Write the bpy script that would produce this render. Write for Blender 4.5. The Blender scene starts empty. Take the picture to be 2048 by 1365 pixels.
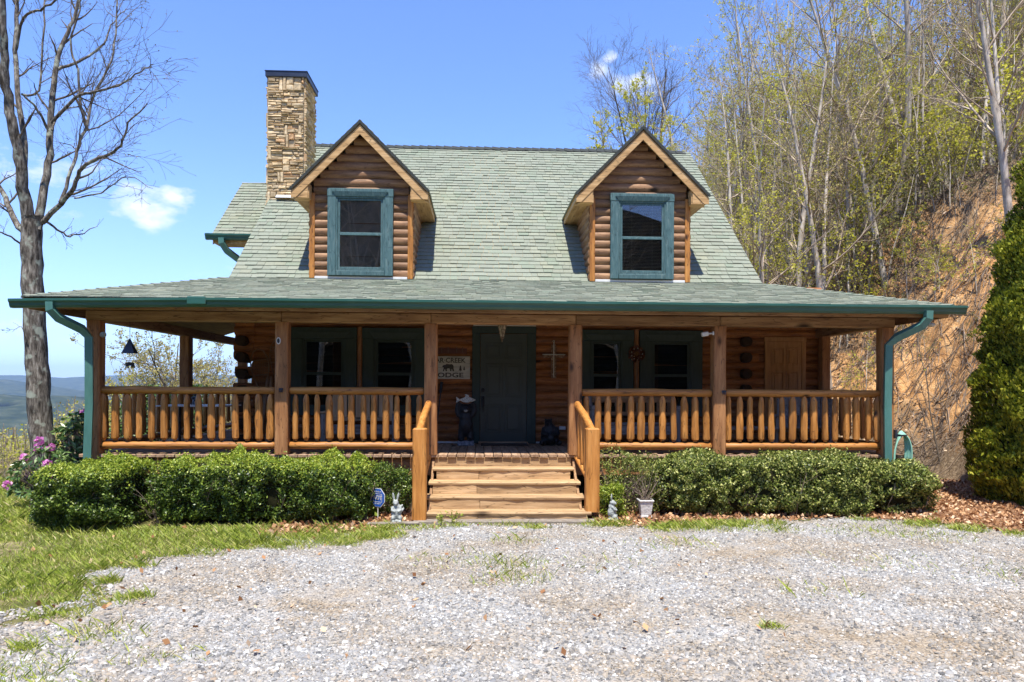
import bpy, math, random
import numpy as np
from mathutils import Vector, Matrix
R = math.radians
sc = bpy.context.scene
C = sc.collection

# ------------------------------------------------------------------ camera
CAM = Vector((0, 0, 1.88))
cd = bpy.data.cameras.new("camera")
cam = bpy.data.objects.new("camera", cd); C.objects.link(cam)
cd.sensor_width = 36; cd.lens = 1440 / 2048 * 36
cd.shift_y = 93.5 / 2048
cd.clip_start = .05; cd.clip_end = 30000
cam.location = CAM
cam.rotation_euler = (Matrix.Rotation(R(-2.54), 3, 'Z') @ Matrix.Rotation(R(90), 3, 'X') @ Matrix.Rotation(.0052, 3, 'Z')).to_euler()
sc.camera = cam

# ------------------------------------------------------------------ sun, sky, exposure
SUN_EL, SUN_AZ = 69.0, -4.0          # azimuth measured from -Y (camera side) towards +X
sd_ = Vector((math.sin(R(SUN_AZ)) * math.cos(R(SUN_EL)), -math.cos(R(SUN_AZ)) * math.cos(R(SUN_EL)), math.sin(R(SUN_EL))))
sl = bpy.data.lights.new("sun", 'SUN'); sl.energy = 5.0; sl.angle = R(.53); sl.color = (1, .955, .87)
so = bpy.data.objects.new("sun", sl); C.objects.link(so)
so.rotation_euler = (-sd_).to_track_quat('-Z', 'Y').to_euler(); so.location = (0, -20, 40)
sc.view_settings.view_transform = 'Standard'; sc.view_settings.look = 'None'
sc.view_settings.gamma = 1; sc.view_settings.exposure = .80
sc.cycles.max_bounces = 7; sc.cycles.transparent_max_bounces = 16; sc.cycles.volume_bounces = 0
sc.cycles.diffuse_bounces = 4

w = bpy.data.worlds.new("World"); sc.world = w; w.use_nodes = True
nt = w.node_tree; N = nt.nodes; L = nt.links
for n in list(N): N.remove(n)
out = N.new('ShaderNodeOutputWorld'); bg = N.new('ShaderNodeBackground'); L.new(bg.outputs[0], out.inputs[0])
sky = N.new('ShaderNodeTexSky'); sky.sky_type = 'NISHITA'; sky.sun_disc = False
sky.sun_elevation = R(SUN_EL); sky.sun_rotation = math.atan2(sd_.x, sd_.y)
sky.altitude = 900; sky.air_density = 1.0; sky.dust_density = .25; sky.ozone_density = 1.6
tint = N.new('ShaderNodeMix'); tint.data_type = 'RGBA'; tint.blend_type = 'MULTIPLY'; tint.inputs[0].default_value = 1
L.new(sky.outputs[0], tint.inputs[6]); tint.inputs[7].default_value = (.98, 1.16, 1.62, 1)
tc = N.new('ShaderNodeTexCoord')
def pdir(px, py):                     # world direction seen at a point of the photograph
    u, v = px - 1024., 776. - py
    c, s = math.cos(.0052), math.sin(.0052)
    a, b = (u * c + v * s) / 1440, (-u * s + v * c) / 1440
    t = R(2.54)
    return Vector((a * math.cos(t) + math.sin(t), math.cos(t) - a * math.sin(t), b))
def wmath(op, a, b=None, c=None):
    m = N.new('ShaderNodeMath'); m.operation = op
    for i, q in enumerate((a, b, c)):
        if q is None: continue
        if isinstance(q, (int, float)): m.inputs[i].default_value = q
        else: L.new(q, m.inputs[i])
    return m.outputs[0]
nz = N.new('ShaderNodeTexNoise'); nz.inputs['Scale'].default_value = 17; nz.inputs['Detail'].default_value = 9; nz.inputs['Roughness'].default_value = .58
mp = N.new('ShaderNodeMapping'); mp.inputs['Scale'].default_value = (1, 1, 1.9)
L.new(tc.outputs['Generated'], mp.inputs[0]); L.new(mp.outputs[0], nz.inputs['Vector'])
acc = None
for px, py, rad, amp in ((285, 420, .060, 1.45), (345, 402, .040, 1.15), (130, 370, .09, .75), (20, 330, .07, .6), (510, 355, .022, .9), (465, 545, .02, .45),
                         (1185, 135, .028, .6), (1215, 112, .018, .8), (1262, 165, .04, .8), (1350, 95, .02, .55), (1285, 190, .03, .8), (235, 672, .05, .75), (20, 660, .06, .5), (150, 690, .07, .35), (420, 640, .12, .4)):
    d = pdir(px, py).normalized()
    vm = N.new('ShaderNodeVectorMath'); vm.operation = 'SUBTRACT'; L.new(tc.outputs['Generated'], vm.inputs[0]); vm.inputs[1].default_value = d
    vs = N.new('ShaderNodeVectorMath'); vs.operation = 'MULTIPLY'; L.new(vm.outputs[0], vs.inputs[0]); vs.inputs[1].default_value = (1, 1, 1.7)
    ln = N.new('ShaderNodeVectorMath'); ln.operation = 'LENGTH'; L.new(vs.outputs[0], ln.inputs[0])
    g = wmath('MULTIPLY', wmath('MAXIMUM', wmath('SUBTRACT', 1, wmath('DIVIDE', ln.outputs['Value'], rad)), 0), amp)
    acc = g if acc is None else wmath('MAXIMUM', acc, g)
cl = wmath('MULTIPLY', wmath('ADD', wmath('SUBTRACT', acc, .42), wmath('MULTIPLY', wmath('SUBTRACT', nz.outputs['Fac'], .5), 3.6)), 1.1)
cl = wmath('MINIMUM', wmath('MAXIMUM', cl, 0), 1)
cl = wmath('MULTIPLY', cl, wmath('MINIMUM', wmath('MULTIPLY', acc, 2.4), .93))
# thin pale veil towards the horizon
sx = N.new('ShaderNodeSeparateXYZ'); L.new(tc.outputs['Generated'], sx.inputs[0])
veil = wmath('MULTIPLY', wmath('POWER', wmath('MAXIMUM', wmath('SUBTRACT', 1, wmath('MULTIPLY', wmath('ABSOLUTE', sx.outputs[2]), 2.6)), 0), 2.2), .36)
vm1 = N.new('ShaderNodeMix'); vm1.data_type = 'RGBA'; L.new(veil, vm1.inputs[0]); L.new(tint.outputs[2], vm1.inputs[6]); vm1.inputs[7].default_value = (4.2, 5.2, 7.6, 1)
cm = N.new('ShaderNodeMix'); cm.data_type = 'RGBA'; L.new(cl, cm.inputs[0]); L.new(vm1.outputs[2], cm.inputs[6]); cm.inputs[7].default_value = (6.3, 6.5, 6.8, 1)
L.new(cm.outputs[2], bg.inputs[0]); bg.inputs[1].default_value = .115

# ------------------------------------------------------------------ materials
def newmat(name):
    m = bpy.data.materials.new(name); m.use_nodes = True
    for n in list(m.node_tree.nodes): m.node_tree.nodes.remove(n)
    return m, m.node_tree.nodes, m.node_tree.links
def rgba(c): return (c[0], c[1], c[2], 1)
def ramp(N, cols, interp='LINEAR'):
    r = N.new('ShaderNodeValToRGB'); e = r.color_ramp; e.interpolation = interp
    while len(e.elements) > 1: e.elements.remove(e.elements[-1])
    e.elements[0].position = cols[0][0]; e.elements[0].color = rgba(cols[0][1])
    for p, c in cols[1:]:
        q = e.elements.new(p); q.color = rgba(c)
    return r
def pmat(name, cols, scale=(1, 1, 1), noise=5, detail=6, rand=.0, bump=.0, bnoise=None, rough=.7, spec=.35, metal=0, knots=0, cracks=0, world=False, distort=0, hue=None, stain=None, coord='Object'):
    m, N, L = newmat(name)
    o = N.new('ShaderNodeOutputMaterial'); p = N.new('ShaderNodeBsdfPrincipled'); L.new(p.outputs[0], o.inputs[0])
    p.inputs['Roughness'].default_value = rough; p.inputs['Specular IOR Level'].default_value = spec; p.inputs['Metallic'].default_value = metal
    t = N.new('ShaderNodeTexCoord'); g = N.new('ShaderNodeNewGeometry')
    src = g.outputs['Position'] if world else t.outputs[coord]
    rv = N.new('ShaderNodeVectorMath'); rv.operation = 'SCALE'; rv.inputs[0].default_value = (37, 51, 23); L.new(g.outputs['Random Per Island'], rv.inputs['Scale'])
    ad = N.new('ShaderNodeVectorMath'); ad.operation = 'ADD'; L.new(src, ad.inputs[0])
    if rand: L.new(rv.outputs[0], ad.inputs[1])
    mp = N.new('ShaderNodeMapping'); mp.inputs['Scale'].default_value = scale; L.new(ad.outputs[0], mp.inputs[0])
    n1 = N.new('ShaderNodeTexNoise'); n1.inputs['Scale'].default_value = noise; n1.inputs['Detail'].default_value = detail; n1.inputs['Roughness'].default_value = .62; n1.inputs['Distortion'].default_value = distort
    L.new(mp.outputs[0], n1.inputs['Vector'])
    rm = ramp(N, cols); L.new(n1.outputs['Fac'], rm.inputs[0]); col = rm.outputs[0]
    hgt = n1.outputs['Fac']
    def mix(a, b, f, mode='MIX'):
        x = N.new('ShaderNodeMix'); x.data_type = 'RGBA'; x.blend_type = mode
        if isinstance(f, (int, float)): x.inputs[0].default_value = f
        else: L.new(f, x.inputs[0])
        L.new(a, x.inputs[6])
        if isinstance(b, tuple): x.inputs[7].default_value = rgba(b)
        else: L.new(b, x.inputs[7])
        return x.outputs[2]
    if stain:                                     # broad blotches of another colour
        n3 = N.new('ShaderNodeTexNoise'); n3.inputs['Scale'].default_value = stain[1]; n3.inputs['Detail'].default_value = 4; L.new(src, n3.inputs['Vector'])
        r3 = ramp(N, ((stain[2], (0, 0, 0)), (stain[3], (1, 1, 1)))); L.new(n3.outputs['Fac'], r3.inputs[0])
        col = mix(col, stain[0], r3.outputs[0])
    if knots:
        mk = N.new('ShaderNodeMapping'); mk.inputs['Scale'].default_value = tuple(.35 + .65 * (1 if q > 2 else .25) for q in scale); L.new(ad.outputs[0], mk.inputs[0])
        v = N.new('ShaderNodeTexVoronoi'); v.inputs['Scale'].default_value = knots; L.new(mk.outputs[0], v.inputs['Vector'])
        rk = ramp(N, ((.05, (1, 1, 1)), (.13, (0, 0, 0)))); L.new(v.outputs['Distance'], rk.inputs[0])
        col = mix(col, tuple(q * .22 for q in cols[0][1]), rk.outputs[0])
    if cracks:
        mc = N.new('ShaderNodeMapping'); mc.inputs['Scale'].default_value = tuple(q * .9 for q in scale); L.new(ad.outputs[0], mc.inputs[0])
        n4 = N.new('ShaderNodeTexNoise'); n4.inputs['Scale'].default_value = cracks; n4.inputs['Detail'].default_value = 2; L.new(mc.outputs[0], n4.inputs['Vector'])
        r4 = ramp(N, ((.485, (0, 0, 0)), (.5, (1, 1, 1)), (.515, (0, 0, 0)))); L.new(n4.outputs['Fac'], r4.inputs[0])
        col = mix(col, tuple(q * .25 for q in cols[0][1]), wm2(N, L, r4.outputs[0], .75))
    if rand:
        mr = N.new('ShaderNodeMapRange'); L.new(g.outputs['Random Per Island'], mr.inputs[0]); mr.inputs[3].default_value = 1 - rand; mr.inputs[4].default_value = 1 + rand
        hs = N.new('ShaderNodeHueSaturation'); L.new(col, hs.inputs['Color']); L.new(mr.outputs[0], hs.inputs['Value']); col = hs.outputs[0]
        if hue:
            wn = N.new('ShaderNodeTexWhiteNoise'); wn.noise_dimensions = '1D'; L.new(g.outputs['Random Per Island'], wn.inputs['W'])
            rh = ramp(N, hue); L.new(wn.outputs[0], rh.inputs[0]); col = mix(col, rh.outputs[0], 1, 'MULTIPLY')
    L.new(col, p.inputs['Base Color'])
    if bump:
        b = N.new('ShaderNodeBump'); b.inputs['Strength'].default_value = bump; b.inputs['Distance'].default_value = .02
        if bnoise:
            n2 = N.new('ShaderNodeTexNoise'); n2.inputs['Scale'].default_value = bnoise; n2.inputs['Detail'].default_value = 5; L.new(mp.outputs[0], n2.inputs['Vector']); L.new(n2.outputs['Fac'], b.inputs['Height'])
        else: L.new(hgt, b.inputs['Height'])
        L.new(b.outputs[0], p.inputs['Normal'])
    return m
def wm2(N, L, a, k):
    m = N.new('ShaderNodeMath'); m.operation = 'MULTIPLY'; L.new(a, m.inputs[0]); m.inputs[1].default_value = k; return m.outputs[0]
def leafmat(name, cols, rough=.5, spec=.3, trans=.35):
    m, N, L = newmat(name)
    o = N.new('ShaderNodeOutputMaterial'); p = N.new('ShaderNodeBsdfPrincipled'); tr = N.new('ShaderNodeBsdfTranslucent'); mx = N.new('ShaderNodeMixShader')
    g = N.new('ShaderNodeNewGeometry'); rm = ramp(N, cols); L.new(g.outputs['Random Per Island'], rm.inputs[0])
    L.new(rm.outputs[0], p.inputs['Base Color']); L.new(rm.outputs[0], tr.inputs[0])
    p.inputs['Roughness'].default_value = rough; p.inputs['Specular IOR Level'].default_value = spec
    mx.inputs[0].default_value = trans; L.new(p.outputs[0], mx.inputs[1]); L.new(tr.outputs[0], mx.inputs[2]); L.new(mx.outputs[0], o.inputs[0])
    return m
def woodset(nm, c0, c1, c2, **k):
    s = {}
    for ax, scl in (('x', (1, 9, 9)), ('y', (9, 1, 9)), ('z', (9, 9, 1))):
        s[ax] = pmat('%s_%s' % (nm, ax), ((.28, c0), (.5, c1), (.72, c2)), scale=scl, **k)
    return s
M = {}
LOGW = woodset('log_wall_wood', (.12, .043, .014), (.29, .108, .032), (.43, .18, .058), noise=2.2, rand=.28, bump=.25, rough=.55, spec=.3, knots=2.2, cracks=3)
DORW = woodset('dormer_wood', (.12, .060, .030), (.25, .132, .064), (.39, .225, .115), noise=2.2, rand=.22, bump=.25, rough=.6, spec=.3, knots=2.0, cracks=3)
POSTW = woodset('post_wood', (.17, .072, .027), (.30, .135, .050), (.44, .22, .09), noise=1.6, rand=.2, bump=.35, rough=.6, spec=.3, knots=2.4, cracks=2.2)
RAILW = woodset('railing_wood', (.23, .088, .020), (.40, .165, .036), (.55, .255, .068), noise=1.8, rand=.16, bump=.3, rough=.5, spec=.35, knots=3.2, cracks=1.6)
NEWW = woodset('newel_wood', (.30, .118, .026), (.47, .195, .043), (.60, .285, .08), noise=1.8, rand=.12, bump=.2, rough=.5, spec=.35, knots=3.2, cracks=1.4)
STEPW = woodset('step_wood', (.26, .16, .08), (.44, .285, .145), (.60, .42, .235), noise=1.9, rand=.16, bump=.3, rough=.75, spec=.2, knots=1.6, cracks=1.8)
DECKW = woodset('deck_wood', (.22, .13, .075), (.36, .23, .14), (.50, .35, .23), noise=2, rand=.2, bump=.3, rough=.8, spec=.2, knots=1.4, cracks=2)
TRIMW = woodset('eave_wood', (.30, .17, .07), (.46, .28, .12), (.60, .40, .2), noise=1.6, rand=.15, bump=.2, rough=.65, spec=.25, knots=1.6, cracks=1.6)
BEAMW = woodset('beam_wood', (.15, .08, .04), (.28, .16, .08), (.42, .27, .14), noise=1.5, rand=.2, bump=.3, rough=.7, spec=.2, knots=1.4, cracks=1.8)
GREYW = woodset('grey_wood', (.14, .13, .12), (.25, .23, .21), (.36, .34, .31), noise=2, rand=.2, bump=.3, rough=.85, spec=.15, cracks=2)
TANW = woodset('bench_wood', (.38, .25, .14), (.52, .37, .22), (.62, .46, .3), noise=2, rand=.1, bump=.15, rough=.7, spec=.2, knots=2)
M['shingle'] = pmat('green_shingle', ((.25, (.175, .187, .145)), (.5, (.228, .243, .190)), (.75, (.29, .305, .245))), scale=(1, 1, 1), noise=70, detail=3, rand=.07, bump=.5, rough=.95, spec=.15,
                    hue=((0, (.90, .98, .94)), (.12, (.96, 1.0, .98)), (.8, (1, 1, 1)), (1, (1.08, 1.06, 1.0))), stain=((.25, .26, .175), .55, .60, .85))
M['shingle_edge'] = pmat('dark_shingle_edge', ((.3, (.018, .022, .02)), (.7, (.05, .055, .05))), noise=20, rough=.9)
M['ceil'] = pmat('porch_ceiling_wood', ((.3, (.10, .05, .022)), (.7, (.2, .11, .05))), scale=(9, 1, 9), noise=2, rand=.2, rough=.8)
M['teal'] = pmat('teal_trim_paint', ((.3, (.038, .090, .095)), (.55, (.066, .128, .132)), (.75, (.14, .20, .195))), scale=(6, 6, 1), noise=5, rand=.08, bump=.15, rough=.6, spec=.35, cracks=3)
M['green_trim'] = pmat('dark_green_trim_paint', ((.3, (.024, .040, .032)), (.7, (.038, .058, .047))), scale=(5, 5, 1), noise=4, rand=.08, bump=.1, rough=.55, spec=.35)
M['sash'] = pmat('green_sash_paint', ((.3, (.04, .10, .10)), (.7, (.06, .135, .13))), noise=6, rough=.45, spec=.4)
M['door'] = pmat('green_door_paint', ((.3, (.040, .052, .044)), (.7, (.054, .068, .057))), noise=3, rough=.42, spec=.4)
M['gutter'] = pmat('green_gutter_enamel', ((.3, (.022, .085, .068)), (.7, (.032, .11, .088))), scale=(.6, 5, 5), noise=3, rough=.32, spec=.5, stain=((.045, .12, .10), 3, .5, .8))
M['spout'] = pmat('teal_downspout_enamel', ((.3, (.05, .145, .125)), (.7, (.08, .20, .17))), scale=(5, 5, 1), noise=3, rough=.4, spec=.5)
M['metal_dark'] = pmat('dark_metal', ((.3, (.015, .02, .035)), (.7, (.04, .05, .075))), noise=4, rough=.35, spec=.6, metal=.3)
M['black'] = pmat('black_paint', ((.3, (.010, .010, .012)), (.7, (.03, .03, .034))), noise=14, bump=.4, rough=.5, spec=.4)
M['bearfur'] = pmat('carved_black_fur', ((.3, (.004, .004, .004)), (.7, (.016, .0155, .016))), scale=(1, 1, .35), noise=40, bump=.9, rough=.45, spec=.5)
M['stone'] = pmat('stacked_stone', ((.25, (.34, .25, .145)), (.5, (.56, .43, .27)), (.75, (.72, .61, .44))), noise=7, rand=.22, bump=.7, bnoise=14, rough=.9, spec=.15,
                  hue=((0, (1.05, .82, .66)), (.07, (.85, .80, .74)), (.3, (.98, .98, .95)), (.7, (1.03, 1.03, 1)), (1, (1.05, .97, .85))), world=False)
M['mortar'] = pmat('dark_mortar', ((.3, (.06, .045, .03)), (.7, (.12, .09, .06))), noise=9, rough=.95)
M['endgrain'] = pmat('dark_end_grain', ((.3, (.02, .011, .006)), (.7, (.06, .03, .015))), noise=12, bump=.4, rough=.9)
M['pane_grey'] = pmat('grey_pane_reflection', ((.3, (.34, .34, .33)), (.7, (.44, .44, .43))), noise=3, rough=.9)  # painted reflection: flat grey that lightens the left dormer panes
M['slab'] = pmat('dirty_footing', ((.3, (.16, .13, .10)), (.7, (.3, .26, .21))), noise=12, bump=.5, rough=.95)
M['conc'] = pmat('weathered_cast_stone', ((.3, (.20, .215, .20)), (.55, (.35, .37, .345)), (.75, (.48, .49, .46))), noise=14, bump=.6, bnoise=30, rough=.9, spec=.15)
M['potm'] = pmat('white_planter_stone', ((.3, (.45, .43, .4)), (.7, (.68, .66, .62))), noise=30, bump=.5, rough=.85)
M['white'] = pmat('white_plastic', ((.3, (.55, .55, .53)), (.7, (.75, .75, .73))), noise=5, rough=.4)
M['whitepaint'] = pmat('aged_white_paint', ((.3, (.40, .40, .35)), (.6, (.62, .61, .55))), scale=(1, 1, 8), noise=4, rough=.7)
M['dark_room'] = pmat('dark_room', ((.3, (.012, .011, .010)), (.7, (.02, .018, .016))), noise=2, rough=.9, spec=.05)  # near-black stands in for the unlit rooms behind the glass
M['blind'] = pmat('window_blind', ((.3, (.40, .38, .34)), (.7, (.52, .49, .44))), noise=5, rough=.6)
M['darkblind'] = pmat('shaded_window_blind', ((.3, (.022, .02, .016)), (.7, (.034, .03, .024))), noise=5, rough=.6)  # same blind with the porch shade put into its colour
M['bark'] = pmat('rough_grey_bark', ((.32, (.025, .021, .017)), (.46, (.10, .085, .07)), (.58, (.20, .175, .145)), (.72, (.36, .34, .29))), scale=(1, 1, .22), noise=20, bump=1.0, rough=.95, spec=.1, stain=((.30, .32, .26), 5, .56, .66))
M['limb'] = pmat('grey_brown_limb', ((.3, (.06, .048, .038)), (.6, (.17, .14, .11)), (.75, (.28, .24, .18))), scale=(1, 1, .4), noise=9, rough=.95, spec=.1)
M['palebark'] = pmat('pale_grey_bark', ((.3, (.20, .165, .13)), (.55, (.50, .44, .36)), (.75, (.70, .64, .55))), scale=(1, 1, .35), noise=6, bump=.4, rough=.95, spec=.1)
M['paletwig'] = pmat('pale_twig', ((.3, (.20, .15, .10)), (.6, (.46, .37, .27)), (.75, (.62, .53, .41))), noise=3, rough=.95, spec=.1)
M['stick'] = pmat('dead_stick', ((.3, (.10, .07, .05)), (.55, (.26, .2, .15)), (.75, (.42, .36, .3))), noise=3, rand=.35, rough=.95, spec=.1)
M['core'] = pmat('inner_shade_dark', ((.3, (.012, .014, .006)), (.7, (.03, .028, .014))), noise=18, rough=.95, spec=0)  # near-black stands in for shade inside the greenery; skirt boards share it
M['boxwood'] = leafmat('boxwood_leaf', ((0, (.015, .035, .006)), (.35, (.045, .085, .012)), (.8, (.13, .20, .025)), (.95, (.28, .36, .055)), (1, (.5, .56, .2))), rough=.38, spec=.35, trans=.25)
M['newleaf'] = leafmat('boxwood_new_growth', ((0, (.10, .17, .015)), (.5, (.26, .34, .03)), (1, (.50, .54, .08))), rough=.4, spec=.4, trans=.35)
M['azleaf'] = leafmat('holly_leaf', ((0, (.03, .045, .01)), (.35, (.10, .14, .025)), (.75, (.30, .34, .07)), (1, (.62, .60, .22))), rough=.42, spec=.28, trans=.28)
M['arb'] = leafmat('arborvitae_spray', ((0, (.05, .075, .008)), (.4, (.17, .20, .015)), (.8, (.36, .37, .03)), (1, (.52, .48, .06))), rough=.6, spec=.2, trans=.25)
M['rhodo'] = leafmat('rhododendron_leaf', ((0, (.04, .09, .02)), (.5, (.09, .17, .04)), (1, (.24, .33, .1))), rough=.3, spec=.5, trans=.2)
M['pink'] = leafmat('pink_petal', ((0, (.55, .12, .42)), (.6, (.72, .28, .58)), (1, (.85, .5, .68))), rough=.6, trans=.4)
M['spring'] = leafmat('spring_leaf', ((0, (.32, .34, .03)), (.5, (.56, .54, .05)), (1, (.74, .68, .12))), rough=.5, trans=.5)
M['springdull'] = leafmat('tan_green_bud', ((0, (.26, .21, .08)), (.5, (.44, .39, .12)), (.8, (.54, .50, .15)), (1, (.56, .40, .2))), rough=.6, trans=.45)
M['olive'] = leafmat('olive_leaf', ((0, (.10, .11, .035)), (.5, (.2, .2, .06)), (1, (.32, .31, .11))), rough=.6, trans=.35)
M['evergreen'] = leafmat('dark_green_leaf', ((0, (.035, .075, .02)), (.5, (.08, .14, .03)), (1, (.17, .26, .06))), rough=.4, trans=.25)
M['redbud'] = leafmat('red_leaf', ((0, (.45, .13, .07)), (1, (.65, .28, .17))), rough=.6, trans=.4)
M['bud'] = leafmat('swelling_bud', ((0, (.12, .10, .05)), (1, (.28, .27, .08))), rough=.6, trans=.3)
M['grass'] = leafmat('grass_blade', ((0, (.10, .15, .018)), (.4, (.24, .31, .03)), (.75, (.38, .43, .065)), (.9, (.52, .50, .14)), (1, (.56, .46, .24))), rough=.5, trans=.35)
M['banklitter'] = leafmat('weathered_dead_leaf', ((0, (.06, .03, .015)), (.4, (.20, .115, .06)), (.75, (.42, .27, .15)), (1, (.66, .50, .34))), rough=.8, trans=.1, spec=.1)
M['litter'] = leafmat('dead_leaf', ((0, (.16, .07, .03)), (.4, (.36, .18, .08)), (.75, (.56, .33, .17)), (1, (.72, .52, .34))), rough=.75, trans=.12, spec=.15)
M['hose'] = pmat('pale_green_rubber', ((.3, (.22, .47, .36)), (.7, (.32, .58, .46))), noise=5, rough=.45)
M['blue'] = pmat('blue_sign_face', ((.3, (.015, .09, .42)), (.7, (.03, .13, .52))), noise=4, rough=.3)
M['ink'] = pmat('faded_black_ink', ((.3, (.03, .03, .028)), (.7, (.09, .085, .075))), noise=40, rough=.8)
M['brownink'] = pmat('brown_ink', ((.3, (.10, .06, .035)), (.7, (.16, .1, .06))), noise=40, rough=.8)
M['iron'] = pmat('rusty_pierced_metal', ((.3, (.06, .04, .025)), (.6, (.16, .115, .075)), (.75, (.5, .42, .33))), noise=22, bump=.6, rough=.6, spec=.5)
M['crossm'] = pmat('bark_and_twine_cross', ((.3, (.10, .055, .03)), (.55, (.26, .16, .10)), (.72, (.62, .5, .36))), noise=26, bump=.6, rough=.85)
M['wreath'] = leafmat('dried_wreath', ((0, (.05, .015, .008)), (.5, (.13, .04, .02)), (.9, (.25, .09, .04)), (1, (.6, .45, .3))), rough=.8, trans=.1)
M['snow'] = pmat('snowshoe_wood', ((.3, (.16, .09, .045)), (.7, (.28, .17, .09))), scale=(6, 6, 1), noise=3, rough=.6)
M['firdoor'] = pmat('fir_door', ((.3, (.26, .12, .04)), (.5, (.38, .19, .07)), (.7, (.46, .25, .10))), scale=(12, 12, 1), noise=2, rough=.5)
M['mat'] = pmat('door_mat_rubber', ((.3, (.035, .025, .018)), (.7, (.07, .05, .035))), noise=30, rough=.9)

def glassmat(name, t=.86, rough=.01):
    m, N, L = newmat(name)
    o = N.new('ShaderNodeOutputMaterial'); tr = N.new('ShaderNodeBsdfTransparent'); tr.inputs[0].default_value = (t, t, t, 1)
    gl = N.new('ShaderNodeBsdfGlossy'); gl.inputs['Roughness'].default_value = rough; fr = N.new('ShaderNodeFresnel'); fr.inputs[0].default_value = 1.85
    mx = N.new('ShaderNodeMixShader'); L.new(fr.outputs[0], mx.inputs[0]); L.new(tr.outputs[0], mx.inputs[1]); L.new(gl.outputs[0], mx.inputs[2]); L.new(mx.outputs[0], o.inputs[0])
    return m
M['glass'] = glassmat('window_glass')

# ------------------------------------------------------------------ mesh helpers
WL = {}                                # world location of each object's origin
def wl(o): return WL.get(o.name, Vector((0, 0, 0)))
def tagp(o, label=None, cat=None, group=None, kind=None):
    if label: o['label'] = label
    if cat: o['category'] = cat
    if group: o['group'] = group
    if kind: o['kind'] = kind
    return o
def thing(name, label, cat, loc=(0, 0, 0), group=None):
    o = bpy.data.objects.new(name, None); C.objects.link(o); o.location = loc; o.empty_display_size = .2
    WL[o.name] = Vector(loc)
    return tagp(o, label, cat, group)
def finish(me, name, mat, parent, base, smooth):
    if isinstance(mat, (list, tuple)):
        for q in mat: me.materials.append(q)
    else: me.materials.append(mat)
    if smooth: me.polygons.foreach_set('use_smooth', np.ones(len(me.polygons), bool))
    o = bpy.data.objects.new(name, me); C.objects.link(o)
    if parent is not None: o.parent = parent
    else: o.location = base
    WL[o.name] = Vector(base)
    return o
def np_obj(name, V, F, mat, parent=None, base=None, smooth=False, label=None, mi=None):
    """V (n,3) world coordinates, F (m,k) equal sized faces"""
    if base is None: base = wl(parent) if parent is not None else Vector((0, 0, 0))
    V = np.asarray(V, dtype=np.float32) - np.array(base, dtype=np.float32)
    F = np.asarray(F, dtype=np.int32)
    me = bpy.data.meshes.new(name)
    me.vertices.add(len(V)); me.vertices.foreach_set('co', V.ravel())
    k = F.shape[1]
    me.loops.add(F.size); me.loops.foreach_set('vertex_index', F.ravel())
    me.polygons.add(len(F)); me.polygons.foreach_set('loop_start', np.arange(0, F.size, k, dtype=np.int32))
    if mi is not None: me.polygons.foreach_set('material_index', np.asarray(mi, np.int32))
    me.update(calc_edges=True)
    o = finish(me, name, mat, parent, base, smooth)
    if label: o['label'] = label
    return o
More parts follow.
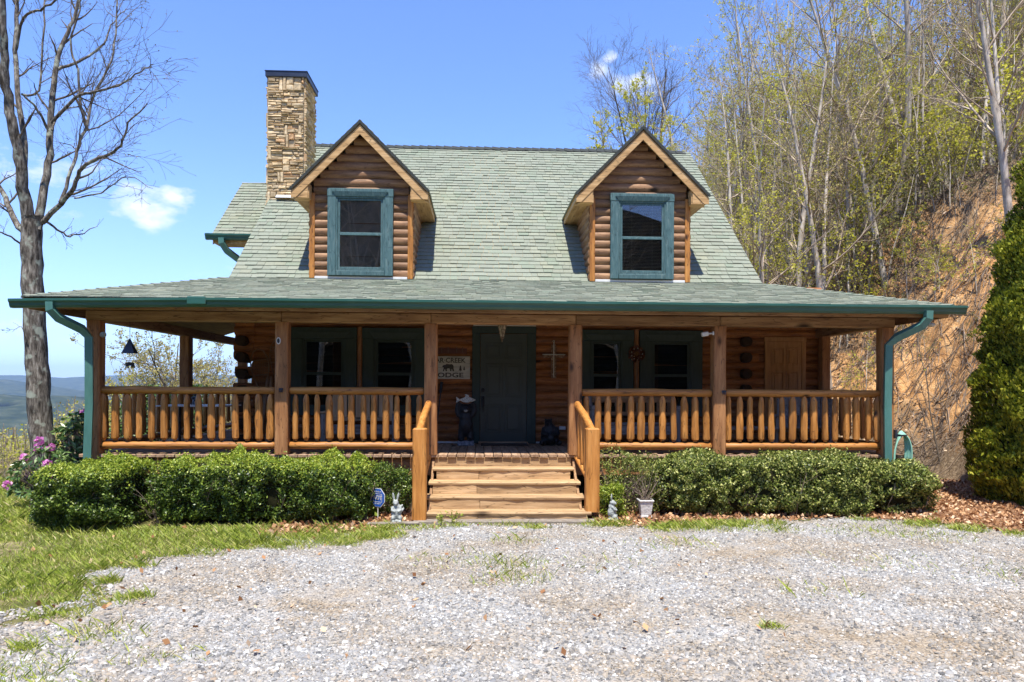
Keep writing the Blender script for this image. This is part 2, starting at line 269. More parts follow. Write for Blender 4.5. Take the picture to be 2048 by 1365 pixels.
class MB:
    def __init__(s): s.v = []; s.f = []
    def add(s, vs, fs):
        b = len(s.v); s.v += [tuple(q) for q in vs]; s.f += [tuple(b + i for i in f) for f in fs]
    def box(s, x0, x1, y0, y1, z0, z1, mtx=None, j=0):
        vs = [Vector((x, y, z)) for z in (z0, z1) for y in (y0, y1) for x in (x0, x1)]
        if j: vs = [q + Vector((random.uniform(-j, j), random.uniform(-j, j), random.uniform(-j, j))) for q in vs]
        if mtx is not None: vs = [mtx @ q for q in vs]
        s.add(vs, [(0, 2, 3, 1), (4, 5, 7, 6), (0, 1, 5, 4), (2, 6, 7, 3), (0, 4, 6, 2), (1, 3, 7, 5)])
    def bbox(s, x0, x1, y0, y1, z0, z1, b=.008, mtx=None):      # box with bevelled edges
        xs = (x0, x0 + b, x1 - b, x1); ys = (y0, y0 + b, y1 - b, y1); zs = (z0, z0 + b, z1 - b, z1)
        vs = []; idx = {}
        for i in range(4):
            for j in range(4):
                for k in range(4):
                    n = (i in (0, 3)) + (j in (0, 3)) + (k in (0, 3))
                    if n == 1: idx[(i, j, k)] = len(vs); vs.append(Vector((xs[i], ys[j], zs[k])))
        F = []
        for a in (0, 3):
            q = [idx[(a, 1, 1)], idx[(a, 2, 1)], idx[(a, 2, 2)], idx[(a, 1, 2)]]; F.append(q if a == 3 else q[::-1])
            q = [idx[(1, a, 1)], idx[(2, a, 1)], idx[(2, a, 2)], idx[(1, a, 2)]]; F.append(q[::-1] if a == 3 else q)
            q = [idx[(1, 1, a)], idx[(2, 1, a)], idx[(2, 2, a)], idx[(1, 2, a)]]; F.append(q if a == 3 else q[::-1])
        A = {0: 1, 3: 2}
        for a in (0, 3):
            for c in (0, 3):
                F.append([idx[(a, A[c], 1)], idx[(a, A[c], 2)], idx[(A[a], c, 2)], idx[(A[a], c, 1)]])
                F.append([idx[(a, 1, A[c])], idx[(a, 2, A[c])], idx[(A[a], 2, c)], idx[(A[a], 1, c)]])
                F.append([idx[(1, a, A[c])], idx[(2, a, A[c])], idx[(2, A[a], c)], idx[(1, A[a], c)]])
                for d in (0, 3): F.append([idx[(a, A[c], A[d])], idx[(A[a], c, A[d])], idx[(A[a], A[c], d)]])
        if mtx is not None: vs = [mtx @ q for q in vs]
        s.add(vs, F)
    def prism(s, pts, d, mtx=None):                             # polygon pts (3d) extruded by vector d
        pts = [Vector(p) for p in pts]; d = Vector(d); n = len(pts); vs = pts + [p + d for p in pts]
        if mtx is not None: vs = [mtx @ q for q in vs]
        s.add(vs, [tuple(range(n))[::-1], tuple(range(n, 2 * n))] + [(i, (i + 1) % n, n + (i + 1) % n, n + i) for i in range(n)])
    def tube(s, pts, rad, n=8, cap=True, wob=0, tw=0, flat=1):
        pts = [Vector(p) for p in pts]; m = len(pts)
        rad = [rad] * m if isinstance(rad, (int, float)) else rad
        up = None; vs = []
        for i, p in enumerate(pts):
            t = (pts[min(i + 1, m - 1)] - pts[max(i - 1, 0)]).normalized()
            if up is None:
                a = Vector((0, 0, 1)) if abs(t.z) < .9 else Vector((0, 1, 0)); up = (a - t * a.dot(t)).normalized()
            else: up = (up - t * up.dot(t)).normalized()
            sd = t.cross(up)
            for k in range(n):
                an = 2 * math.pi * (k + .5) / n + tw
                r = rad[i] * (1 + (random.uniform(-wob, wob) if wob else 0))
                vs.append(p + (sd * math.cos(an) * flat + up * math.sin(an)) * r)
        fs = [(i * n + k, i * n + (k + 1) % n, (i + 1) * n + (k + 1) % n, (i + 1) * n + k) for i in range(m - 1) for k in range(n)]
        if cap: fs += [tuple(range(n))[::-1], tuple(range((m - 1) * n, m * n))]
        s.add(vs, fs)
    def ell(s, c, r, n=12, m=8, mtx=None):
        vs = []; c = Vector(c)
        vs.append(Vector((0, 0, -r[2]))); 
        for i in range(1, m):
            a = math.pi * i / m - math.pi / 2
            for k in range(n):
                b = 2 * math.pi * k / n; vs.append(Vector((r[0] * math.cos(a) * math.cos(b), r[1] * math.cos(a) * math.sin(b), r[2] * math.sin(a))))
        vs.append(Vector((0, 0, r[2])))
        if mtx is not None: vs = [mtx @ q for q in vs]
        vs = [q + c for q in vs]
        fs = [(0, 1 + (k + 1) % n, 1 + k) for k in range(n)]
        for i in range(m - 2): fs += [(1 + i * n + k, 1 + i * n + (k + 1) % n, 1 + (i + 1) * n + (k + 1) % n, 1 + (i + 1) * n + k) for k in range(n)]
        l = len(vs) - 1; b = 1 + (m - 2) * n
        fs += [(b + k, b + (k + 1) % n, l) for k in range(n)]
        s.add(vs, fs)
    def build(s, name, mat, parent=None, base=None, smooth=False, label=None):
        if base is None: base = wl(parent) if parent is not None else Vector((0, 0, 0))
        base = Vector(base); me = bpy.data.meshes.new(name)
        me.from_pydata([(q[0] - base.x, q[1] - base.y, q[2] - base.z) for q in s.v], [], s.f)
        o = finish(me, name, mat, parent, base, smooth)
        if label: o['label'] = label
        return o
def rotm(ax, deg, c=(0, 0, 0)): return Matrix.Translation(c) @ Matrix.Rotation(R(deg), 4, ax) @ Matrix.Translation(-Vector(c))
def autosmooth(o, deg=40):
    me = o.data; me.polygons.foreach_set('use_smooth', np.ones(len(me.polygons), bool))
    try: me.set_sharp_from_angle(angle=R(deg))
    except Exception: pass
def text_obj(name, s, size, loc, mat, parent, rot=(90, 0, 0), ext=.002, align='CENTER', sx=1, bold=0):
    cu = bpy.data.curves.new(name, 'FONT'); cu.body = s; cu.size = size; cu.extrude = ext; cu.align_x = align; cu.align_y = 'CENTER'; cu.offset = bold; cu.resolution_u = 3
    t = bpy.data.objects.new('tmp', cu); C.objects.link(t)
    me = bpy.data.meshes.new_from_object(t.evaluated_get(bpy.context.evaluated_depsgraph_get()))
    bpy.data.objects.remove(t)
    mt = Matrix.Translation(Vector(loc) - wl(parent)) @ (Matrix.Rotation(R(rot[2]), 4, 'Z') @ Matrix.Rotation(R(rot[1]), 4, 'Y') @ Matrix.Rotation(R(rot[0]), 4, 'X')) @ Matrix.Diagonal((sx, 1, 1, 1))
    me.transform(mt); me.materials.clear()
    return finish(me, name, mat, parent, wl(parent), False)
def blob(name, mb, mat, parent=None, base=None, vox=.012, smooth_it=4, label=None):
    """union of overlapping volumes remeshed into one continuous carved surface"""
    o = mb.build(name, mat, parent, base, label=label)
    r = o.modifiers.new('remesh', 'REMESH'); r.mode = 'VOXEL'; r.voxel_size = vox; r.use_smooth_shade = True
    s = o.modifiers.new('smooth', 'SMOOTH'); s.factor = .5; s.iterations = smooth_it
    return o
# ---- vectorised tubes / leaves
def tubes_np(lines, sides):
    """lines: list of (pts (n,3), rad (n,)); returns V,F"""
    Vs, Fs, off = [], [], 0
    by = {}
    for p, r in lines: by.setdefault(len(p), []).append((p, r))
    for n, ls in by.items():
        P = np.array([q[0] for q in ls], float); Rr = np.array([q[1] for q in ls], float); B = len(ls)
        T = np.empty_like(P); T[:, 1:-1] = P[:, 2:] - P[:, :-2]; T[:, 0] = P[:, 1] - P[:, 0]; T[:, -1] = P[:, -1] - P[:, -2]
        T /= np.linalg.norm(T, axis=2, keepdims=True) + 1e-9
        ref = np.where(np.abs(T[:, :1, 2:3]) < .9, np.array([0, 0, 1.]), np.array([0, 1., 0])) * np.ones_like(T)
        U = ref - T * np.sum(ref * T, 2, keepdims=True); U /= np.linalg.norm(U, axis=2, keepdims=True) + 1e-9
        S = np.cross(T, U)
        an = np.arange(sides) * 2 * np.pi / sides
        V = P[:, :, None, :] + Rr[:, :, None, None] * (S[:, :, None, :] * np.cos(an)[None, None, :, None] + U[:, :, None, :] * np.sin(an)[None, None, :, None])
        V = V.reshape(-1, 3)
        i = np.arange(n - 1)[:, None] * sides; k = np.arange(sides)[None, :]; k2 = (k + 1) % sides
        F = np.stack([i + k, i + k2, i + sides + k2, i + sides + k], -1).reshape(-1, 4)
        F = (F[None] + (np.arange(B) * n * sides)[:, None, None]).reshape(-1, 4) + off
        Vs.append(V); Fs.append(F); off += len(V)
    return np.concatenate(Vs), np.concatenate(Fs)
def leaves_np(P, size, rng, aspect=1.6, nrm=None, nk=1.0, sizevar=.35, dirv=None, dk=1.0):
    """rhombic leaves: one quad each, folded a little"""
    n = len(P); P = np.asarray(P, float)
    A = rng.normal(size=(n, 3))
    if dirv is not None: A = A * .6 + dirv * dk
    A /= np.linalg.norm(A, axis=1, keepdims=True)
    Nn = rng.normal(size=(n, 3))
    if nrm is not None: Nn = Nn * nk + nrm
    B = np.cross(Nn, A); B /= np.linalg.norm(B, axis=1, keepdims=True) + 1e-9
    s = (size * (1 + rng.uniform(-sizevar, sizevar, n)))[:, None]
    V = np.stack([P - A * s * .5, P + B * s * .5 / aspect + A * s * .05, P + A * s * .5, P - B * s * .5 / aspect + A * s * .05], 1).reshape(-1, 3)
    F = np.arange(4 * n).reshape(-1, 4)
    return V, F
def cat(*vf):
    Vs, Fs, o = [], [], 0
    for V, F in vf: Vs.append(V); Fs.append(F + o); o += len(V)
    return np.concatenate(Vs), np.concatenate(Fs)
def smooth_noise(x, y, seed=0, oct=4, f=1.0):
    """cheap value-like noise from sines, vectorised"""
    r = np.random.RandomState(seed); z = np.zeros_like(np.asarray(x, float)); a = 1
    for o in range(oct):
        for k in range(4):
            t = r.uniform(0, 2 * np.pi); ph = r.uniform(0, 6.3, 2); q = f * r.uniform(.7, 1.4)
            z = z + a * .5 * np.sin(q * (x * np.cos(t) + y * np.sin(t)) + ph[0] + 1.3 * np.sin(q * .6 * (x * np.sin(t) - y * np.cos(t)) + ph[1]))
        a *= .5; f *= 2.1
    return z

# ================================================================== THE CABIN
random.seed(7)
GZ, DZ = 0.0, .83
YP, YW, YK, ZK = 11.35, 13.62, 13.2, 3.84
XL, XR = -4.53, 5.24                     # rakes of the steep roof
EL, ER, YE, ZE = -6.66, 7.29, 10.8, 3.18 # eaves of the porch roof
YR, ZR = 17.93, 7.83
YB = 18.6                                # where the side porch roofs end
house = thing('log_cabin', 'brown log cabin with green shingle roof, two gabled dormers and a wraparound porch', 'house', (0, YW, 0))

def logwall(mb, A, B, z0, z1, clip=None, course=.152, bulge=.042, brk=True, seed=0, ext=(0, 0)):
    """half round log courses on the wall line A->B (outside is to the right of A->B)"""
    rr = random.Random(seed)
    A = Vector((A[0], A[1], 0)); B = Vector((B[0], B[1], 0)); d = (B - A); Lw = d.length; d.normalize(); nrm = Vector((d.y, -d.x, 0))
    z = z0; K = 6; row = 0
    while z < z1 - .02:
        h = min(course, z1 - z); s0, s1 = (-ext[0], Lw + ext[1])
        if clip:
            q = clip(z + h * .5)
            if q is None: z += course; row += 1; continue
            s0, s1 = max(s0, q[0]), min(s1, q[1])
        cuts = [s0]
        if brk:
            x = s0 + rr.uniform(.8, 3.8)
            while x < s1 - .6: cuts.append(x); x += rr.uniform(2.4, 4.2)
        cuts.append(s1)
        for a, b in zip(cuts, cuts[1:]):
            b2 = b - .003
            prof = []
            bl = bulge * rr.uniform(.9, 1.1)
            for i in range(K + 1):
                t = i / K; prof.append((bl * (math.sin(math.pi * t) ** .55) , z + h * t))
            m = max(1, int((b2 - a) / .7)); vs = []
            for j in range(m + 1):
                sx = a + (b2 - a) * j / m; wv = rr.uniform(-.003, .003)
                for o, zz in prof: vs.append(A + d * sx + nrm * (o + (wv if o > .01 else 0)) + Vector((0, 0, zz)))
            n = K + 1
            fs = [(j * n + i, (j + 1) * n + i, (j + 1) * n + i + 1, j * n + i + 1) for j in range(m) for i in range(K)]
            fs += [tuple(range(n)), tuple(m * n + i for i in range(n))[::-1]]
            mb.add(vs, fs)
        z += course; row += 1

def clip_poly(poly, half):                 # Sutherland-Hodgman against half planes (a,b,c): a*u+b*v<=c
    for a, b, c in half:
        o = []
        for i in range(len(poly)):
            p, q = poly[i], poly[(i + 1) % len(poly)]
            fp, fq = a * p[0] + b * p[1] - c, a * q[0] + b * q[1] - c
            if fp <= 0: o.append(p)
            if (fp < 0 < fq) or (fq < 0 < fp):
                t = fp / (fp - fq); o.append((p[0] + (q[0] - p[0]) * t, p[1] + (q[1] - p[1]) * t))
        poly = o
        if len(poly) < 3: return []
    return poly
def shingle_plane(mb, P0, U, V, quad, course=.142, seed=1, thick=.014, lift=.0, ext=(1.3, 1.75)):
    """quad: convex polygon (u,v) counter-clockwise on the plane P0 + u U + v V"""
    rr = random.Random(seed); P0, U, V = Vector(P0), Vector(U).normalized(), Vector(V).normalized(); Nn = U.cross(V)
    if Nn.z < 0: Nn = -Nn
    half = []
    n = len(quad)
    for i in range(n):
        p, q = quad[i], quad[(i + 1) % n]; ex, ey = q[0] - p[0], q[1] - p[1]; half.append((ey, -ex, ey * p[0] - ex * p[1]))
    umin, umax = min(q[0] for q in quad), max(q[0] for q in quad); vmin, vmax = min(q[1] for q in quad), max(q[1] for q in quad)
    v = vmin
    while v < vmax:
        u = umin - rr.uniform(0, .3); wob = rr.uniform(-.004, .004)
        while u < umax:
            wd = rr.choice((.11, .14, .17, .21, .26)) ; wj = rr.uniform(-.007, .004) + wob; tk = thick * (rr.uniform(.75, 1.3) if rr.random() < .6 else rr.uniform(*ext))
            p = clip_poly([(u + .002, v + wj), (u + wd - .002, v + wj), (u + wd - .002, v + course + .012), (u + .002, v + course + .012)], half)
            u += wd
            if len(p) < 3: continue
            top = [P0 + U * a + V * b + Nn * (lift + .003 + tk * (1.05 - (b - v) / (course * 1.15))) for a, b in p]
            bot = [P0 + U * a + V * b + Nn * lift for a, b in p]; k = len(p)
            mb.add(top + bot, [tuple(range(k))] + [(i, k + i, k + (i + 1) % k, (i + 1) % k) for i in range(k)])
        v += course

# ---------------- walls
wm = MB(); wy = MB(); wrear = MB(); wright = MB(); wstore = MB(); wwing = MB(); wwingy = MB()
logwall(wm, (-4.22, YW), (6.56, YW), DZ - .1, ZK, seed=1)
# back wall and chimney side of the main body, both gables
logwall(wrear, (6.56, 21.9), (-4.22, 21.9), -1.6, ZK, seed=2)
gz = lambda y: ZK + (y - YK) * (ZR - ZK) / (YR - YK) if y < YR else ZR - (y - YR) * (ZR - ZK) / (YR - YK)
def gclip(flip):
    def f(z):
        if z <= ZK - .1: return (0, 8.28)
        t = (z - ZK) * (YR - YK) / (ZR - ZK); a = YK + t - YW; b = 2 * YR - YK - t - YW
        a = max(a, 0) + .08; b = min(b, 8.28) - .08
        if b - a < .1: return None
        return (8.28 - b, 8.28 - a) if flip else (a, b)
    return f
logwall(wy, (-4.22, 21.9), (-4.22, YW), -1.6, ZR - .1, gclip(True), seed=3)
logwall(wright, (4.95, YW), (4.95, 21.9), ZK - .6, ZR - .1, gclip(False), seed=4)
logwall(wstore, (6.56, YW), (6.56, 21.9), -1.6, ZK - .35, seed=5)
# rear wing to the left, behind the chimney
logwall(wwing, (-5.1, 16.45), (-4.2, 16.45), -1.5, 5.35, seed=6)
logwall(wwingy, (-5.1, 20.0), (-5.1, 16.45), -1.5, 6.6, lambda z: (0, 3.55) if z < 5.5 else (max(0, 20 - (16.0 + 1.98 * 2 - (z - 5.18) / .844)) + .1, min(3.55, 20 - (16.0 + (z - 5.18) / .844) - .1)) if z < 6.7 else None, seed=7)
wall = wm.build('wall', LOGW['x'], house, smooth=False); autosmooth(wall, 50)
for q_, n_, a_ in ((wrear, 'wall', 'x'), (wright, 'gable_wall', 'y'), (wstore, 'wall', 'y'), (wwing, 'wing_wall', 'x'), (wwingy, 'wing_wall', 'y'), (wy, 'gable_wall', 'y')): autosmooth(q_.build(n_, LOGW[a_], house), 50)
bk = MB()                                     # solid core behind the log courses
bk.box(-4.2, 6.54, YW + .01, 21.88, DZ - .1, ZK - .3)
bk.build('inner_core', M['dark_room'], house)
# crossing log ends at the corners
le = MB(); rr = random.Random(3)
for (cx, side) in ((-4.4, -1), (5.04, 0)):
    z = DZ + .04; i = 0
    while z < 3.0:
        if side == -1:
            if i % 2 == 0 or i in (4, 5, 6, 10, 12, 11, 1, 3, 2, 13): le.tube([(-4.2, YW + .02, z + .076), (-4.56 + rr.uniform(-.02, .02), YW + .02, z + .076)], .09, 10, wob=.03)
        z += .152; i += 1
le.build('log_end', LOGW['x'], wall, smooth=False)
le = MB(); z = DZ + .12; i = 0
while z < 2.95:
    le.tube([(5.06, YW + .2, z), (5.06, YW - .19, z)], .098, 12, wob=.03)
    le.build('log_end', M['endgrain'], wall, label='dark end of a crossing wall log'); le = MB(); le.tube([(-4.38, YW + .2, z - .06), (-4.38, YW - .26, z - .06)], .098, 12, wob=.03); le.build('log_end', M['endgrain'], wall); le = MB()
    z += .305
cp = MB(); cp.bbox(6.5, 6.68, YW - .07, YW + .12, DZ, 3.06, .012); cp.build('corner_post', POSTW['z'], wall)

# ---------------- porch deck
dk = MB(); x = -6.12; rr = random.Random(5)
while x < 6.72:
    e = 11.27 + rr.uniform(-.012, .012); t = DZ + rr.uniform(-.003, .003)
    dk.bbox(x + .004, x + .138, e, YW, t - .045, t, .005); x += .144
for i in range(38):                                # side porch boards
    y = YW + i * .144
    if y > YB - .2: break
    dk.bbox(-6.12, -4.24, y + .004, y + .138, DZ - .045, DZ, .005)
deck = dk.build('porch_deck', DECKW['y'], house)
rj = MB(); rj.bbox(-6.08, 6.68, 11.35, 11.40, .50, .783, .006)
rj.build('rim_joist', POSTW['x'], deck)
rj = MB(); rj.bbox(-6.1, -6.05, 11.41, YB - .2, .5, .78, .006); rj.build('rim_joist', POSTW['y'], deck); rj = MB(); rj.bbox(6.64, 6.69, 11.41, YW, .5, .78, .006); rj.build('rim_joist', POSTW['y'], deck)
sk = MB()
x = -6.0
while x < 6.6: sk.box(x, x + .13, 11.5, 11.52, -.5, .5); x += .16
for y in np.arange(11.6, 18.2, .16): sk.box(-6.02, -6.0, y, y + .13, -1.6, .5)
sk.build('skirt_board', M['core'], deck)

# ---------------- posts
POSTX = (-5.905, -3.067, -.77, 1.50, 3.80, 6.53)
SP = MB
def post(x, y, w=.2, z0=DZ, z1=2.875):
    m = MB(); n = 7; b = .022; vs = []; rr2 = random.Random(int(x * 100 + y * 7))
    ring = [(-1, -1 + b * 8), (-1 + b * 8, -1), (1 - b * 8, -1), (1, -1 + b * 8), (1, 1 - b * 8), (1 - b * 8, 1), (-1 + b * 8, 1), (-1, 1 - b * 8)]
    for i in range(n + 1):
        z = z0 + (z1 - z0) * i / n; j = rr2.uniform(-.004, .004)
        for a, c in ring: vs.append((x + a * w / 2 + j, y + c * w / 2, z))
    fs = [(i * 8 + k, i * 8 + (k + 1) % 8, (i + 1) * 8 + (k + 1) % 8, (i + 1) * 8 + k) for i in range(n) for k in range(8)] + [tuple(range(8))[::-1], tuple(range(n * 8, n * 8 + 8))]
    m.add(vs, fs); return m.build('porch_post', POSTW['z'], house)
for i, x in enumerate(POSTX): post(x, YP, z0=DZ if 0 < i < 5 else .45)
post(-5.905, 14.75); post(-5.905, 18.2); post(6.53, YW - .22, .16)

# ---------------- beams, eave boards, porch ceiling
bm_ = MB()
for a, b in zip((-6.02,) + POSTX[1:-1], POSTX[1:-1] + (6.64,)): bm_.bbox(a + .002, b - .002, YP - .1, YP + .1, 2.875, 3.035, .014)
bm_.build('beam', BEAMW['x'], house)
b2 = MB(); b2.bbox(-6.0, -5.81, YP + .1, YB - .2, 2.875, 3.035, .014); b2.build('beam', BEAMW['y'], house); b2 = MB(); b2.bbox(6.44, 6.63, YP + .1, YW + .1, 2.875, 3.035, .014)
b2.build('beam', BEAMW['y'], house)
eb = MB()
eb.bbox(EL + .05, ER - .05, YE + .03, YE + .065, 3.0, 3.165, .004)          # fascia behind the gutter
for a in np.arange(EL + .1, ER - 3, 3.6): eb.bbox(a, min(a + 3.59, ER - .1), YE + .28, YE + .32, 3.037, 3.10, .004)
eb.build('fascia', BEAMW['x'], house)
eb = MB(); eb.bbox(EL + .03, EL + .065, YE + .07, YB, 3.0, 3.165, .004); eb.build('fascia', BEAMW['y'], house); eb = MB(); eb.bbox(ER - .065, ER - .03, YE + .07, YB, 3.0, 3.165, .004)
eb.build('fascia', BEAMW['y'], house)
def slab(mb, pts, t):
    pts = [Vector(p) for p in pts]; n = (pts[1] - pts[0]).cross(pts[2] - pts[0]).normalized()
    if n.z > 0: n = -n
    mb.prism([p for p in pts], n * t)
ce = MB()
F0, F1, F2, F3 = (EL, YE, ZE), (ER, YE, ZE), (XR, YK, ZK), (XL, YK, ZK)
slab(ce, [Vector(q) - Vector((0, 0, .012)) for q in (F0, F1, F2, F3)], .045)
slab(ce, [(XL, YK, ZK - .012), (XL, YB, ZK - .012), (EL, YB, ZE - .012), (EL, YE, ZE - .012)], .045)
slab(ce, [(XR, YK, ZK - .012), (ER, YE, ZE - .012), (ER, YB, ZE - .012), (XR, YB, ZK - .012)], .045)
porch_roof = ce.build('porch_roof', M['ceil'], house)
rf = MB()
for x in np.arange(-6.4, 7.2, .61):
    y1 = min(13.4, YE + (x - EL) * 1.12 - .1, YE + (ER - x) * 1.15 - .1)
    if y1 < YE + .4: continue
    zt = lambda y: ZE + (y - YE) * .275 - .062
    rf.prism([(x, YE + .08, zt(YE + .08)), (x, y1, zt(y1)), (x, y1, zt(y1) - .12), (x, YE + .08, zt(YE + .08) - .1)], (.045, 0, 0))
rf.build('rafter', BEAMW['y'], porch_roof)

# ---------------- shingles
sh = MB()
lenF = math.hypot(YK - YE, ZK - ZE); Vf = Vector((0, YK - YE, ZK - ZE))
shingle_plane(sh, (0, YE, ZE), (1, 0, 0), Vf, [(EL, -.035), (ER, -.035), (XR, lenF), (XL, lenF)], seed=11, thick=.011, ext=(1.2, 1.6))
lenL = math.hypot(XL - EL, ZK - ZE)
shingle_plane(sh, (EL, 0, ZE), (0, 1, 0), (XL - EL, 0, ZK - ZE), [(YE, -.03), (YB, -.03), (YB, lenL), (YK, lenL)], seed=12)
lenR = math.hypot(ER - XR, ZK - ZE)
shingle_plane(sh, (ER, 0, ZE), (0, 1, 0), (XR - ER, 0, ZK - ZE), [(YE, -.03), (YB, -.03), (YB, lenR), (YK, lenR)], seed=13)
def caps(mb, a, b, wd=.11, step=.17, seed=0, h=.022, tilt=.25):
    a, b = Vector(a), Vector(b); d = (b - a); n = int(d.length / step); d.normalize(); s = d.cross(Vector((0, 0, 1))).normalized(); u = s.cross(d).normalized(); rr = random.Random(seed)
    for i in range(n):
        p = a + d * i * step; q = p + d * (step + .05); l = h + rr.uniform(0, .008)
        vs = [p + s * wd - u * wd * tilt + u * l, p + u * l, p - s * wd - u * wd * tilt + u * l, q + s * wd - u * wd * tilt, q + u * .006, q - s * wd - u * wd * tilt]
        vs += [v - u * .02 for v in vs[:3]]
        mb.add(vs, [(0, 1, 4, 3), (1, 2, 5, 4), (0, 6, 7, 1), (1, 7, 8, 2), (0, 3, 6), (2, 8, 5)])
caps(sh, F0, F3, seed=1, tilt=.2); caps(sh, F1, F2, seed=2, tilt=.2)
sh.build('shingles', M['shingle'], porch_roof)
mr = MB(); Vm = Vector((0, YR - YK, ZR - ZK)); lm = Vm.length
slab(mr, [(XL + .02, YK, ZK - .012), (XR - .02, YK, ZK - .012), (XR - .02, YR, ZR - .012), (XL + .02, YR, ZR - .012)], .05)
slab(mr, [(XL + .02, YR, ZR - .012), (XR - .02, YR, ZR - .012), (XR - .02, 2 * YR - YK, ZK - .012), (XL + .02, 2 * YR - YK, ZK - .012)], .05)
main_roof = mr.build('roof', TRIMW['y'], house)
ms = MB()
shingle_plane(ms, (0, YK, ZK), (1, 0, 0), Vm, [(XL, .0), (XR, .0), (XR, lm), (XL, lm)], seed=21)
ms.build('shingles', M['shingle'], main_roof)
ms = MB()
shingle_plane(ms, (0, 2 * YR - YK, ZK), (-1, 0, 0), (0, YK - YR, ZR - ZK), [(-XR, .0), (-XL, .0), (-XL, lm), (-XR, lm)], seed=22)
ms.build('shingles', M['shingle'], main_roof)
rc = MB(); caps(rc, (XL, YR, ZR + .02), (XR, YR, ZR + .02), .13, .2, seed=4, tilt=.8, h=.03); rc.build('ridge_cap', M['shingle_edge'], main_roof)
fm = MB()                                           # rake boards
for x, s in ((XL, -1), (XR, 1)):
    fm = MB()
    for y0, z0, y1, z1 in ((YK, ZK, YR, ZR), (2 * YR - YK, ZK, YR, ZR)):
        fm.prism([(x, y0, z0 - .02), (x, y1, z1 - .02), (x, y1, z1 - .24), (x, y0, z0 - .2)], (-s * .03, 0, 0))
    fm.build('rake_board', TRIMW['y'], main_roof)

# rear wing roof
wr = MB(); WX0, WX1, WY0, WZ0, WY1, WZ1 = -5.86, -4.1, 16.0, 5.2, 17.98, 6.87
slab(wr, [(WX0, WY0, WZ0), (WX1, WY0, WZ0), (WX1, WY1, WZ1), (WX0, WY1, WZ1)], .05)
slab(wr, [(WX0, WY1, WZ1), (WX1, WY1, WZ1), (WX1, 2 * WY1 - WY0, WZ0), (WX0, 2 * WY1 - WY0, WZ0)], .05)
wr.prism([(WX0 + .01, WY0, WZ0 - .06), (WX0 + .01, WY1, WZ1 - .06), (WX0 + .01, WY1, WZ1 - .26), (WX0 + .01, WY0, WZ0 - .22)], (.03, 0, 0))
wr.box(WX0 + .04, WX1, WY0 + .02, WY0 + .05, WZ0 - .2, WZ0 - .06); wr.box(WX0 + .04, WX1, WY0 + .05, 16.44, WZ0 - .2, WZ0 - .18)
wing = wr.build('wing_roof', TRIMW['y'], house)
ws = MB(); Vw = Vector((0, WY1 - WY0, WZ1 - WZ0))
shingle_plane(ws, (0, WY0, WZ0 + .012), (1, 0, 0), Vw, [(WX0, -.03), (WX1, -.03), (WX1, Vw.length), (WX0, Vw.length)], seed=31)
ws.build('shingles', M['shingle'], wing)

# ---------------- gutters and downspouts
def gutter(parent, x0, x1, y, z, sag=0):
    g = MB(); prof = [(0, .125), (0, 0), (-.07, 0), (-.095, .03), (-.10, .065), (-.125, .095), (-.125, .128), (-.115, .128), (-.11, .1), (-.09, .07), (-.08, .02), (-.01, .012), (-.01, .12)]
    n = 24; vs = []
    for i in range(n + 1):
        x = x0 + (x1 - x0) * i / n; dz = -sag * max(0, 1 - (x - x0) / 3.2) ** 1.3 + .002 * math.sin(i * 1.7)
        for a, b in prof: vs.append((x, y + a, z + b + dz))
    k = len(prof); fs = [(i * k + j, (i + 1) * k + j, (i + 1) * k + (j + 1) % k, i * k + (j + 1) % k) for i in range(n) for j in range(k)]
    fs += [tuple(range(k)), tuple(n * k + j for j in range(k))[::-1]]
    g.add(vs, fs); return g.build('gutter', M['gutter'], parent)
gt = gutter(house, -6.80, 7.44, YE + .0, 3.045, .045)
cpl = MB(); cpl.bbox(-4.27, -4.0, YE - .135, YE - .10, 3.07, 3.185, .01); cpl.build('gutter_joint', M['gutter'], gt)
gutter(house, -5.98, -4.35, WY0 - .0, WZ0 - .13)
def downspout(pts, nm='downspout', w=.062):
    m = MB(); m.tube(pts, w * 1.2, 4, flat=1, tw=0)
    return m.build(nm, M['spout'], house)
downspout([(-6.22, 10.72, 3.09), (-6.22, 10.72, 2.98), (-6.15, 10.78, 2.87), (-5.93, 11.0, 2.72), (-5.86, 11.06, 2.6), (-5.86, 11.08, 1.6), (-5.88, 11.06, .5)])
downspout([(6.84, 10.72, 3.09), (6.84, 10.72, 2.98), (6.78, 10.78, 2.87), (6.52, 11.0, 2.7), (6.43, 11.08, 2.58), (6.43, 11.1, 1.6), (6.44, 11.08, .3)])
downspout([(-5.62, 15.9, 5.1), (-5.62, 15.9, 5.0), (-5.55, 16.0, 4.85), (-5.25, 16.35, 4.6), (-5.15, 16.38, 4.4), (-5.15, 16.38, 3.2)], w=.07)

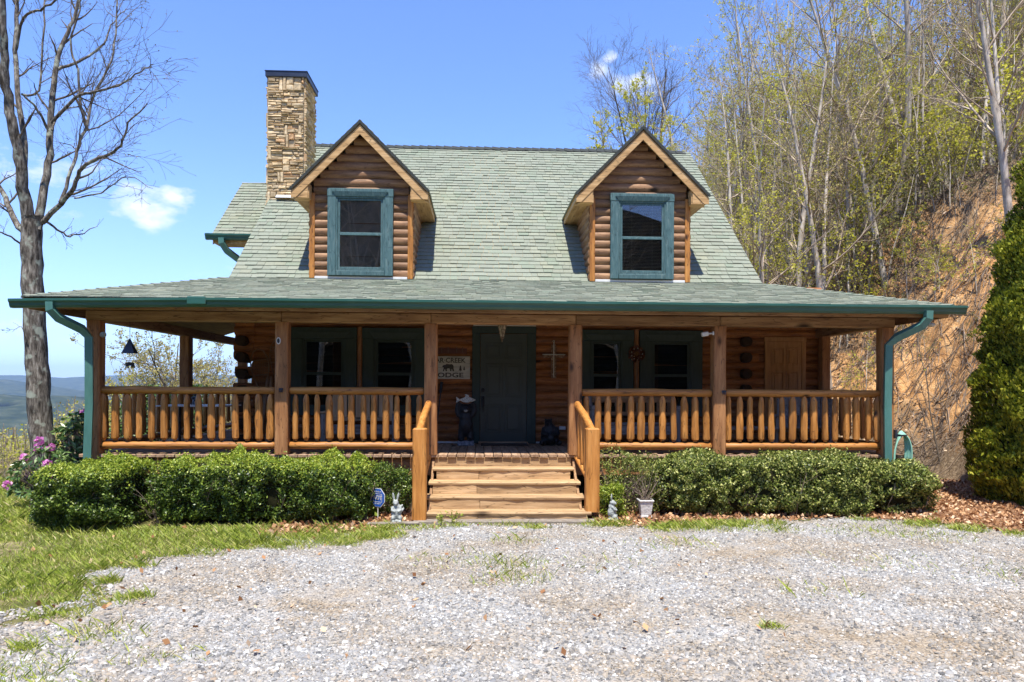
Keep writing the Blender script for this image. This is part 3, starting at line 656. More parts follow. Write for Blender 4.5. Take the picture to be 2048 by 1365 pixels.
# ---------------- railings
def rail_log(mb, p, q, r):
    p, q = Vector(p), Vector(q); n = max(4, int((q - p).length / .3)); pts = []; rad = []
    pts.append(p); rad.append(r * .55); 
    for i in range(n + 1):
        t = .012 + .976 * i / n; pts.append(p.lerp(q, t) + Vector((random.uniform(-.004, .004), random.uniform(-.004, .004), random.uniform(-.005, .005)))); rad.append(r * random.uniform(.94, 1.06))
    pts.append(q); rad.append(r * .55)
    mb.tube(pts, rad, 12)
def baluster(x, y, r, zb=1.075, zt=1.775):
    m = MB(); zc = zb + random.uniform(-.008, .008); lean = random.uniform(-.02, .012)
    prof = [(zc - .035, .55), (zc - .012, .62), (zc, .98), (zc + .03, 1.03), (zc + .15, random.uniform(.93, 1.08)), (zc + .28, random.uniform(.9, 1.08)), (zc + .42, random.uniform(.9, 1.04)), (zc + .54, random.uniform(.86, 1)), (zt - .10, .9), (zt - .055, .74), (zt - .02, .45), (zt + .012, .22)]
    pts = [(x + lean * (z - 1.4) + random.uniform(-.003, .003), y + random.uniform(-.003, .003), z) for z, _ in prof]
    m.tube(pts, [r * k for _, k in prof], 10, wob=.055)
    return m
def railing(a, b, n, y=None, along='x', other=YP):
    m = MB()
    if along == 'x': rail_log(m, (a, other, 1.815), (b, other, 1.815), .06); rail_log(m, (a, other, .962), (b, other, .962), .057)
    else: rail_log(m, (other, a, 1.80), (other, b, 1.80), .06); rail_log(m, (other, a, .962), (other, b, .962), .057)
    rl = m.build('railing', RAILW[along], house, smooth=True)
    for i in range(n):
        t = a + (b - a) * (i + .5 + random.uniform(-.07, .07)) / n; r = random.choice((.046, .050, .054, .059))
        q = baluster(t, other, r) if along == 'x' else baluster(other, t, r)
        o = q.build('baluster', RAILW['z'], rl); autosmooth(o, 30)
    return rl
railing(-5.87, -3.17, 15, other=YP - .0); railing(-2.965, -.87, 12); railing(1.595, 3.70, 12); railing(3.895, 6.50, 15)
railing(11.46, 14.65, 10, along='y', other=-5.905); railing(14.85, 18.1, 9, along='y', other=-5.905); railing(11.46, YW - .3, 8, along='y', other=6.53)

# ---------------- steps
ST = [(11.07, .645, -.72, 1.46), (10.79, .467, -.76, 1.52), (10.51, .289, -.80, 1.56), (10.22, .111, -.87, 1.60)]
sm = MB(); rm_ = MB(); sg = MB()
steps = None
for i, (y, z, x0, x1) in enumerate(ST):
    yb = (11.34 if i == 0 else ST[i - 1][0] + .05)
    mid = .05 + random.uniform(-.3, .3)
    n = 7; vs = []                                   # weathered front edge
    for a, b in ((x0, x1),):
        f = .045; fr = [y + random.uniform(-.008, .012) for _ in range(15)]
        xs = [a + (b - a) * k / 14 for k in range(15)]
        vs = []
        for k, xx in enumerate(xs): vs += [(xx, fr[k], z - f), (xx, fr[k] - .006, z - .02), (xx, fr[k] + .008, z), (xx, yb, z), (xx, yb, z - f)]
        fs = [(k * 5 + j, (k + 1) * 5 + j, (k + 1) * 5 + (j + 1) % 5, k * 5 + (j + 1) % 5) for k in range(14) for j in range(5)] + [(0, 1, 2, 3, 4), (74, 73, 72, 71, 70)]
        sm.add(vs, fs)
    zb = (ST[i + 1][1] if i < 3 else -.06)
    mid = -.02 + random.uniform(-.02, .04)
    rm_.bbox(x0 + .06, mid - .002, y + .014, y + .045, zb, z - .046, .003); rm_.bbox(mid + .002, x1 - .06, y + .016, y + .045, zb, z - .046, .003)
rm_.bbox(-.7, 1.44, 11.3, 11.335, .645, .782, .003)
sgs = []
for x in (-.74, 1.46): sg = MB(); sg.prism([(x, 10.3, -.05), (x, 11.34, -.05), (x, 11.34, .78), (x, 11.2, .62), (x, 10.85, .40), (x, 10.35, .06)], (.035, 0, 0)); sgs.append(sg)
st = sm.build('steps', STEPW['x'], house); rm_.build('riser', STEPW['x'], st); [q_.build('stringer', BEAMW['y'], st) for q_ in sgs]
sl_ = MB(); sl_.bbox(-.93, 1.66, 10.05, 10.24, -.05, .014, .008); sl_.build('footing_slab', M['slab'], st)
for sx, x, yn, z0, yb in ((-1, -.845, 10.24, -.04, 11.27), (1, 1.625, 10.36, .10, 11.27)):
    m = MB(); w = .098
    ring = [(-1, -.8), (-.8, -1), (.8, -1), (1, -.8), (1, .8), (.8, 1), (-.8, 1), (-1, .8)]
    vs = []; zs = [z0, .3, .6, .9, 1.15, 1.288, 1.302]
    for i, z in enumerate(zs):
        k = .82 if i == 6 else 1; j = random.uniform(-.003, .003)
        for a, b in ring: vs.append((x + a * w * k + j, yn + b * w * k, z))
    m.add(vs, [(i * 8 + k, i * 8 + (k + 1) % 8, (i + 1) * 8 + (k + 1) % 8, (i + 1) * 8 + k) for i in range(6) for k in range(8)] + [tuple(range(8))[::-1], tuple(range(48, 56))])
    m.build('newel_post', NEWW['z'], st)
    xt = -.80 if sx < 0 else 1.525
    x2 = x + .02 * sx
    h = MB(); h.tube([(x2, yn + .06, 1.235), (x2 * .6 + xt * .4, (yn + yb) / 2, 1.44), (xt, yb, 1.625)], [.068, .066, .062], 10, flat=.8)
    hr = h.build('handrail', NEWW['y'], st); autosmooth(hr, 50)
    h = MB(); h.tube([(x2, yn + .08, .36 + z0), (xt, yb, .80)], .045, 8); o = h.build('lower_rail', NEWW['y'], st); autosmooth(o, 50)
    for k in range(4):
        t = (k + .9) / 4.8; yy = yn + .08 + (yb - yn - .08) * t; xx = x2 + (xt - x2) * t; zl = .40 + z0 + (.82 - .36 - z0) * t; zt = 1.235 + .39 * t
        q = MB(); q.tube([(xx, yy, zl), (xx, yy, zl + .05), (xx, yy, zt - .12), (xx, yy, zt - .04)], [.02, .036, .034, .016], 8, wob=.05); o = q.build('stair_baluster', NEWW['z'], st); autosmooth(o, 30)

# ---------------- windows
def window(x0, x1, z0, z1, y, tw, frm, sashm, parent, blind=None, bz=0, cover=1.0, head=True, bx=None, backing=None):
    """trim outer rectangle x0..x1, z0..z1 on wall plane y; returns the window object (its trim)"""
    t = MB(); f = y - .075; yb_ = y - .0
    t.bbox(x0, x0 + tw, f, yb_, z0, z1 - tw * .95, .006); t.bbox(x1 - tw, x1, f, yb_, z0, z1 - tw * .95, .006)
    t.bbox(x0 - .006, x1 + .006, f - .006, yb_, z1 - tw * .95, z1, .006); t.bbox(x0 + tw + .002, x1 - tw - .002, f - .012, yb_, z0, z0 + tw * .55, .006)
    if head: t.prism([(x0 + tw + .01, f - .008, z1 - tw * .93), (x1 - tw - .01, f - .008, z1 - tw * .93), (x1 - tw * .55, f - .03, z1 - tw * .40), (x0 + tw * .55, f - .03, z1 - tw * .40)], (0, .026, 0))
    w_ = t.build('window', frm, parent)
    a, b, c, d = x0 + tw, x1 - tw, z0 + tw * .55, z1 - tw * .95; m_ = (c + d) / 2; s = .042
    q = MB(); 
    q.bbox(a, a + .028, f + .012, yb_, c, d, .003); q.bbox(b - .028, b, f + .012, yb_, c, d, .003); q.bbox(a + .028, b - .028, f + .012, yb_, d - .028, d, .003); q.bbox(a + .028, b - .028, f + .012, yb_, c, c + .03, .003)
    a += .03; b -= .03; c += .032; d -= .03
    for (u, v, yy) in ((m_ - .012, d, f + .032), (c, m_ + .012, f + .018)):
        q.bbox(a, a + s, yy, yy + .025, u, v, .003); q.bbox(b - s, b, yy, yy + .025, u, v, .003); q.bbox(a + s, b - s, yy, yy + .025, v - s * .9, v, .003); q.bbox(a + s, b - s, yy, yy + .025, u, u + s, .003)
    q.build('sash', sashm, w_)
    g = MB(); g.box(a + .01, b - .01, f + .040, f + .043, m_, d - .01); g.box(a + .01, b - .01, f + .028, f + .031, c + .01, m_); g.build('pane', M['glass'], w_)
    if blind is not None:
        bl = MB(); z = d - .03; ba, bb = (a + s * .6, b - s * .6) if bx is None else bx
        while z > c + (d - c) * (1 - cover): bl.box(ba, bb, yb_ - .018, yb_ - .004, z - .001, z + .0015, mtx=rotm('X', -38, (0, yb_ - .011, z))); z -= .026
        for xx in (.25, .75): bl.box(ba + (bb - ba) * xx, ba + (bb - ba) * xx + .004, yb_ - .02, yb_ - .018, z, d)
        bl.build('blind', blind, w_)
    r_ = MB(); r_.box(a - .02, b + .02, yb_ + .002, yb_ + .012, c - .02, d + .02); r_.build('window_backing', backing or M['dark_room'], w_)  # flat panel
    return w_
YWF = YW - .045
for x0, x1, bxx in ((-3.51, -2.30, 1), (-2.19, -1.0, 1), (1.86, 2.90, 1), (3.02, 4.22, 1)):
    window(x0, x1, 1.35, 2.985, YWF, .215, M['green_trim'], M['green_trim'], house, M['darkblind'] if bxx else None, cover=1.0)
mu = MB(); mu.tube([(-2.245, YWF - .03, 1.3), (-2.245, YWF - .03, 3.0)], .05, 10, wob=.03); mu.build('half_log_mullion', POSTW['z'], house)
mu = MB(); mu.tube([(2.96, YWF - .03, 1.3), (2.96, YWF - .03, 3.0)], .05, 10, wob=.03); mu.build('half_log_mullion', POSTW['z'], house)

# ---------------- front door
dt = MB(); f = YWF - .05
dt.bbox(-.15, .0, f, YWF, DZ, 2.90, .008); dt.bbox(.88, 1.05, f, YWF, DZ, 2.90, .008); dt.bbox(-.155, 1.055, f - .005, YWF, 2.90, 3.03, .008)
dt.build('door_frame', M['green_trim'], house)
dd = MB(); DX0, DX1 = .006, .874
dd.box(DX0, DX1, f + .012, YWF, DZ + .03, 2.89)
for (a, b, c, d) in ((.115, .395, 2.44, 2.70), (.485, .765, 2.44, 2.70), (.115, .395, 1.72, 2.31), (.485, .765, 1.72, 2.31), (.115, .395, 1.06, 1.55), (.485, .765, 1.06, 1.55)):
    yy = f + .012
    e = .022
    dd.prism([(a, yy, c), (b, yy, c), (b, yy - .008, c + .006), (a, yy - .008, c + .006)], (0, -.0005, 0)) if 0 else None
    # recessed moulding ring then raised field
    dd.bbox(a - e, b + e, yy - .014, yy + .001, d, d + e, .003); dd.bbox(a - e, b + e, yy - .009, yy + .001, c - e, c, .003); dd.bbox(a - e, a, yy - .009, yy + .001, c, d, .003); dd.bbox(b, b + e, yy - .009, yy + .001, c, d, .003)
    dd.bbox(a + .03, b - .03, yy - .010, yy + .001, c + .03, d - .03, .008)
door = dd.build('front_door', M['door'], house)
hd = MB(); hx = .055
hd.ell((hx, f - .012, 1.83), (.034, .02, .04)); hd.bbox(hx - .028, hx + .028, f - .004, f + .012, 1.52, 1.72, .006); hd.tube([(hx, f, 1.68), (hx, f - .05, 1.66), (hx, f - .06, 1.58), (hx, f - .05, 1.46), (hx, f, 1.42)], .012, 8); hd.ell((hx, f - .02, 1.70), (.03, .016, .012))
hd.build('door_handle', M['black'], door)
th = MB(); th.bbox(-.03, .9, YWF - .14, YWF - .05, DZ + .001, DZ + .04, .006); th.build('threshold', DECKW['x'], house)
fl = MB(); fl.box(-.82, -.15, YW - .055, YW - .04, DZ + .003, DZ + .035); fl.box(1.06, 1.42, YW - .055, YW - .04, DZ + .003, DZ + .035); fl.build('wall_flashing', M['white'], house)
# storeroom door on the right
sd = MB(); f2 = YWF - .03
sd.bbox(5.44, 5.52, f2, YWF, DZ, 2.87, .006); sd.bbox(6.16, 6.24, f2, YWF, DZ, 2.87, .006); sd.bbox(5.43, 6.25, f2 - .004, YWF, 2.79, 2.88, .006)
sdf = sd.build('storeroom_door', M['firdoor'], house)
s2 = MB(); s2.box(5.523, 6.157, f2 + .012, YWF, DZ + .01, 2.785)
for a, b, c, d in ((5.6, 5.8, 2.35, 2.66), (5.88, 6.08, 2.35, 2.66), (5.6, 5.8, 1.6, 2.2), (5.88, 6.08, 1.6, 2.2), (5.6, 5.8, 1.0, 1.45), (5.88, 6.08, 1.0, 1.45)):
    e = .018; yy = f2 + .012
    s2.bbox(a - e, b + e, yy - .022, yy + .001, d, d + e, .003); s2.bbox(a - e, b + e, yy - .008, yy + .001, c - e, c, .003); s2.bbox(a - e, a, yy - .016, yy + .001, c, d, .003); s2.bbox(b, b + e, yy - .016, yy + .001, c, d, .003); s2.bbox(a + .03, b - .03, yy - .02, yy + .001, c + .03, d - .03, .006)
s2.build('door_leaf', M['firdoor'], sdf)
kn = MB(); kn.ell((5.57, f2 - .03, 1.84), (.03, .03, .03)); kn.build('door_knob', M['black'], sdf)

# ---------------- dormers
def dormer(cx, seed, shift):
    X0, X1, Yf = cx - .92, cx + .92, YK - .02; ez = 5.44; apex = 6.62; hw = 1.21; OV = .26
    zr = lambda x: apex - abs(x - cx) * 1.0                      # top of the roof
    roof_y = lambda z: YK + (z - ZK) / ((ZR - ZK) / (YR - YK))
    m = MB()
    logwall(m, (X0 + .06, Yf), (X1 - .06, Yf), ZK + .02, apex - .12, lambda z: None if apex - .2 - z < .04 else (max(0, .86 - (apex - .14 - z)), min(1.72, .86 + (apex - .14 - z))), course=.150, bulge=.04, brk=False, seed=seed)
    d = m.build('dormer', DORW['x'], house); autosmooth(d, 50)
    for s, x in ((-1, X0), (1, X1)):
        m = MB()
        A, B = ((x + .02 * 0, roof_y(5.5)), (x, Yf + .0)) if s < 0 else ((x, Yf), (x, roof_y(5.5)))
        Lc = roof_y(5.5) - Yf
        def cl(z, s=s, Lc=Lc):
            l = roof_y(z) - Yf + .1
            l = max(.05, min(Lc, l)); return (Lc - l, Lc) if s < 0 else (0, l)
        logwall(m, A, B, ZK + .02, 5.50, cl, course=.150, bulge=.035, brk=False, seed=seed + s)
        q = m.build('dormer_side_wall', DORW['y'], d); autosmooth(q, 50)
    for x in (X0 + .0, X1 - .075): m = MB(); m.bbox(x - .01, x + .085, Yf - .055, Yf + .04, ZK - .0, ez - .06, .008); m.build('corner_board', RAILW['z'], d)
    m = MB(); m.bbox(X0 + .09, X1 - .09, Yf - .07, Yf, ZK - .01, ZK + .035, .004); m.build('base_flashing', M['white'], d)
    # roof slabs, soffit and rake boards
    t = .05; Yf0 = Yf - OV
    def yb(z): return roof_y(z) + .03
    for s in (-1, 1):
        xe = cx + s * hw; ze = zr(xe)
        m = MB()
        P = [(cx, Yf0, apex), (xe, Yf0, ze), (xe, yb(ze), ze), (cx, yb(apex), apex)]
        nn = Vector((s, 0, 1)).normalized()
        pts = [Vector(p) for p in P]; m.prism(pts, -nn * t)
        # soffit under the eave
        m.prism([(xe, Yf0 + .03, ze - .12), (X0 + .01 if s < 0 else X1 - .01, Yf0 + .03, ze - .12), (X0 + .01 if s < 0 else X1 - .01, yb(ze - .1), ze - .12), (xe, yb(ze - .1), ze - .12)], (0, 0, -.012))
        m.prism([(xe - s * .002, Yf0 + .01, ze - .05), (xe - s * .002, yb(ze) - .02, ze - .05), (xe - s * .002, yb(ze - .1) - .04, ze - .135), (xe - s * .002, Yf0 + .01, ze - .135)], (-s * .02, 0, 0))
        rp = m.build('dormer_roof', TRIMW['y'], d)
        k = MB()
        n2 = nn * .002
        U = Vector((0, 1, 0)); V = Vector((-s, 0, 1)); Lr = hw * math.sqrt(2)
        # polygon in (y, v): the back edge follows the main roof
        q0 = [(Yf0 - .02, -.02), (yb(ze), -.02), (yb(apex), Lr), (Yf0 - .02, Lr)]
        shingle_plane(k, Vector((xe, 0, ze)), U, V, q0, seed=seed + 5 + s)
        k.build('shingles', M['shingle'], rp)
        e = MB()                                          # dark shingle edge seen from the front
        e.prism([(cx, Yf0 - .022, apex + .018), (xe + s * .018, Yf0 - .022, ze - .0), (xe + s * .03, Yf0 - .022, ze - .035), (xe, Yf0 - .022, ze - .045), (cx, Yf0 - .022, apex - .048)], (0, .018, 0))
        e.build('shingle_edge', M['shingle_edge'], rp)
        m = MB()                                          # rake board with boxed return at its foot
        m.prism([(cx, Yf0, apex - .055), (xe, Yf0, ze - .055), (xe, Yf0, ze - .17), (cx + s * (hw - .085), Yf0, ze - .17), (cx, Yf0, apex - .235 - .0)], (0, .03, 0))
        xi = X0 + .005 if s < 0 else X1 - .005
        m.prism([(xe - s * .09, Yf0 + .012, ze - .17), (xi, Yf0 + .012, ze - .17), (xi, Yf0 + .012, zr(xi) - .20), (xe - s * .10, Yf0 + .012, ze - .14)], (0, .02, 0))
        m.prism([(xi - s * .02, Yf0 + .035, ze - .17), (xi - s * .02, Yf - .01, ze - .17), (xi - s * .02, Yf - .01, zr(xi) - .2), (xi - s * .02, Yf0 + .035, zr(xi) - .2)], (s * .02, 0, 0))
        m.prism([(xe - s * .09, Yf0 + .02, ze - .172), (xi, Yf0 + .02, ze - .172), (xi, Yf - .0, ze - .172), (xe - s * .0, Yf - .0, ze - .172)], (0, 0, .01))
        m.build('rake_board', TRIMW['x'], rp)
        m = MB()
        m.prism([(cx, Yf0 + .032, apex - .10), (xi, Yf0 + .032, zr(xi) - .10), (xi, Yf, zr(xi) - .10), (cx, Yf, apex - .10)], (0, 0, -.015)); m.build('soffit', TRIMW['x'], rp)
    return d
D1 = dormer(-2.16, 41, 0); D2 = dormer(2.93, 61, 0)
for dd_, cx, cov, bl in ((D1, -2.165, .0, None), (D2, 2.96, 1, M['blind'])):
    wn = window(cx - .59, cx + .58, 3.885, 5.45, YK - .065, .15, M['teal'], M['teal'], dd_, bl, cover=.97, backing=M['pane_grey'] if bl is None else None)
hd_ = None

# ---------------- chimney of stacked stone
def stone_face(mb, o, u, nrm, W, H, seed):
    rr = random.Random(seed); o, u, nrm = Vector(o), Vector(u), Vector(nrm); Z = Vector((0, 0, 1))
    def st(a, b, c, d):
        if b - a < .012 or d - c < .012: return
        g = .0045; dep = rr.uniform(.015, .062); j = min(.012, (d - c) * .2)
        vs = []
        for k, (x, z) in enumerate(((a + g, c + g), (b - g, c + g), (b - g, d - g), (a + g, d - g))):
            vs.append(o + u * x + Z * z - nrm * .02)
        bev = min(.012, (d - c) * .25)
        for k, (x, z) in enumerate(((a + g, c + g), (b - g, c + g), (b - g, d - g), (a + g, d - g))):
            vs.append(o + u * (x + rr.uniform(-j, j) * .5) + Z * (z + rr.uniform(-j, j) * .5) + nrm * (dep * .6))
        for k, (x, z) in enumerate(((a + g + bev, c + g + bev), (b - g - bev, c + g + bev), (b - g - bev, d - g - bev), (a + g + bev, d - g - bev))):
            vs.append(o + u * (x + rr.uniform(-j, j)) + Z * (z + rr.uniform(-j, j)) + nrm * (dep + rr.uniform(-.008, .008)))
        f = []
        for l in (0, 4): f += [(l + k, l + (k + 1) % 4, l + 4 + (k + 1) % 4, l + 4 + k) for k in range(4)]
        mb.add(vs, f + [(8, 9, 10, 11)])
    def rows(a, b, c, d):
        z = c
        while z < d - .012:
            h = min(rr.choice((.03, .036, .042, .05, .06, .075)), d - z)
            if d - z - h < .02: h = d - z
            x = a
            while x < b - .01:
                w_ = min(rr.uniform(.09, .34), b - x)
                if b - x - w_ < .06: w_ = b - x
                st(x, x + w_, z, z + h); x += w_
            z += h
    z = 0
    while z < H - .01:
        h = min(rr.uniform(.16, .34), H - z)
        x = 0; first = True
        while x < W - .01:
            k = rr.random()
            if k < .25: w_ = min(rr.uniform(.055, .085), W - x); st(x, x + w_, z, z + h)        # upright stone
            elif k < .38: w_ = min(rr.uniform(.10, .18), W - x); h2 = h * rr.uniform(.4, .6); st(x, x + w_, z, z + h2); st(x, x + w_, z + h2, z + h)
            else:
                w_ = min(rr.uniform(.2, .5), W - x)
                if W - x - w_ < .07: w_ = W - x
                rows(x, x + w_, z, z + h)
            x += w_
        z += h
CX0, CX1, CY0, CY1, CZ0, CZ1 = -4.56, -3.80, 15.62, 16.55, 2.0, 8.50
cm_ = MB(); cm_.box(CX0, CX1, CY0, CY1, CZ0, CZ1); chim = cm_.build('chimney', M['mortar'], house)
cs = MB()
stone_face(cs, (CX0, CY0, 5.0), (1, 0, 0), (0, -1, 0), CX1 - CX0, CZ1 - 5.0, 5)
stone_face(cs, (CX1, CY0, 5.0), (0, 1, 0), (1, 0, 0), CY1 - CY0, CZ1 - 5.0, 6)
stone_face(cs, (CX0, CY1, 2.0), (0, -1, 0), (-1, 0, 0), CY1 - CY0, CZ1 - 2.0, 7)
stone_face(cs, (CX1, CY1, 5.8), (-1, 0, 0), (0, 1, 0), CX1 - CX0, CZ1 - 5.8, 8)
cs.build('stonework', M['stone'], chim)
cc = MB(); cc.bbox(CX0 - .045, CX1 + .075, CY0 - .075, CY1 + .06, CZ1 - .01, CZ1 + .10, .008); cc.box(CX0 - .055, CX1 + .085, CY0 - .085, CY1 + .07, CZ1 + .1, CZ1 + .115); cc.build('chimney_cap', M['metal_dark'], chim)
fs_ = MB(); fs_.prism([(CX0 + .2, CY0 - .05, 5.96), (CX1 + .08, CY0 - .05, 5.96), (CX1 + .08, CY0 - .13, 5.895), (CX0 + .2, CY0 - .13, 5.895)], (0, 0, .01)); fs_.build('flashing', M['white'], chim)

# ================================================================== LAND
rng = np.random.RandomState(11)
# driveway outline in metres (gravel inside)
DRIVE = np.array([(-2.6, -6), (-2.9, 3.2), (-3.1, 4.6), (-3.75, 5.3), (-3.35, 6.4), (-3.80, 7.2), (-3.6, 7.9), (-2.9, 8.65), (-2.4, 9.1), (-1.45, 9.38), (-.95, 10.0), (.3, 10.06), (1.62, 9.98), (2.2, 9.75), (2.75, 9.72), (3.2, 9.95),
                  (4.2, 10.2), (5.5, 10.42), (6.2, 10.1), (6.9, 9.55), (7.6, 8.9), (9.5, 7.6), (12, 5), (14, -6)])
def sdist(x, y, P=DRIVE):
    """signed distance to the outline, positive inside"""
    x = np.asarray(x, float); y = np.asarray(y, float); d = np.full(x.shape, 1e9); ins = np.zeros(x.shape, bool); n = len(P)
    for i in range(n):
        ax, ay = P[i]; bx, by = P[(i + 1) % n]; ex, ey = bx - ax, by - ay
        t = np.clip(((x - ax) * ex + (y - ay) * ey) / (ex * ex + ey * ey), 0, 1)
        d = np.minimum(d, np.hypot(x - ax - ex * t, y - ay - ey * t))
        c = ((ay > y) != (by > y)) & (x < (bx - ax) * (y - ay) / (by - ay + 1e-12) + ax); ins ^= c
    return np.where(ins, d, -d)
def fall(x, y):                                  # how far past the brow of the hill, to the left and behind
    return np.maximum(0, np.maximum((y - 14.6) * .95 + (x + 9.3) * -.12 - np.clip((x + 7.0) * 3.2, 0, 12) , (-x - 13.5) * .9))
def ground_h(x, y):
    x = np.asarray(x, float); y = np.asarray(y, float)
    s = fall(x, y); z = -np.where(s < 3, s * s * .07, .63 + (s - 3) * .34)
    far = np.hypot(x, y)
    z = np.where(s > 30, -9.8 - (s - 30) * .07, z); z = np.where(s > 140, -17.5 - (s - 140) * .26, z)
    z = np.maximum(z, -75 - 40 * np.clip(far / 1500, 0, 1))
    z = z + np.clip(s / 30, 0, 1) * smooth_noise(x, y, 3, 3, .05) * 1.2 + .012 * smooth_noise(x, y, 5, 3, 1.3)
    z = z - .02 * np.clip(far / 10, 0, 1)
    # the land drops away behind the house, below the wooded slope on the right
    return z
def hill_base(y):
    return np.where(y < 17, 10.45 - np.clip(y - 11, -9, 3) * .05, np.where(y < 20, 10.3 - (y - 17) * .3, 9.4 - .30 * (y - 20)))
def hill_h(x, y):
    x = np.asarray(x, float); y = np.asarray(y, float)
    b = hill_base(y) + .35 * smooth_noise(y, x * .2, 9, 2, .5); s = x - b
    top = np.clip(9.0 - .40 * np.maximum(y - 19, 0) + .1 * np.minimum(y - 19, 0), 2.2, 10); k = 1.4
    w0 = top / k
    z = np.where(s < 0, s * .8, np.where(s < w0, s * k, top + (s - w0) * .40))
    z = z + np.clip(s * 1.2, 0, 1) * (.32 * smooth_noise(x, y, 21, 4, 1.1) + .11 * smooth_noise(x + z * .7, y, 22, 3, 4.5))
    return z
def z_at(x, y): return float(np.maximum(ground_h(x, y), hill_h(x, y)))

# ---- ground sheet, reaching the horizon
def sinh_axis(lo, hi, n, c, k): 
    a = math.asinh((lo - c) / k); b = math.asinh((hi - c) / k); return c + k * np.sinh(np.linspace(a, b, n))
gx = sinh_axis(-11000, 11000, 420, -3, 5.0); gy = sinh_axis(-3000, 12000, 420, 9, 5.0)
X, Y = np.meshgrid(gx, gy); Zg = ground_h(X, Y)
nx, ny = len(gx), len(gy); idx = np.arange(nx * ny).reshape(ny, nx)
Fg = np.stack([idx[:-1, :-1], idx[:-1, 1:], idx[1:, 1:], idx[1:, :-1]], -1).reshape(-1, 4)
def groundmat():
    m, N, L = newmat('grassy_ground')
    o = N.new('ShaderNodeOutputMaterial'); p = N.new('ShaderNodeBsdfPrincipled'); L.new(p.outputs[0], o.inputs[0]); p.inputs['Roughness'].default_value = .95; p.inputs['Specular IOR Level'].default_value = .1
    g = N.new('ShaderNodeNewGeometry'); n1 = N.new('ShaderNodeTexNoise'); n1.inputs['Scale'].default_value = 2.2; n1.inputs['Detail'].default_value = 10; n1.inputs['Roughness'].default_value = .7; L.new(g.outputs['Position'], n1.inputs[0])
    a = ramp(N, ((.3, (.045, .055, .015)), (.48, (.10, .10, .03)), (.58, (.20, .165, .08)), (.70, (.36, .28, .18)))); L.new(n1.outputs['Fac'], a.inputs[0])
    n2 = N.new('ShaderNodeTexNoise'); n2.inputs['Scale'].default_value = .06; n2.inputs['Detail'].default_value = 8; n2.inputs['Roughness'].default_value = .7; L.new(g.outputs['Position'], n2.inputs[0])
    b = ramp(N, ((.35, (.05, .06, .025)), (.5, (.12, .12, .055)), (.65, (.22, .20, .11)))); L.new(n2.outputs['Fac'], b.inputs[0])
    s = N.new('ShaderNodeSeparateXYZ'); L.new(g.outputs['Position'], s.inputs[0]); mr = N.new('ShaderNodeMapRange'); L.new(s.outputs[2], mr.inputs[0]); mr.inputs[1].default_value = -2.2; mr.inputs[2].default_value = -.6
    mx = N.new('ShaderNodeMix'); mx.data_type = 'RGBA'; L.new(mr.outputs[0], mx.inputs[0]); L.new(b.outputs[0], mx.inputs[6]); L.new(a.outputs[0], mx.inputs[7]); L.new(mx.outputs[2], p.inputs[0])
    bp = N.new('ShaderNodeBump'); bp.inputs['Strength'].default_value = .6; bp.inputs['Distance'].default_value = .05; L.new(n1.outputs['Fac'], bp.inputs['Height']); L.new(bp.outputs[0], p.inputs['Normal'])
    return m
tagp(np_obj('ground', np.stack([X, Y, Zg], -1).reshape(-1, 3), Fg, groundmat(), smooth=True), kind='structure')

# ---- gravel driveway sheet
def grid_region(x0, x1, y0, y1, st, keep, hf, lift):
    xs = np.arange(x0, x1, st); ys = np.arange(y0, y1, st); X, Y = np.meshgrid(xs, ys); k = keep(X, Y)
    ii = np.arange(X.size).reshape(X.shape); q = k[:-1, :-1] & k[1:, 1:] & k[:-1, 1:] & k[1:, :-1]
    F = np.stack([ii[:-1, :-1], ii[:-1, 1:], ii[1:, 1:], ii[1:, :-1]], -1)[q]
    V = np.stack([X, Y, hf(X, Y) + lift], -1).reshape(-1, 3); u, inv = np.unique(F, return_inverse=True)
    return V[u], inv.reshape(-1, 4)
def edge_noise(x, y): return .10 * smooth_noise(x, y, 31, 4, 3.0)
def gravelmat():
    m, N, L = newmat('crushed_stone')
    o = N.new('ShaderNodeOutputMaterial'); p = N.new('ShaderNodeBsdfPrincipled'); L.new(p.outputs[0], o.inputs[0]); p.inputs['Roughness'].default_value = .9; p.inputs['Specular IOR Level'].default_value = .15
    g = N.new('ShaderNodeNewGeometry'); v = N.new('ShaderNodeTexVoronoi'); v.inputs['Scale'].default_value = 75; v.inputs['Randomness'].default_value = 1; L.new(g.outputs['Position'], v.inputs['Vector'])
    sp = N.new('ShaderNodeSeparateColor'); L.new(v.outputs['Color'], sp.inputs[0])
    a = ramp(N, ((0, (.14, .135, .125)), (.25, (.25, .24, .225)), (.55, (.34, .325, .295)), (.8, (.42, .385, .33)), (1, (.52, .50, .47)))); L.new(sp.outputs[0], a.inputs[0])
    n = N.new('ShaderNodeTexNoise'); n.inputs['Scale'].default_value = .9; n.inputs['Detail'].default_value = 6; n.inputs['Roughness'].default_value = .65; L.new(g.outputs['Position'], n.inputs[0])
    b = ramp(N, ((.42, (1, 1, 1)), (.56, (.88, .77, .63)), (.68, (.72, .58, .42)))); L.new(n.outputs['Fac'], b.inputs[0])
    mx = N.new('ShaderNodeMix'); mx.data_type = 'RGBA'; mx.blend_type = 'MULTIPLY'; mx.inputs[0].default_value = 1; L.new(a.outputs[0], mx.inputs[6]); L.new(b.outputs[0], mx.inputs[7]); L.new(mx.outputs[2], p.inputs[0])
    bp = N.new('ShaderNodeBump'); bp.inputs['Strength'].default_value = .8; bp.inputs['Distance'].default_value = .01; bp.invert = True; L.new(v.outputs['Distance'], bp.inputs['Height']); L.new(bp.outputs[0], p.inputs['Normal'])
    return m
Vd, Fd = grid_region(-5, 12, -4, 10.8, .07, lambda x, y: sdist(x, y) + edge_noise(x, y) > 0, ground_h, .006)
tagp(np_obj('gravel_driveway', Vd, Fd, gravelmat(), smooth=True), kind='structure')
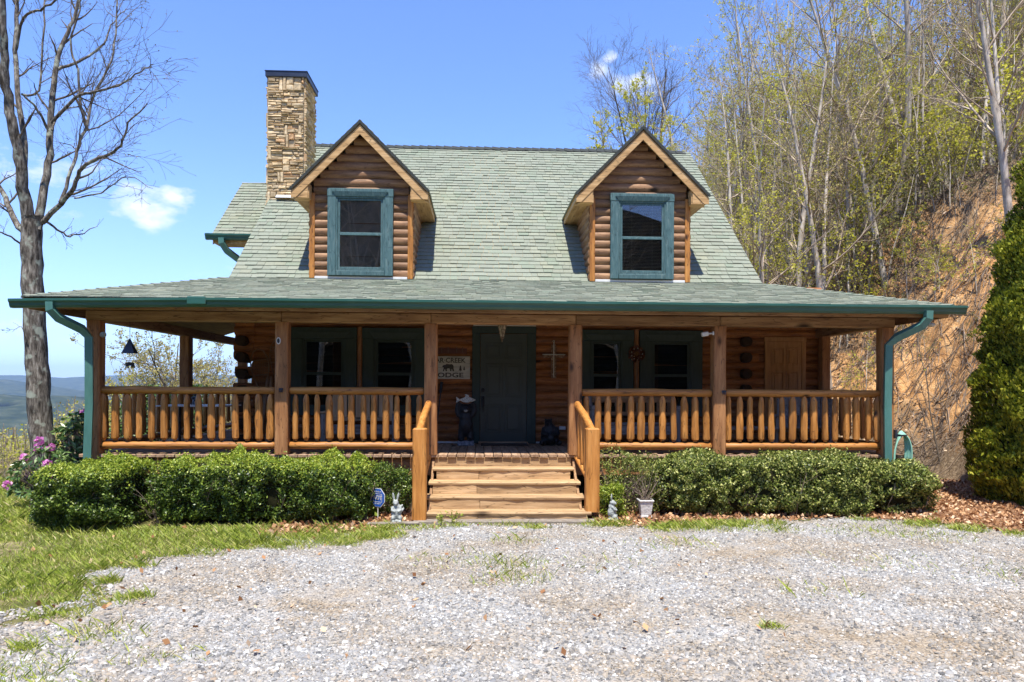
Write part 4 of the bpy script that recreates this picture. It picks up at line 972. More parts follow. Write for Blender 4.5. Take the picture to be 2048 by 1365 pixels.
# loose stones on it
n = 480000
px = rng.uniform(-5.2, 8.9, n); d = rng.uniform(0, 1, n); py = 3.9 + 6.9 * d ** .95
vis = np.abs(px / (py + .5) + .0) < .86
sdv = sdist(px, py) + edge_noise(px, py)
dens = np.clip(sdv * 1.6 + .25, 0, 1) * (sdv > -.30) * np.clip(.72 - .42 * smooth_noise(px, py, 61, 3, 1.6), .06, 1)
dens = np.where((px < -3.0) & (py < 7.0) & (sdv < -.1), .30 * (smooth_noise(px, py, 62, 3, 2.5) > -.2), dens)
keep = vis & (rng.uniform(0, 1, n) < dens)
px, py = px[keep], py[keep]; n = len(px)
sz = rng.gamma(2.4, .0025, n) + .0032; sz = np.clip(sz, .004, .026) * (1 + .25 * np.clip((8 - py) / 4, 0, 1))
yaw = rng.uniform(0, 6.28, n); asp = rng.uniform(.55, .95, n); th = sz * rng.uniform(.16, .42, n); tx = rng.normal(0, .22, n); ty = rng.normal(0, .22, n)
base = np.array([(-1, -.5, 0), (-.3, -1, 0), (.9, -.7, 0), (1, .4, 0), (.2, 1, 0), (-.8, .7, 0)]); K = 6
bv = base[None] * (1 + rng.uniform(-.22, .22, (n, K, 1)))
lx = bv[:, :, 0] * sz[:, None]; ly = bv[:, :, 1] * (sz * asp)[:, None]
ca, sa = np.cos(yaw)[:, None], np.sin(yaw)[:, None]
wx, wy = lx * ca - ly * sa, lx * sa + ly * ca
topz = th[:, None] * rng.uniform(.7, 1.2, (n, K)) + wx * tx[:, None] + wy * ty[:, None]
zc = ground_h(px, py) + .008 + rng.uniform(-.003, .006, n)
Vt = np.stack([px[:, None] + wx * .86, py[:, None] + wy * .86, zc[:, None] + topz], -1)
Vb = np.stack([px[:, None] + wx, py[:, None] + wy, zc[:, None] - .004 + wx * tx[:, None] * .6 + wy * ty[:, None] * .6], -1)
Vs = np.concatenate([Vb, Vt], 1).reshape(-1, 3)
me = bpy.data.meshes.new('gravel_stones'); me.vertices.add(len(Vs)); me.vertices.foreach_set('co', Vs.astype(np.float32).ravel())
sides = np.array([[i, (i + 1) % K, K + (i + 1) % K, K + i] for i in range(K)]).ravel(); topf = np.arange(K, 2 * K)
per = np.concatenate([sides, topf]); loops = (per[None] + (np.arange(n) * 2 * K)[:, None]).ravel()
me.loops.add(len(loops)); me.loops.foreach_set('vertex_index', loops.astype(np.int32))
ls = np.concatenate([np.arange(K) * 4, [K * 4]]); ls = (ls[None] + (np.arange(n) * len(per))[:, None]).ravel()
me.polygons.add(len(ls)); me.polygons.foreach_set('loop_start', ls.astype(np.int32)); me.update(calc_edges=True)
def stonemat():
    m, N, L = newmat('driveway_stones')
    o = N.new('ShaderNodeOutputMaterial'); p = N.new('ShaderNodeBsdfPrincipled'); L.new(p.outputs[0], o.inputs[0]); p.inputs['Roughness'].default_value = .8; p.inputs['Specular IOR Level'].default_value = .3
    g = N.new('ShaderNodeNewGeometry'); a = ramp(N, ((0, (.10, .10, .10)), (.12, (.20, .197, .19)), (.4, (.285, .28, .268)), (.66, (.35, .335, .305)), (.80, (.37, .335, .28)), (.86, (.33, .265, .20)), (.9, (.42, .42, .41)), (1, (.62, .62, .60)))); L.new(g.outputs['Random Per Island'], a.inputs[0])
    n_ = N.new('ShaderNodeTexNoise'); n_.inputs['Scale'].default_value = .9; n_.inputs['Detail'].default_value = 6; n_.inputs['Roughness'].default_value = .65; L.new(g.outputs['Position'], n_.inputs[0])
    b = ramp(N, ((.42, (1, 1, 1)), (.60, (.93, .85, .75)), (.70, (.82, .72, .60)))); L.new(n_.outputs['Fac'], b.inputs[0])
    mx = N.new('ShaderNodeMix'); mx.data_type = 'RGBA'; mx.blend_type = 'MULTIPLY'; mx.inputs[0].default_value = 1; L.new(a.outputs[0], mx.inputs[6]); L.new(b.outputs[0], mx.inputs[7]); L.new(mx.outputs[2], p.inputs[0])
    return m
gs = finish(me, 'gravel_stones', stonemat(), None, (0, 0, 0), False)
tagp(gs, 'loose pale grey and tan crushed stone spread over the driveway', 'gravel', kind='stuff')

# ---- grass
def in_house(x, y): return (x > -6.2) & (x < 6.8) & (y > 11.2)
n = 420000
gx_ = rng.uniform(-13.5, 1, n); gy_ = rng.uniform(3.8, 16.5, n)
s = sdist(gx_, gy_) + edge_noise(gx_, gy_)
k = (np.abs(gx_ / gy_) < .86) & (s < .05) & ~in_house(gx_, gy_) & (gy_ < 14.9 - (gx_ + 9.3) * .1) & ~((gy_ > 9.9) & (gx_ > -6.1))
bare = .75 * smooth_noise(gx_, gy_, 44, 4, 1.6) + np.where((gx_ < -3.2) & (gy_ < 6.9), .45, 0) + np.where((gy_ > 9.2) & (gx_ > -2.6), .5, 0)
k &= rng.uniform(-.1, 1, n) > bare * .75
gx1, gy1 = gx_[k], gy_[k]
# weeds and tufts straying into the gravel edge and a few patches on the drive
def clump(cx, cy, r, m):
    a = rng.uniform(0, 6.28, m); q = r * rng.uniform(0, 1, m) ** .7; return cx + q * np.cos(a) * 1.5, cy + q * np.sin(a)
cxs, cys = [gx1], [gy1]
for i in range(75):
    i0 = rng.randint(2, 20); t = rng.uniform(); p0 = DRIVE[i0] * (1 - t) + DRIVE[i0 + 1] * t; a, b = clump(p0[0] + rng.normal(0, .15), p0[1] - abs(rng.normal(0, .22)), rng.uniform(.05, .22), rng.randint(60, 380)); cxs.append(a); cys.append(b)
for cx, cy, r, m in ((-2.2, 8.7, .3, 900), (-1.7, 8.85, .2, 500), (-1.95, 9.15, .3, 800), (-1.3, 9.3, .25, 700), (.25, 7.7, .35, 260), (.3, 7.1, .3, 200), (3.1, 9.55, .3, 600), (3.9, 9.5, .3, 300), (5.2, 9.4, .5, 380), (5.8, 9.0, .4, 260), (2.3, 5.55, .07, 120), (-2.9, 5.5, .3, 260), (-2.2, 5.1, .25, 120), (.5, 8.8, .3, 120), (2.3, 8.6, .4, 160), (1.2, 7.7, .5, 150), (-.4, 7.9, .4, 120), (4.4, 7.8, .5, 120), (5.4, 7.2, .5, 120), (3.2, 6.6, .3, 60), (-3.2, 4.9, .35, 500), (-2.7, 4.6, .25, 220), (-.3, 9.86, .12, 160), (-.55, 9.8, .1, 120)):
    a, b = clump(cx, cy, r, m); cxs.append(a); cys.append(b)
cluster = None
gx1 = np.concatenate(cxs); gy1 = np.concatenate(cys); n = len(gx1)
hh = rng.uniform(.02, .06, n) * rng.choice([.7, 1, 1, 1.5], n) * np.where(gx1 < -6.3, 1.35, 1) * (1 + .5 * (smooth_noise(gx1, gy1, 50, 2, 2.) > .5)); az = rng.uniform(0, 6.28, n); wd_ = rng.uniform(.002, .0045, n) * np.where(gy1 > 9, 1.2, 1); ln_ = rng.uniform(.3, 1.5, n) * hh
z0 = ground_h(gx1, gy1)
dx, dy = np.cos(az), np.sin(az)
V = np.stack([np.stack([gx1 - dy * wd_, gy1 + dx * wd_, z0], -1), np.stack([gx1 + dy * wd_, gy1 - dx * wd_, z0], -1), np.stack([gx1 + dx * ln_ * .45 + dy * wd_ * .8, gy1 + dy * ln_ * .45 - dx * wd_ * .8, z0 + hh * .6], -1), np.stack([gx1 + dx * ln_, gy1 + dy * ln_, z0 + hh], -1)], 1).reshape(-1, 3)
tagp(np_obj('grass', V, np.arange(4 * n).reshape(-1, 4), M['grass']), 'short spring lawn grass left of the drive with tufts along the gravel edge', 'grass', kind='stuff')

# ---- dead leaf litter
n = 30000
lx_ = rng.uniform(-2.8, 10.3, n); ly_ = rng.uniform(8.3, 14.5, n); s = sdist(lx_, ly_)
k = (s < .03 + rng.normal(0, .05, n)) & ~((lx_ > -.9) & (lx_ < 1.63) & (ly_ > 9.95)) & ~((lx_ < 6.6) & (ly_ > 11.2)) & (rng.uniform(0, 1, n) < np.where(lx_ < -.9, np.where(s > -.25, .15, .75), 1)) & (lx_ / ly_ < .8)
lx_, ly_ = lx_[k], ly_[k]
a2 = rng.uniform(-9, 2.5, 260); b2_ = rng.uniform(5, 10.3, 260); lx_ = np.concatenate([lx_, a2]); ly_ = np.concatenate([ly_, b2_])
n = len(lx_); P = np.stack([lx_, ly_, ground_h(lx_, ly_) + rng.uniform(.012, .06, n)], -1)
nr = np.tile([0, 0, 1.], (n, 1))
V, F = leaves_np(P, .062, rng, aspect=1.5, nrm=nr, nk=.55)
Bm, Fb = grid_region(-2.8, 10.6, 8.6, 15, .1, lambda x, y: (sdist(x, y) < -.02) & ~((x > -6) & (x < 6.5) & (y > 11.6)), ground_h, .006)
lb = np_obj('leaf_mulch', Bm, Fb, pmat('leafy_soil', ((.3, (.09, .045, .025)), (.5, (.22, .12, .065)), (.7, (.42, .26, .15))), noise=26, detail=8, bump=.8, rough=.95, spec=.05, world=True), smooth=True); tagp(lb, kind='structure')
tagp(np_obj('leaf_litter', V, F, M['litter']), 'brown dead leaves lying along the hedge foot and beside the steps', 'leaf litter', kind='stuff')

# ---- hillside on the right
hx = np.concatenate([np.arange(-4, 8.5, .45), np.arange(8.5, 20, .13), np.arange(20, 40, .5), np.arange(40, 150, 3)]); hy = np.concatenate([np.arange(-2, 8, .5), np.arange(8, 30, .13), np.arange(30, 60, .6), np.arange(60, 170, 3)])
X, Y = np.meshgrid(hx, hy); Zh = hill_h(X, Y)
Zh = Zh + np.clip((hill_h(X, Y) > .4), 0, 1) * np.abs(smooth_noise(X, Y, 77, 3, 7.)) * .05
nx, ny = len(hx), len(hy); idx = np.arange(nx * ny).reshape(ny, nx)
F = np.stack([idx[:-1, :-1], idx[:-1, 1:], idx[1:, 1:], idx[1:, :-1]], -1)
kq = (Zh - ground_h(X, Y) > -.5); kf = kq[:-1, :-1] | kq[1:, 1:] | kq[:-1, 1:] | kq[1:, :-1]
F = F[kf]
def hillmat():
    m, N, L = newmat('clay_bank')
    o = N.new('ShaderNodeOutputMaterial'); p = N.new('ShaderNodeBsdfPrincipled'); L.new(p.outputs[0], o.inputs[0]); p.inputs['Roughness'].default_value = .95; p.inputs['Specular IOR Level'].default_value = .08
    g = N.new('ShaderNodeNewGeometry')
    n1 = N.new('ShaderNodeTexNoise'); n1.inputs['Scale'].default_value = 3.0; n1.inputs['Detail'].default_value = 12; n1.inputs['Roughness'].default_value = .72; n1.inputs['Distortion'].default_value = .6; L.new(g.outputs['Position'], n1.inputs[0])
    a = ramp(N, ((.30, (.09, .045, .02)), (.41, (.36, .18, .07)), (.52, (.60, .325, .13)), (.62, (.70, .43, .20)), (.74, (.78, .62, .42)))); L.new(n1.outputs['Fac'], a.inputs[0])
    n2 = N.new('ShaderNodeTexNoise'); n2.inputs['Scale'].default_value = 14; n2.inputs['Detail'].default_value = 8; n2.inputs['Roughness'].default_value = .8; L.new(g.outputs['Position'], n2.inputs[0])
    b = ramp(N, ((.35, (.07, .045, .028)), (.5, (.20, .14, .085)), (.62, (.36, .27, .17)), (.72, (.5, .42, .32)))); L.new(n2.outputs['Fac'], b.inputs[0])
    # litter covers the gentler, higher and further ground; bare clay on the cut bank
    s = N.new('ShaderNodeSeparateXYZ'); L.new(g.outputs['Position'], s.inputs[0]); n3 = N.new('ShaderNodeTexNoise'); n3.inputs['Scale'].default_value = .45; n3.inputs['Detail'].default_value = 7; n3.inputs['Roughness'].default_value = .7; L.new(g.outputs['Position'], n3.inputs[0])
    def mth(op, x, y):
        q = N.new('ShaderNodeMath'); q.operation = op
        for i, v in enumerate((x, y)):
            if isinstance(v, (int, float)): q.inputs[i].default_value = v
            else: L.new(v, q.inputs[i])
        return q.outputs[0]
    f = mth('ADD', mth('MULTIPLY', mth('SUBTRACT', s.outputs[1], 19.5), .10), mth('MULTIPLY', mth('SUBTRACT', n3.outputs['Fac'], .5), 3.2))
    f = mth('MAXIMUM', f, mth('SUBTRACT', mth('MULTIPLY', s.outputs[2], .35), 2.3))
    f = mth('MAXIMUM', f, mth('SUBTRACT', .85, mth('MULTIPLY', s.outputs[2], .55)))
    f = mth('ADD', f, mth('MULTIPLY', mth('SUBTRACT', n2.outputs['Fac'], .5), 1.6))
    mr = N.new('ShaderNodeMapRange'); L.new(f, mr.inputs[0]); mr.inputs[1].default_value = .1; mr.inputs[2].default_value = .55
    mx = N.new('ShaderNodeMix'); mx.data_type = 'RGBA'; L.new(mr.outputs[0], mx.inputs[0]); L.new(a.outputs[0], mx.inputs[6]); L.new(b.outputs[0], mx.inputs[7]); L.new(mx.outputs[2], p.inputs[0])
    bp = N.new('ShaderNodeBump'); bp.inputs['Strength'].default_value = 1; bp.inputs['Distance'].default_value = .12; L.new(n1.outputs['Fac'], bp.inputs['Height']); L.new(bp.outputs[0], p.inputs['Normal'])
    return m
hs_ = np_obj('hillside', np.stack([X, Y, Zh], -1).reshape(-1, 3), F, hillmat(), smooth=True); tagp(hs_, kind='structure')
# sticks, roots and dead leaves strewn over it
def on_hill(n, x0, x1, y0, y1):
    x = rng.uniform(x0, x1, n); y = rng.uniform(y0, y1, n); b = hill_base(y); k = (x > b + .1) & (x / y < .82) & (x / y > .1); return x[k], y[k]
x, y = on_hill(24000, 7, 24, 10, 36); sel = rng.uniform(0, 1, len(x)) < (.40 + .5 * (smooth_noise(x, y, 91, 3, .8) > .2)); x, y = x[sel], y[sel]
x2_, y2_ = on_hill(26000, 7, 24, 10, 30); s2_ = smooth_noise(x2_, y2_, 93, 3, 1.1) > .75; x = np.concatenate([x, x2_[s2_]]); y = np.concatenate([y, y2_[s2_]])
lines = []
for a, b in zip(x, y):
    L_ = rng.uniform(.25, 1.3) * (1 if rng.rand() > .06 else 2); t = rng.uniform(0, 6.28); k = 5; up = rng.uniform(.0, .22)
    xs = a + np.cumsum(rng.normal(0, .04, k)) + np.cos(t) * L_ * np.linspace(0, 1, k); ys = b + np.cumsum(rng.normal(0, .04, k)) + np.sin(t) * L_ * np.linspace(0, 1, k)
    zs = hill_h(xs, ys) + .02 + up * np.linspace(0, 1, k) * L_ + rng.uniform(0, .03, k); lines.append((np.stack([xs, ys, zs], -1), np.linspace(1, .35, k) * rng.uniform(.004, .015)))
V, F = tubes_np(lines, 3)
tagp(np_obj('dead_sticks', V, F, M['stick']), 'dead grey sticks and roots strewn over the clay bank', 'brushwood', kind='stuff')
x, y = on_hill(130000, 6, 24, 10, 40); sel = smooth_noise(x, y, 95, 4, 1.0) + rng.normal(0, .4, len(x)) > -.1 - .05 * (y - 16); x, y = x[sel], y[sel]; P = np.stack([x, y, hill_h(x, y) + rng.uniform(.01, .07, len(x))], -1)
V, F = leaves_np(P, .075, rng, aspect=1.5, nrm=np.tile([-.7, -.2, .7], (len(x), 1)), nk=.6)
tagp(np_obj('slope_leaf_litter', V, F, M['banklitter']), 'brown dead leaves scattered over the bank beyond the house', 'leaf litter', kind='stuff')
rk = MB(); rr = random.Random(9)
x, y = on_hill(170, 9, 17, 11, 24)
for a, b in zip(x, y):
    s_ = rr.uniform(.02, .09); rk.ell((a, b, hill_h(a, b) + .0), (s_ * rr.uniform(.8, 1.5), s_, s_ * rr.uniform(.4, .8)), 6, 4, Matrix.Rotation(rr.uniform(0, 3), 4, 'Z') @ Matrix.Rotation(rr.uniform(-.8, .8), 4, 'Y'))
tagp(rk.build('bank_rocks', pmat('clay_rock', ((.3, (.3, .19, .11)), (.7, (.6, .45, .3))), noise=9, rand=.25, bump=.6, rough=.95)), 'small tan rocks sticking out of the clay bank', 'rocks', kind='stuff')

# ---- far mountains
def ridge(name, y0, x0, x1, top, seed, depth, foot, colr, amp):
    nx = 260; ny = 26; xs = np.linspace(x0, x1, nx); t = np.linspace(0, 1, ny); Xr, T = np.meshgrid(xs, t)
    prof = top + amp * smooth_noise(xs / y0, xs * 0, seed, 5, 14.0)
    Yr = y0 + T * depth + depth * .06 * smooth_noise(Xr / depth, T * 2, seed + 1, 3, 5.)
    rise = np.sin(np.clip(T / .62, 0, 1) * np.pi / 2) ** 1.1 * np.where(T > .62, 1 - (T - .62) * .8, 1)
    Zr = foot + (prof[None] - foot) * rise + amp * .35 * np.sin(np.pi * np.clip(T / .6, 0, 1)) * smooth_noise(Xr / depth, T * 1.4, seed + 2, 5, 9.)
    ii = np.arange(nx * ny).reshape(ny, nx); F = np.stack([ii[:-1, :-1], ii[:-1, 1:], ii[1:, 1:], ii[1:, :-1]], -1).reshape(-1, 4)
    m = pmat(name + '_forest', colr, scale=(1, 1, 1), noise=.022, detail=15, bump=.0, rough=1, spec=0, world=True)
    tagp(np_obj(name, np.stack([Xr, Yr, Zr], -1).reshape(-1, 3), F, m, smooth=True), kind='structure')
fc = ((.3, (.012, .02, .008)), (.5, (.035, .045, .02)), (.7, (.08, .085, .045)))
ridge('near_mountain', 1500, -3600, 600, -42, 3, 900, -125, fc, 16)
ridge('middle_mountain', 2900, -6000, 1200, -10, 8, 1500, -125, fc, 24)
ridge('added_rear_hill', -260, -400, 400, 30, 5, 200, -6, fc, 5)  # unseen hill added behind the camera to darken pane reflections and porch
ridge('far_mountain', 4900, -9500, 2200, 66, 15, 2300, -125, fc, 26)

# ================================================================== TREES AND PLANTS
def grow(rng, p, d, L0, r0, n, wig, lift, taper=.25):
    """one wandering branch: returns points and radii"""
    P = [np.array(p, float)]; d = np.array(d, float); d /= np.linalg.norm(d); st = L0 / (n - 1)
    for i in range(n - 1):
        d = d + rng.normal(0, wig, 3) + np.array([0, 0, lift]); d /= np.linalg.norm(d); P.append(P[-1] + d * st)
    return np.array(P), r0 * np.linspace(1, taper, n)
def side(rng, d, ang):
    d = np.array(d, float); d /= np.linalg.norm(d); a = rng.normal(size=3); a -= d * a.dot(d); a /= np.linalg.norm(a); return d * math.cos(ang) + a * math.sin(ang)
def branch_out(rng, parents, per_m, frac, ang, n, wig, lift, start=.15, minr=.002, fall=.4, minlen=.15):
    res = []
    for P, r in parents:
        seg = np.linalg.norm(P[-1] - P[0]); k = max(1, int(rng.poisson(per_m * seg)))
        for t in rng.uniform(start, 1, k):
            q = t * (len(P) - 1); i = min(int(q), len(P) - 2); f = q - i; pt = P[i] * (1 - f) + P[i + 1] * f; rr_ = (r[i] * (1 - f) + r[i + 1] * f)
            d = side(rng, P[i + 1] - P[i], rng.uniform(*ang)); l = seg * frac * rng.uniform(.6, 1.25) * (1 - fall * t)
            if l < minlen: l = minlen
            res.append(grow(rng, pt, d, l, max(minr, rr_ * rng.uniform(.4, .65)), n, wig, lift))
    return res
def pts_on(lines, m, rng, jit=.05, start=.3):
    out = []
    for P, r in lines:
        t = rng.uniform(start, 1, m) * (len(P) - 1); i = np.minimum(t.astype(int), len(P) - 2); f = (t - i)[:, None]; out.append(P[i] * (1 - f) + P[i + 1] * f)
    return np.concatenate(out) + rng.normal(0, jit, (len(out) * m, 3))
def tree(name, label, cat_, loc, seed, H=11, r0=.11, lean=(0, 0), limbs=24, first=.3, spread=.33, up=.05, leaf=None, leafn=3, leafs=.07, bark='palebark', twigm='paletwig', group=None, forks=0, twig=1.0, clump=1, ang=(.6, 1.15), wig=.05):
    rg = np.random.RandomState(seed); d = np.array([lean[0], lean[1], 1.]); o = np.array([0, 0, -.25])
    main = [grow(rg, o, d, H, r0, 16, wig, .02, .12)]
    for f in range(forks):
        P, r = main[0]; i = rg.randint(3, 8); main.append(grow(rg, P[i], side(rg, P[i + 1] - P[i], rg.uniform(.2, .45)), H * (1 - i / 16) * rg.uniform(.8, 1), r[i] * .75, 12, wig, .03, .12))
    lv1 = []
    for P, r in main:
        k = int(limbs / len(main)); 
        for t in rg.uniform(first, .97, k):
            q = t * (len(P) - 1); i = min(int(q), len(P) - 2); f = q - i; pt = P[i] * (1 - f) + P[i + 1] * f
            lv1.append(grow(rg, pt, side(rg, P[i + 1] - P[i], rg.uniform(*ang)), H * spread * (1.15 - .75 * t) * rg.uniform(.6, 1.2), r[i] * rg.uniform(.3, .5), 8, .10, up, .2))
    lv2 = branch_out(rg, lv1, 2.3 * twig, .45, (.4, .95), 5, .12, .04)
    lv3 = branch_out(rg, lv2, 3.2 * twig, .5, (.4, .9), 4, .12, .03, minlen=.12)
    L_ = Vector(loc); off = np.array(loc)
    t = thing(name, label, cat_, loc, group)
    V, F = tubes_np([(P + off, r) for P, r in main], 8); np_obj('trunk', V, F, M[bark], t, smooth=True)
    mn = .004 if H > 5 else .0025
    a = tubes_np([(P + off, np.maximum(r, mn)) for P, r in lv1], 4); b = tubes_np([(P + off, np.maximum(r, mn)) for P, r in lv2 + []], 3)
    c = tubes_np([(P + off, np.maximum(r, mn * .8)) for P, r in lv3], 3)
    V, F = cat(a, b, c); np_obj('branches', V, F, M[twigm], t)
    if leaf:
        P = pts_on(lv3, leafn, rg, .04 * clump) + off; P2 = pts_on(lv2, leafn, rg, .04 * clump) + off
        V, F = leaves_np(np.concatenate([P, P2]), leafs, rg, aspect=1.5); np_obj('foliage', V, F, M[leaf], t)
    return t
def dup(root, loc, rz=0, scale=1, label=None, group=None, rx=0, ry=0):
    r = root.copy(); C.objects.link(r); r.location = loc; r.rotation_euler = (rx, ry, rz); r.scale = (scale,) * 3; WL[r.name] = Vector(loc)
    if label: r['label'] = label
    if group: r['group'] = group
    for ch in list(root.children):
        c = ch.copy(); C.objects.link(c); c.parent = r
    return r

# ---- the wooded slope on the right
GH = 'slender trees on the wooded slope'
LH = 'slender pale-trunked tree in fresh yellow-green leaf on the wooded slope'
rp = np.random.RandomState(5)
variants = []
specs = [dict(H=12, r0=.12, limbs=30, leaf='spring', leafn=5, leafs=.065), dict(H=13, r0=.13, limbs=30, leaf='springdull', leafn=4, leafs=.062), dict(H=11, r0=.09, limbs=26, leaf='spring', leafn=5, leafs=.065, forks=1),
         dict(H=14, r0=.14, limbs=30, leaf='springdull', leafn=1, leafs=.07, forks=1), dict(H=10, r0=.08, limbs=24, leaf='spring', leafn=6, leafs=.065), dict(H=13, r0=.12, limbs=28, leaf='springdull', leafn=2, leafs=.06)]
spots = []
def hpos(px, Yd):                                       # column of the photo and distance, for planting
    r = pdir(px, 776); x = r.x / r.y * Yd; return (x, Yd, z_at(x, Yd))
for px, Yd, s in ((1565, 21, .9), (1600, 22, 1), (1625, 24, .9), (1660, 21, .85), (1700, 23, 1), (1500, 24, .9), (1535, 27, 1), (1455, 27, 1), (1420, 30, 1.0), (1395, 34, .95), (1440, 36, 1), (1360, 38, .62), (1325, 40, .55), (1480, 33, 1),
                  (1740, 25, 1), (1790, 24, .95), (1850, 26, 1), (1900, 25, 1), (1950, 27, 1), (2000, 25, 1), (2040, 28, 1), (2100, 26, 1), (1825, 30, 1), (1770, 32, 1), (1880, 33, 1), (1980, 34, 1), (2060, 36, 1), (1670, 32, 1), (1600, 36, 1), (1540, 38, 1), (1720, 38, 1), (1500, 42, 1), (1410, 44, 1), (1450, 50, 1),
                  (1350, 47, .75), (1310, 50, .6), (1280, 46, .45), (1390, 54, .95), (1240, 52, .42), (1580, 48, 1), (1650, 46, 1), (1750, 48, 1), (1840, 44, 1), (1940, 45, 1), (2030, 50, 1), (2120, 40, 1), (2150, 32, 1), (2200, 27, 1), (1500, 58, 1), (1620, 60, 1), (1700, 58, 1), (1800, 60, 1), (1900, 62, 1), (2000, 62, 1), (2110, 60, 1), (1430, 66, 1), (1550, 70, 1), (1340, 64, .8), (1290, 62, .5), (1680, 74, 1), (1780, 76, 1), (2250, 45, 1)):
    spots.append((px, Yd, s))
first = {}
def slabel(k, px):
    look = ('pale-trunked tree in fresh yellow-green leaf', 'tall tan-budded tree', 'forked pale tree in fresh yellow leaf', 'tallest thin-budded forked tree', 'slim leafy yellow-green tree', 'nearly bare pale tree')[k]
    pl = 'behind the right dormer' if px < 1420 else 'behind the right rake of the roof' if px < 1560 else 'in the wood above the porch roof end' if px < 1720 else 'on top of the clay bank' if px < 1880 else 'behind the leaning tree at the right'
    return look + ' ' + pl
for i in range(105):
    px = rp.uniform(1400, 2150); spots.append((px, rp.uniform(26, 70) if px > 1500 else rp.uniform(32, 75), rp.uniform(.85, 1.1) * (.55 + .45 * min(1, (px - 1330) / 120))))
for i, (px, Yd, s) in enumerate(spots):
    k = i % len(specs) if i < 70 else (0, 1, 2, 4)[i % 4]; p = hpos(px, Yd)
    if k not in first:
        first[k] = tree('slope_tree', LH, 'tree', (0, 0, 0), 100 + k, lean=(-.10, -.05), group=GH, wig=.03, first=.22, spread=.30, ang=(.5, 1.1), twig=1.3, **specs[k]); o = first[k]; o['label'] = slabel(k, px)
        o.location = p; o.scale = (s,) * 3
    else: dup(first[k], p, rp.uniform(-.9, .9) if rp.rand() < .6 else rp.uniform(0, 6.28), s * rp.uniform(.9, 1.12), slabel(k, px))
# leaning young trees at the lip of the bank
h1 = hpos(2030, 18.5)
tree('leaning_tree', 'grey tree leaning out from the clay bank beside the arborvitae, long boughs reaching left', 'tree', (h1[0], h1[1], h1[2] - .2), 301, H=10, r0=.115, lean=(-.30, -.02), limbs=26, first=.25, spread=.48, up=.03, leaf='springdull', leafn=1, leafs=.045, wig=.03, forks=1, ang=(.5, 1.2))
h2 = hpos(1772, 22)
tree('leaning_tree', 'tall straight grey tree rising behind the right end of the porch roof, leaning left', 'tree', (h2[0], h2[1], h2[2] - .2), 302, wig=.022, H=12.5, r0=.11, lean=(-.17, 0), limbs=26, first=.3, spread=.36, up=.05, leaf='spring', leafn=1, leafs=.055)
h3 = hpos(1715, 24)
tree('leaning_tree', 'thin grey pole tree just left of the straight leaning tree above the porch roof', 'tree', (h3[0], h3[1], h3[2] - .2), 303, H=11.0, r0=.08, lean=(-.12, 0), limbs=16, first=.4, spread=.26, leaf='spring', leafn=1, leafs=.05)
h4 = hpos(1625, 25.5)
tree('leaning_tree', 'forked pale tree rising above the right rake of the steep roof', 'tree', (h4[0], h4[1], h4[2] - .2), 304, wig=.025, H=12, r0=.095, lean=(-.20, 0), limbs=26, first=.28, spread=.33, forks=1, leaf='spring', leafn=2, leafs=.06)
h5 = hpos(1885, 15.6)
tree('sapling', 'thin bare sapling standing alone on the clay bank right of the porch roof corner', 'sapling', (h5[0], h5[1], h5[2] - .1), 305, H=3.9, r0=.022, lean=(-.16, 0), limbs=9, first=.4, spread=.25, twig=.7, leaf='spring', leafn=1, leafs=.04, bark='limb', twigm='limb')
# the tall bare crown beyond the ridge and the bright green ones beside it
b1 = hpos(1300, 36); tree('bare_tree', 'tall dark bare tree standing above the right dormer', 'tree', (b1[0], b1[1], 6.0), 310, H=12.5, r0=.18, twig=1.6, lean=(-.04, 0), limbs=44, first=.38, spread=.46, up=.09, leaf=None, bark='limb', twigm='limb', forks=2, ang=(.45, .95))
b2 = hpos(1345, 33); tree('green_tree', 'bright lime-green tree directly behind the peak of the right dormer', 'tree', (b2[0], b2[1], 3.5), 311, H=12.6, r0=.12, limbs=60, first=.3, spread=.20, twig=1.4, leaf='spring', leafn=9, leafs=.08, lean=(-.03, 0))
b3 = hpos(1195, 30); tree('green_tree', 'small leafy tree peeking over the ridge left of the right dormer', 'tree', (b3[0], b3[1], 3.2), 312, H=10.2, r0=.12, limbs=60, first=.4, spread=.17, twig=1.4, leaf='spring', leafn=6, leafs=.08)
# undergrowth on the slope
GU = 'leafy saplings and brush under the slope trees'
sap = None
for i in range(170):
    px = rp.uniform(1440, 2080); Yd = rp.uniform(19.5, 34); p = hpos(px, Yd)
    if p[0] < float(hill_base(Yd)) + (3.2 if px > 1700 else 1.2): continue
    k = i % 3
    if (10 + k) not in first:
        first[10 + k] = tree('understory_sapling', 'thin leafy sapling in the brush under the slope trees', 'sapling', (0, 0, 0), 330 + k, H=3.6, r0=.03, lean=(-.15, 0), limbs=22, first=.05, spread=.45, leaf=('spring', 'spring', 'olive')[k], leafn=(3, 2, 3)[k], leafs=.08, group=GU, twig=1.2, twigm='stick'); o = first[10 + k]; o.location = p
    else: dup(first[10 + k], p, rp.uniform(0, 6.28), rp.uniform(.6, 1.5), ('loose yellow-leafed sapling', 'thin sparsely leafed sapling', 'dull olive-leafed sapling')[k] + (' low behind the right rake of the roof' if px < 1590 else ' above the right half of the porch roof' if px < 1750 else ' on the rim of the clay bank' if px < 1930 else ' behind the leaning tree'))
for i in range(34):
    px = rp.uniform(1640, 2040); Yd = rp.uniform(15, 22); p = hpos(px, Yd)
    if p[2] < .6: continue
    dup(first[10 + i % 3], p, rp.uniform(0, 6.28), rp.uniform(.22, .55), ('small yellow-leafed', 'small sparse', 'small olive-leafed')[i % 3] + (' seedling rooted low on the clay bank face' if p[2] < 3.5 else ' seedling rooted high on the clay bank face'))
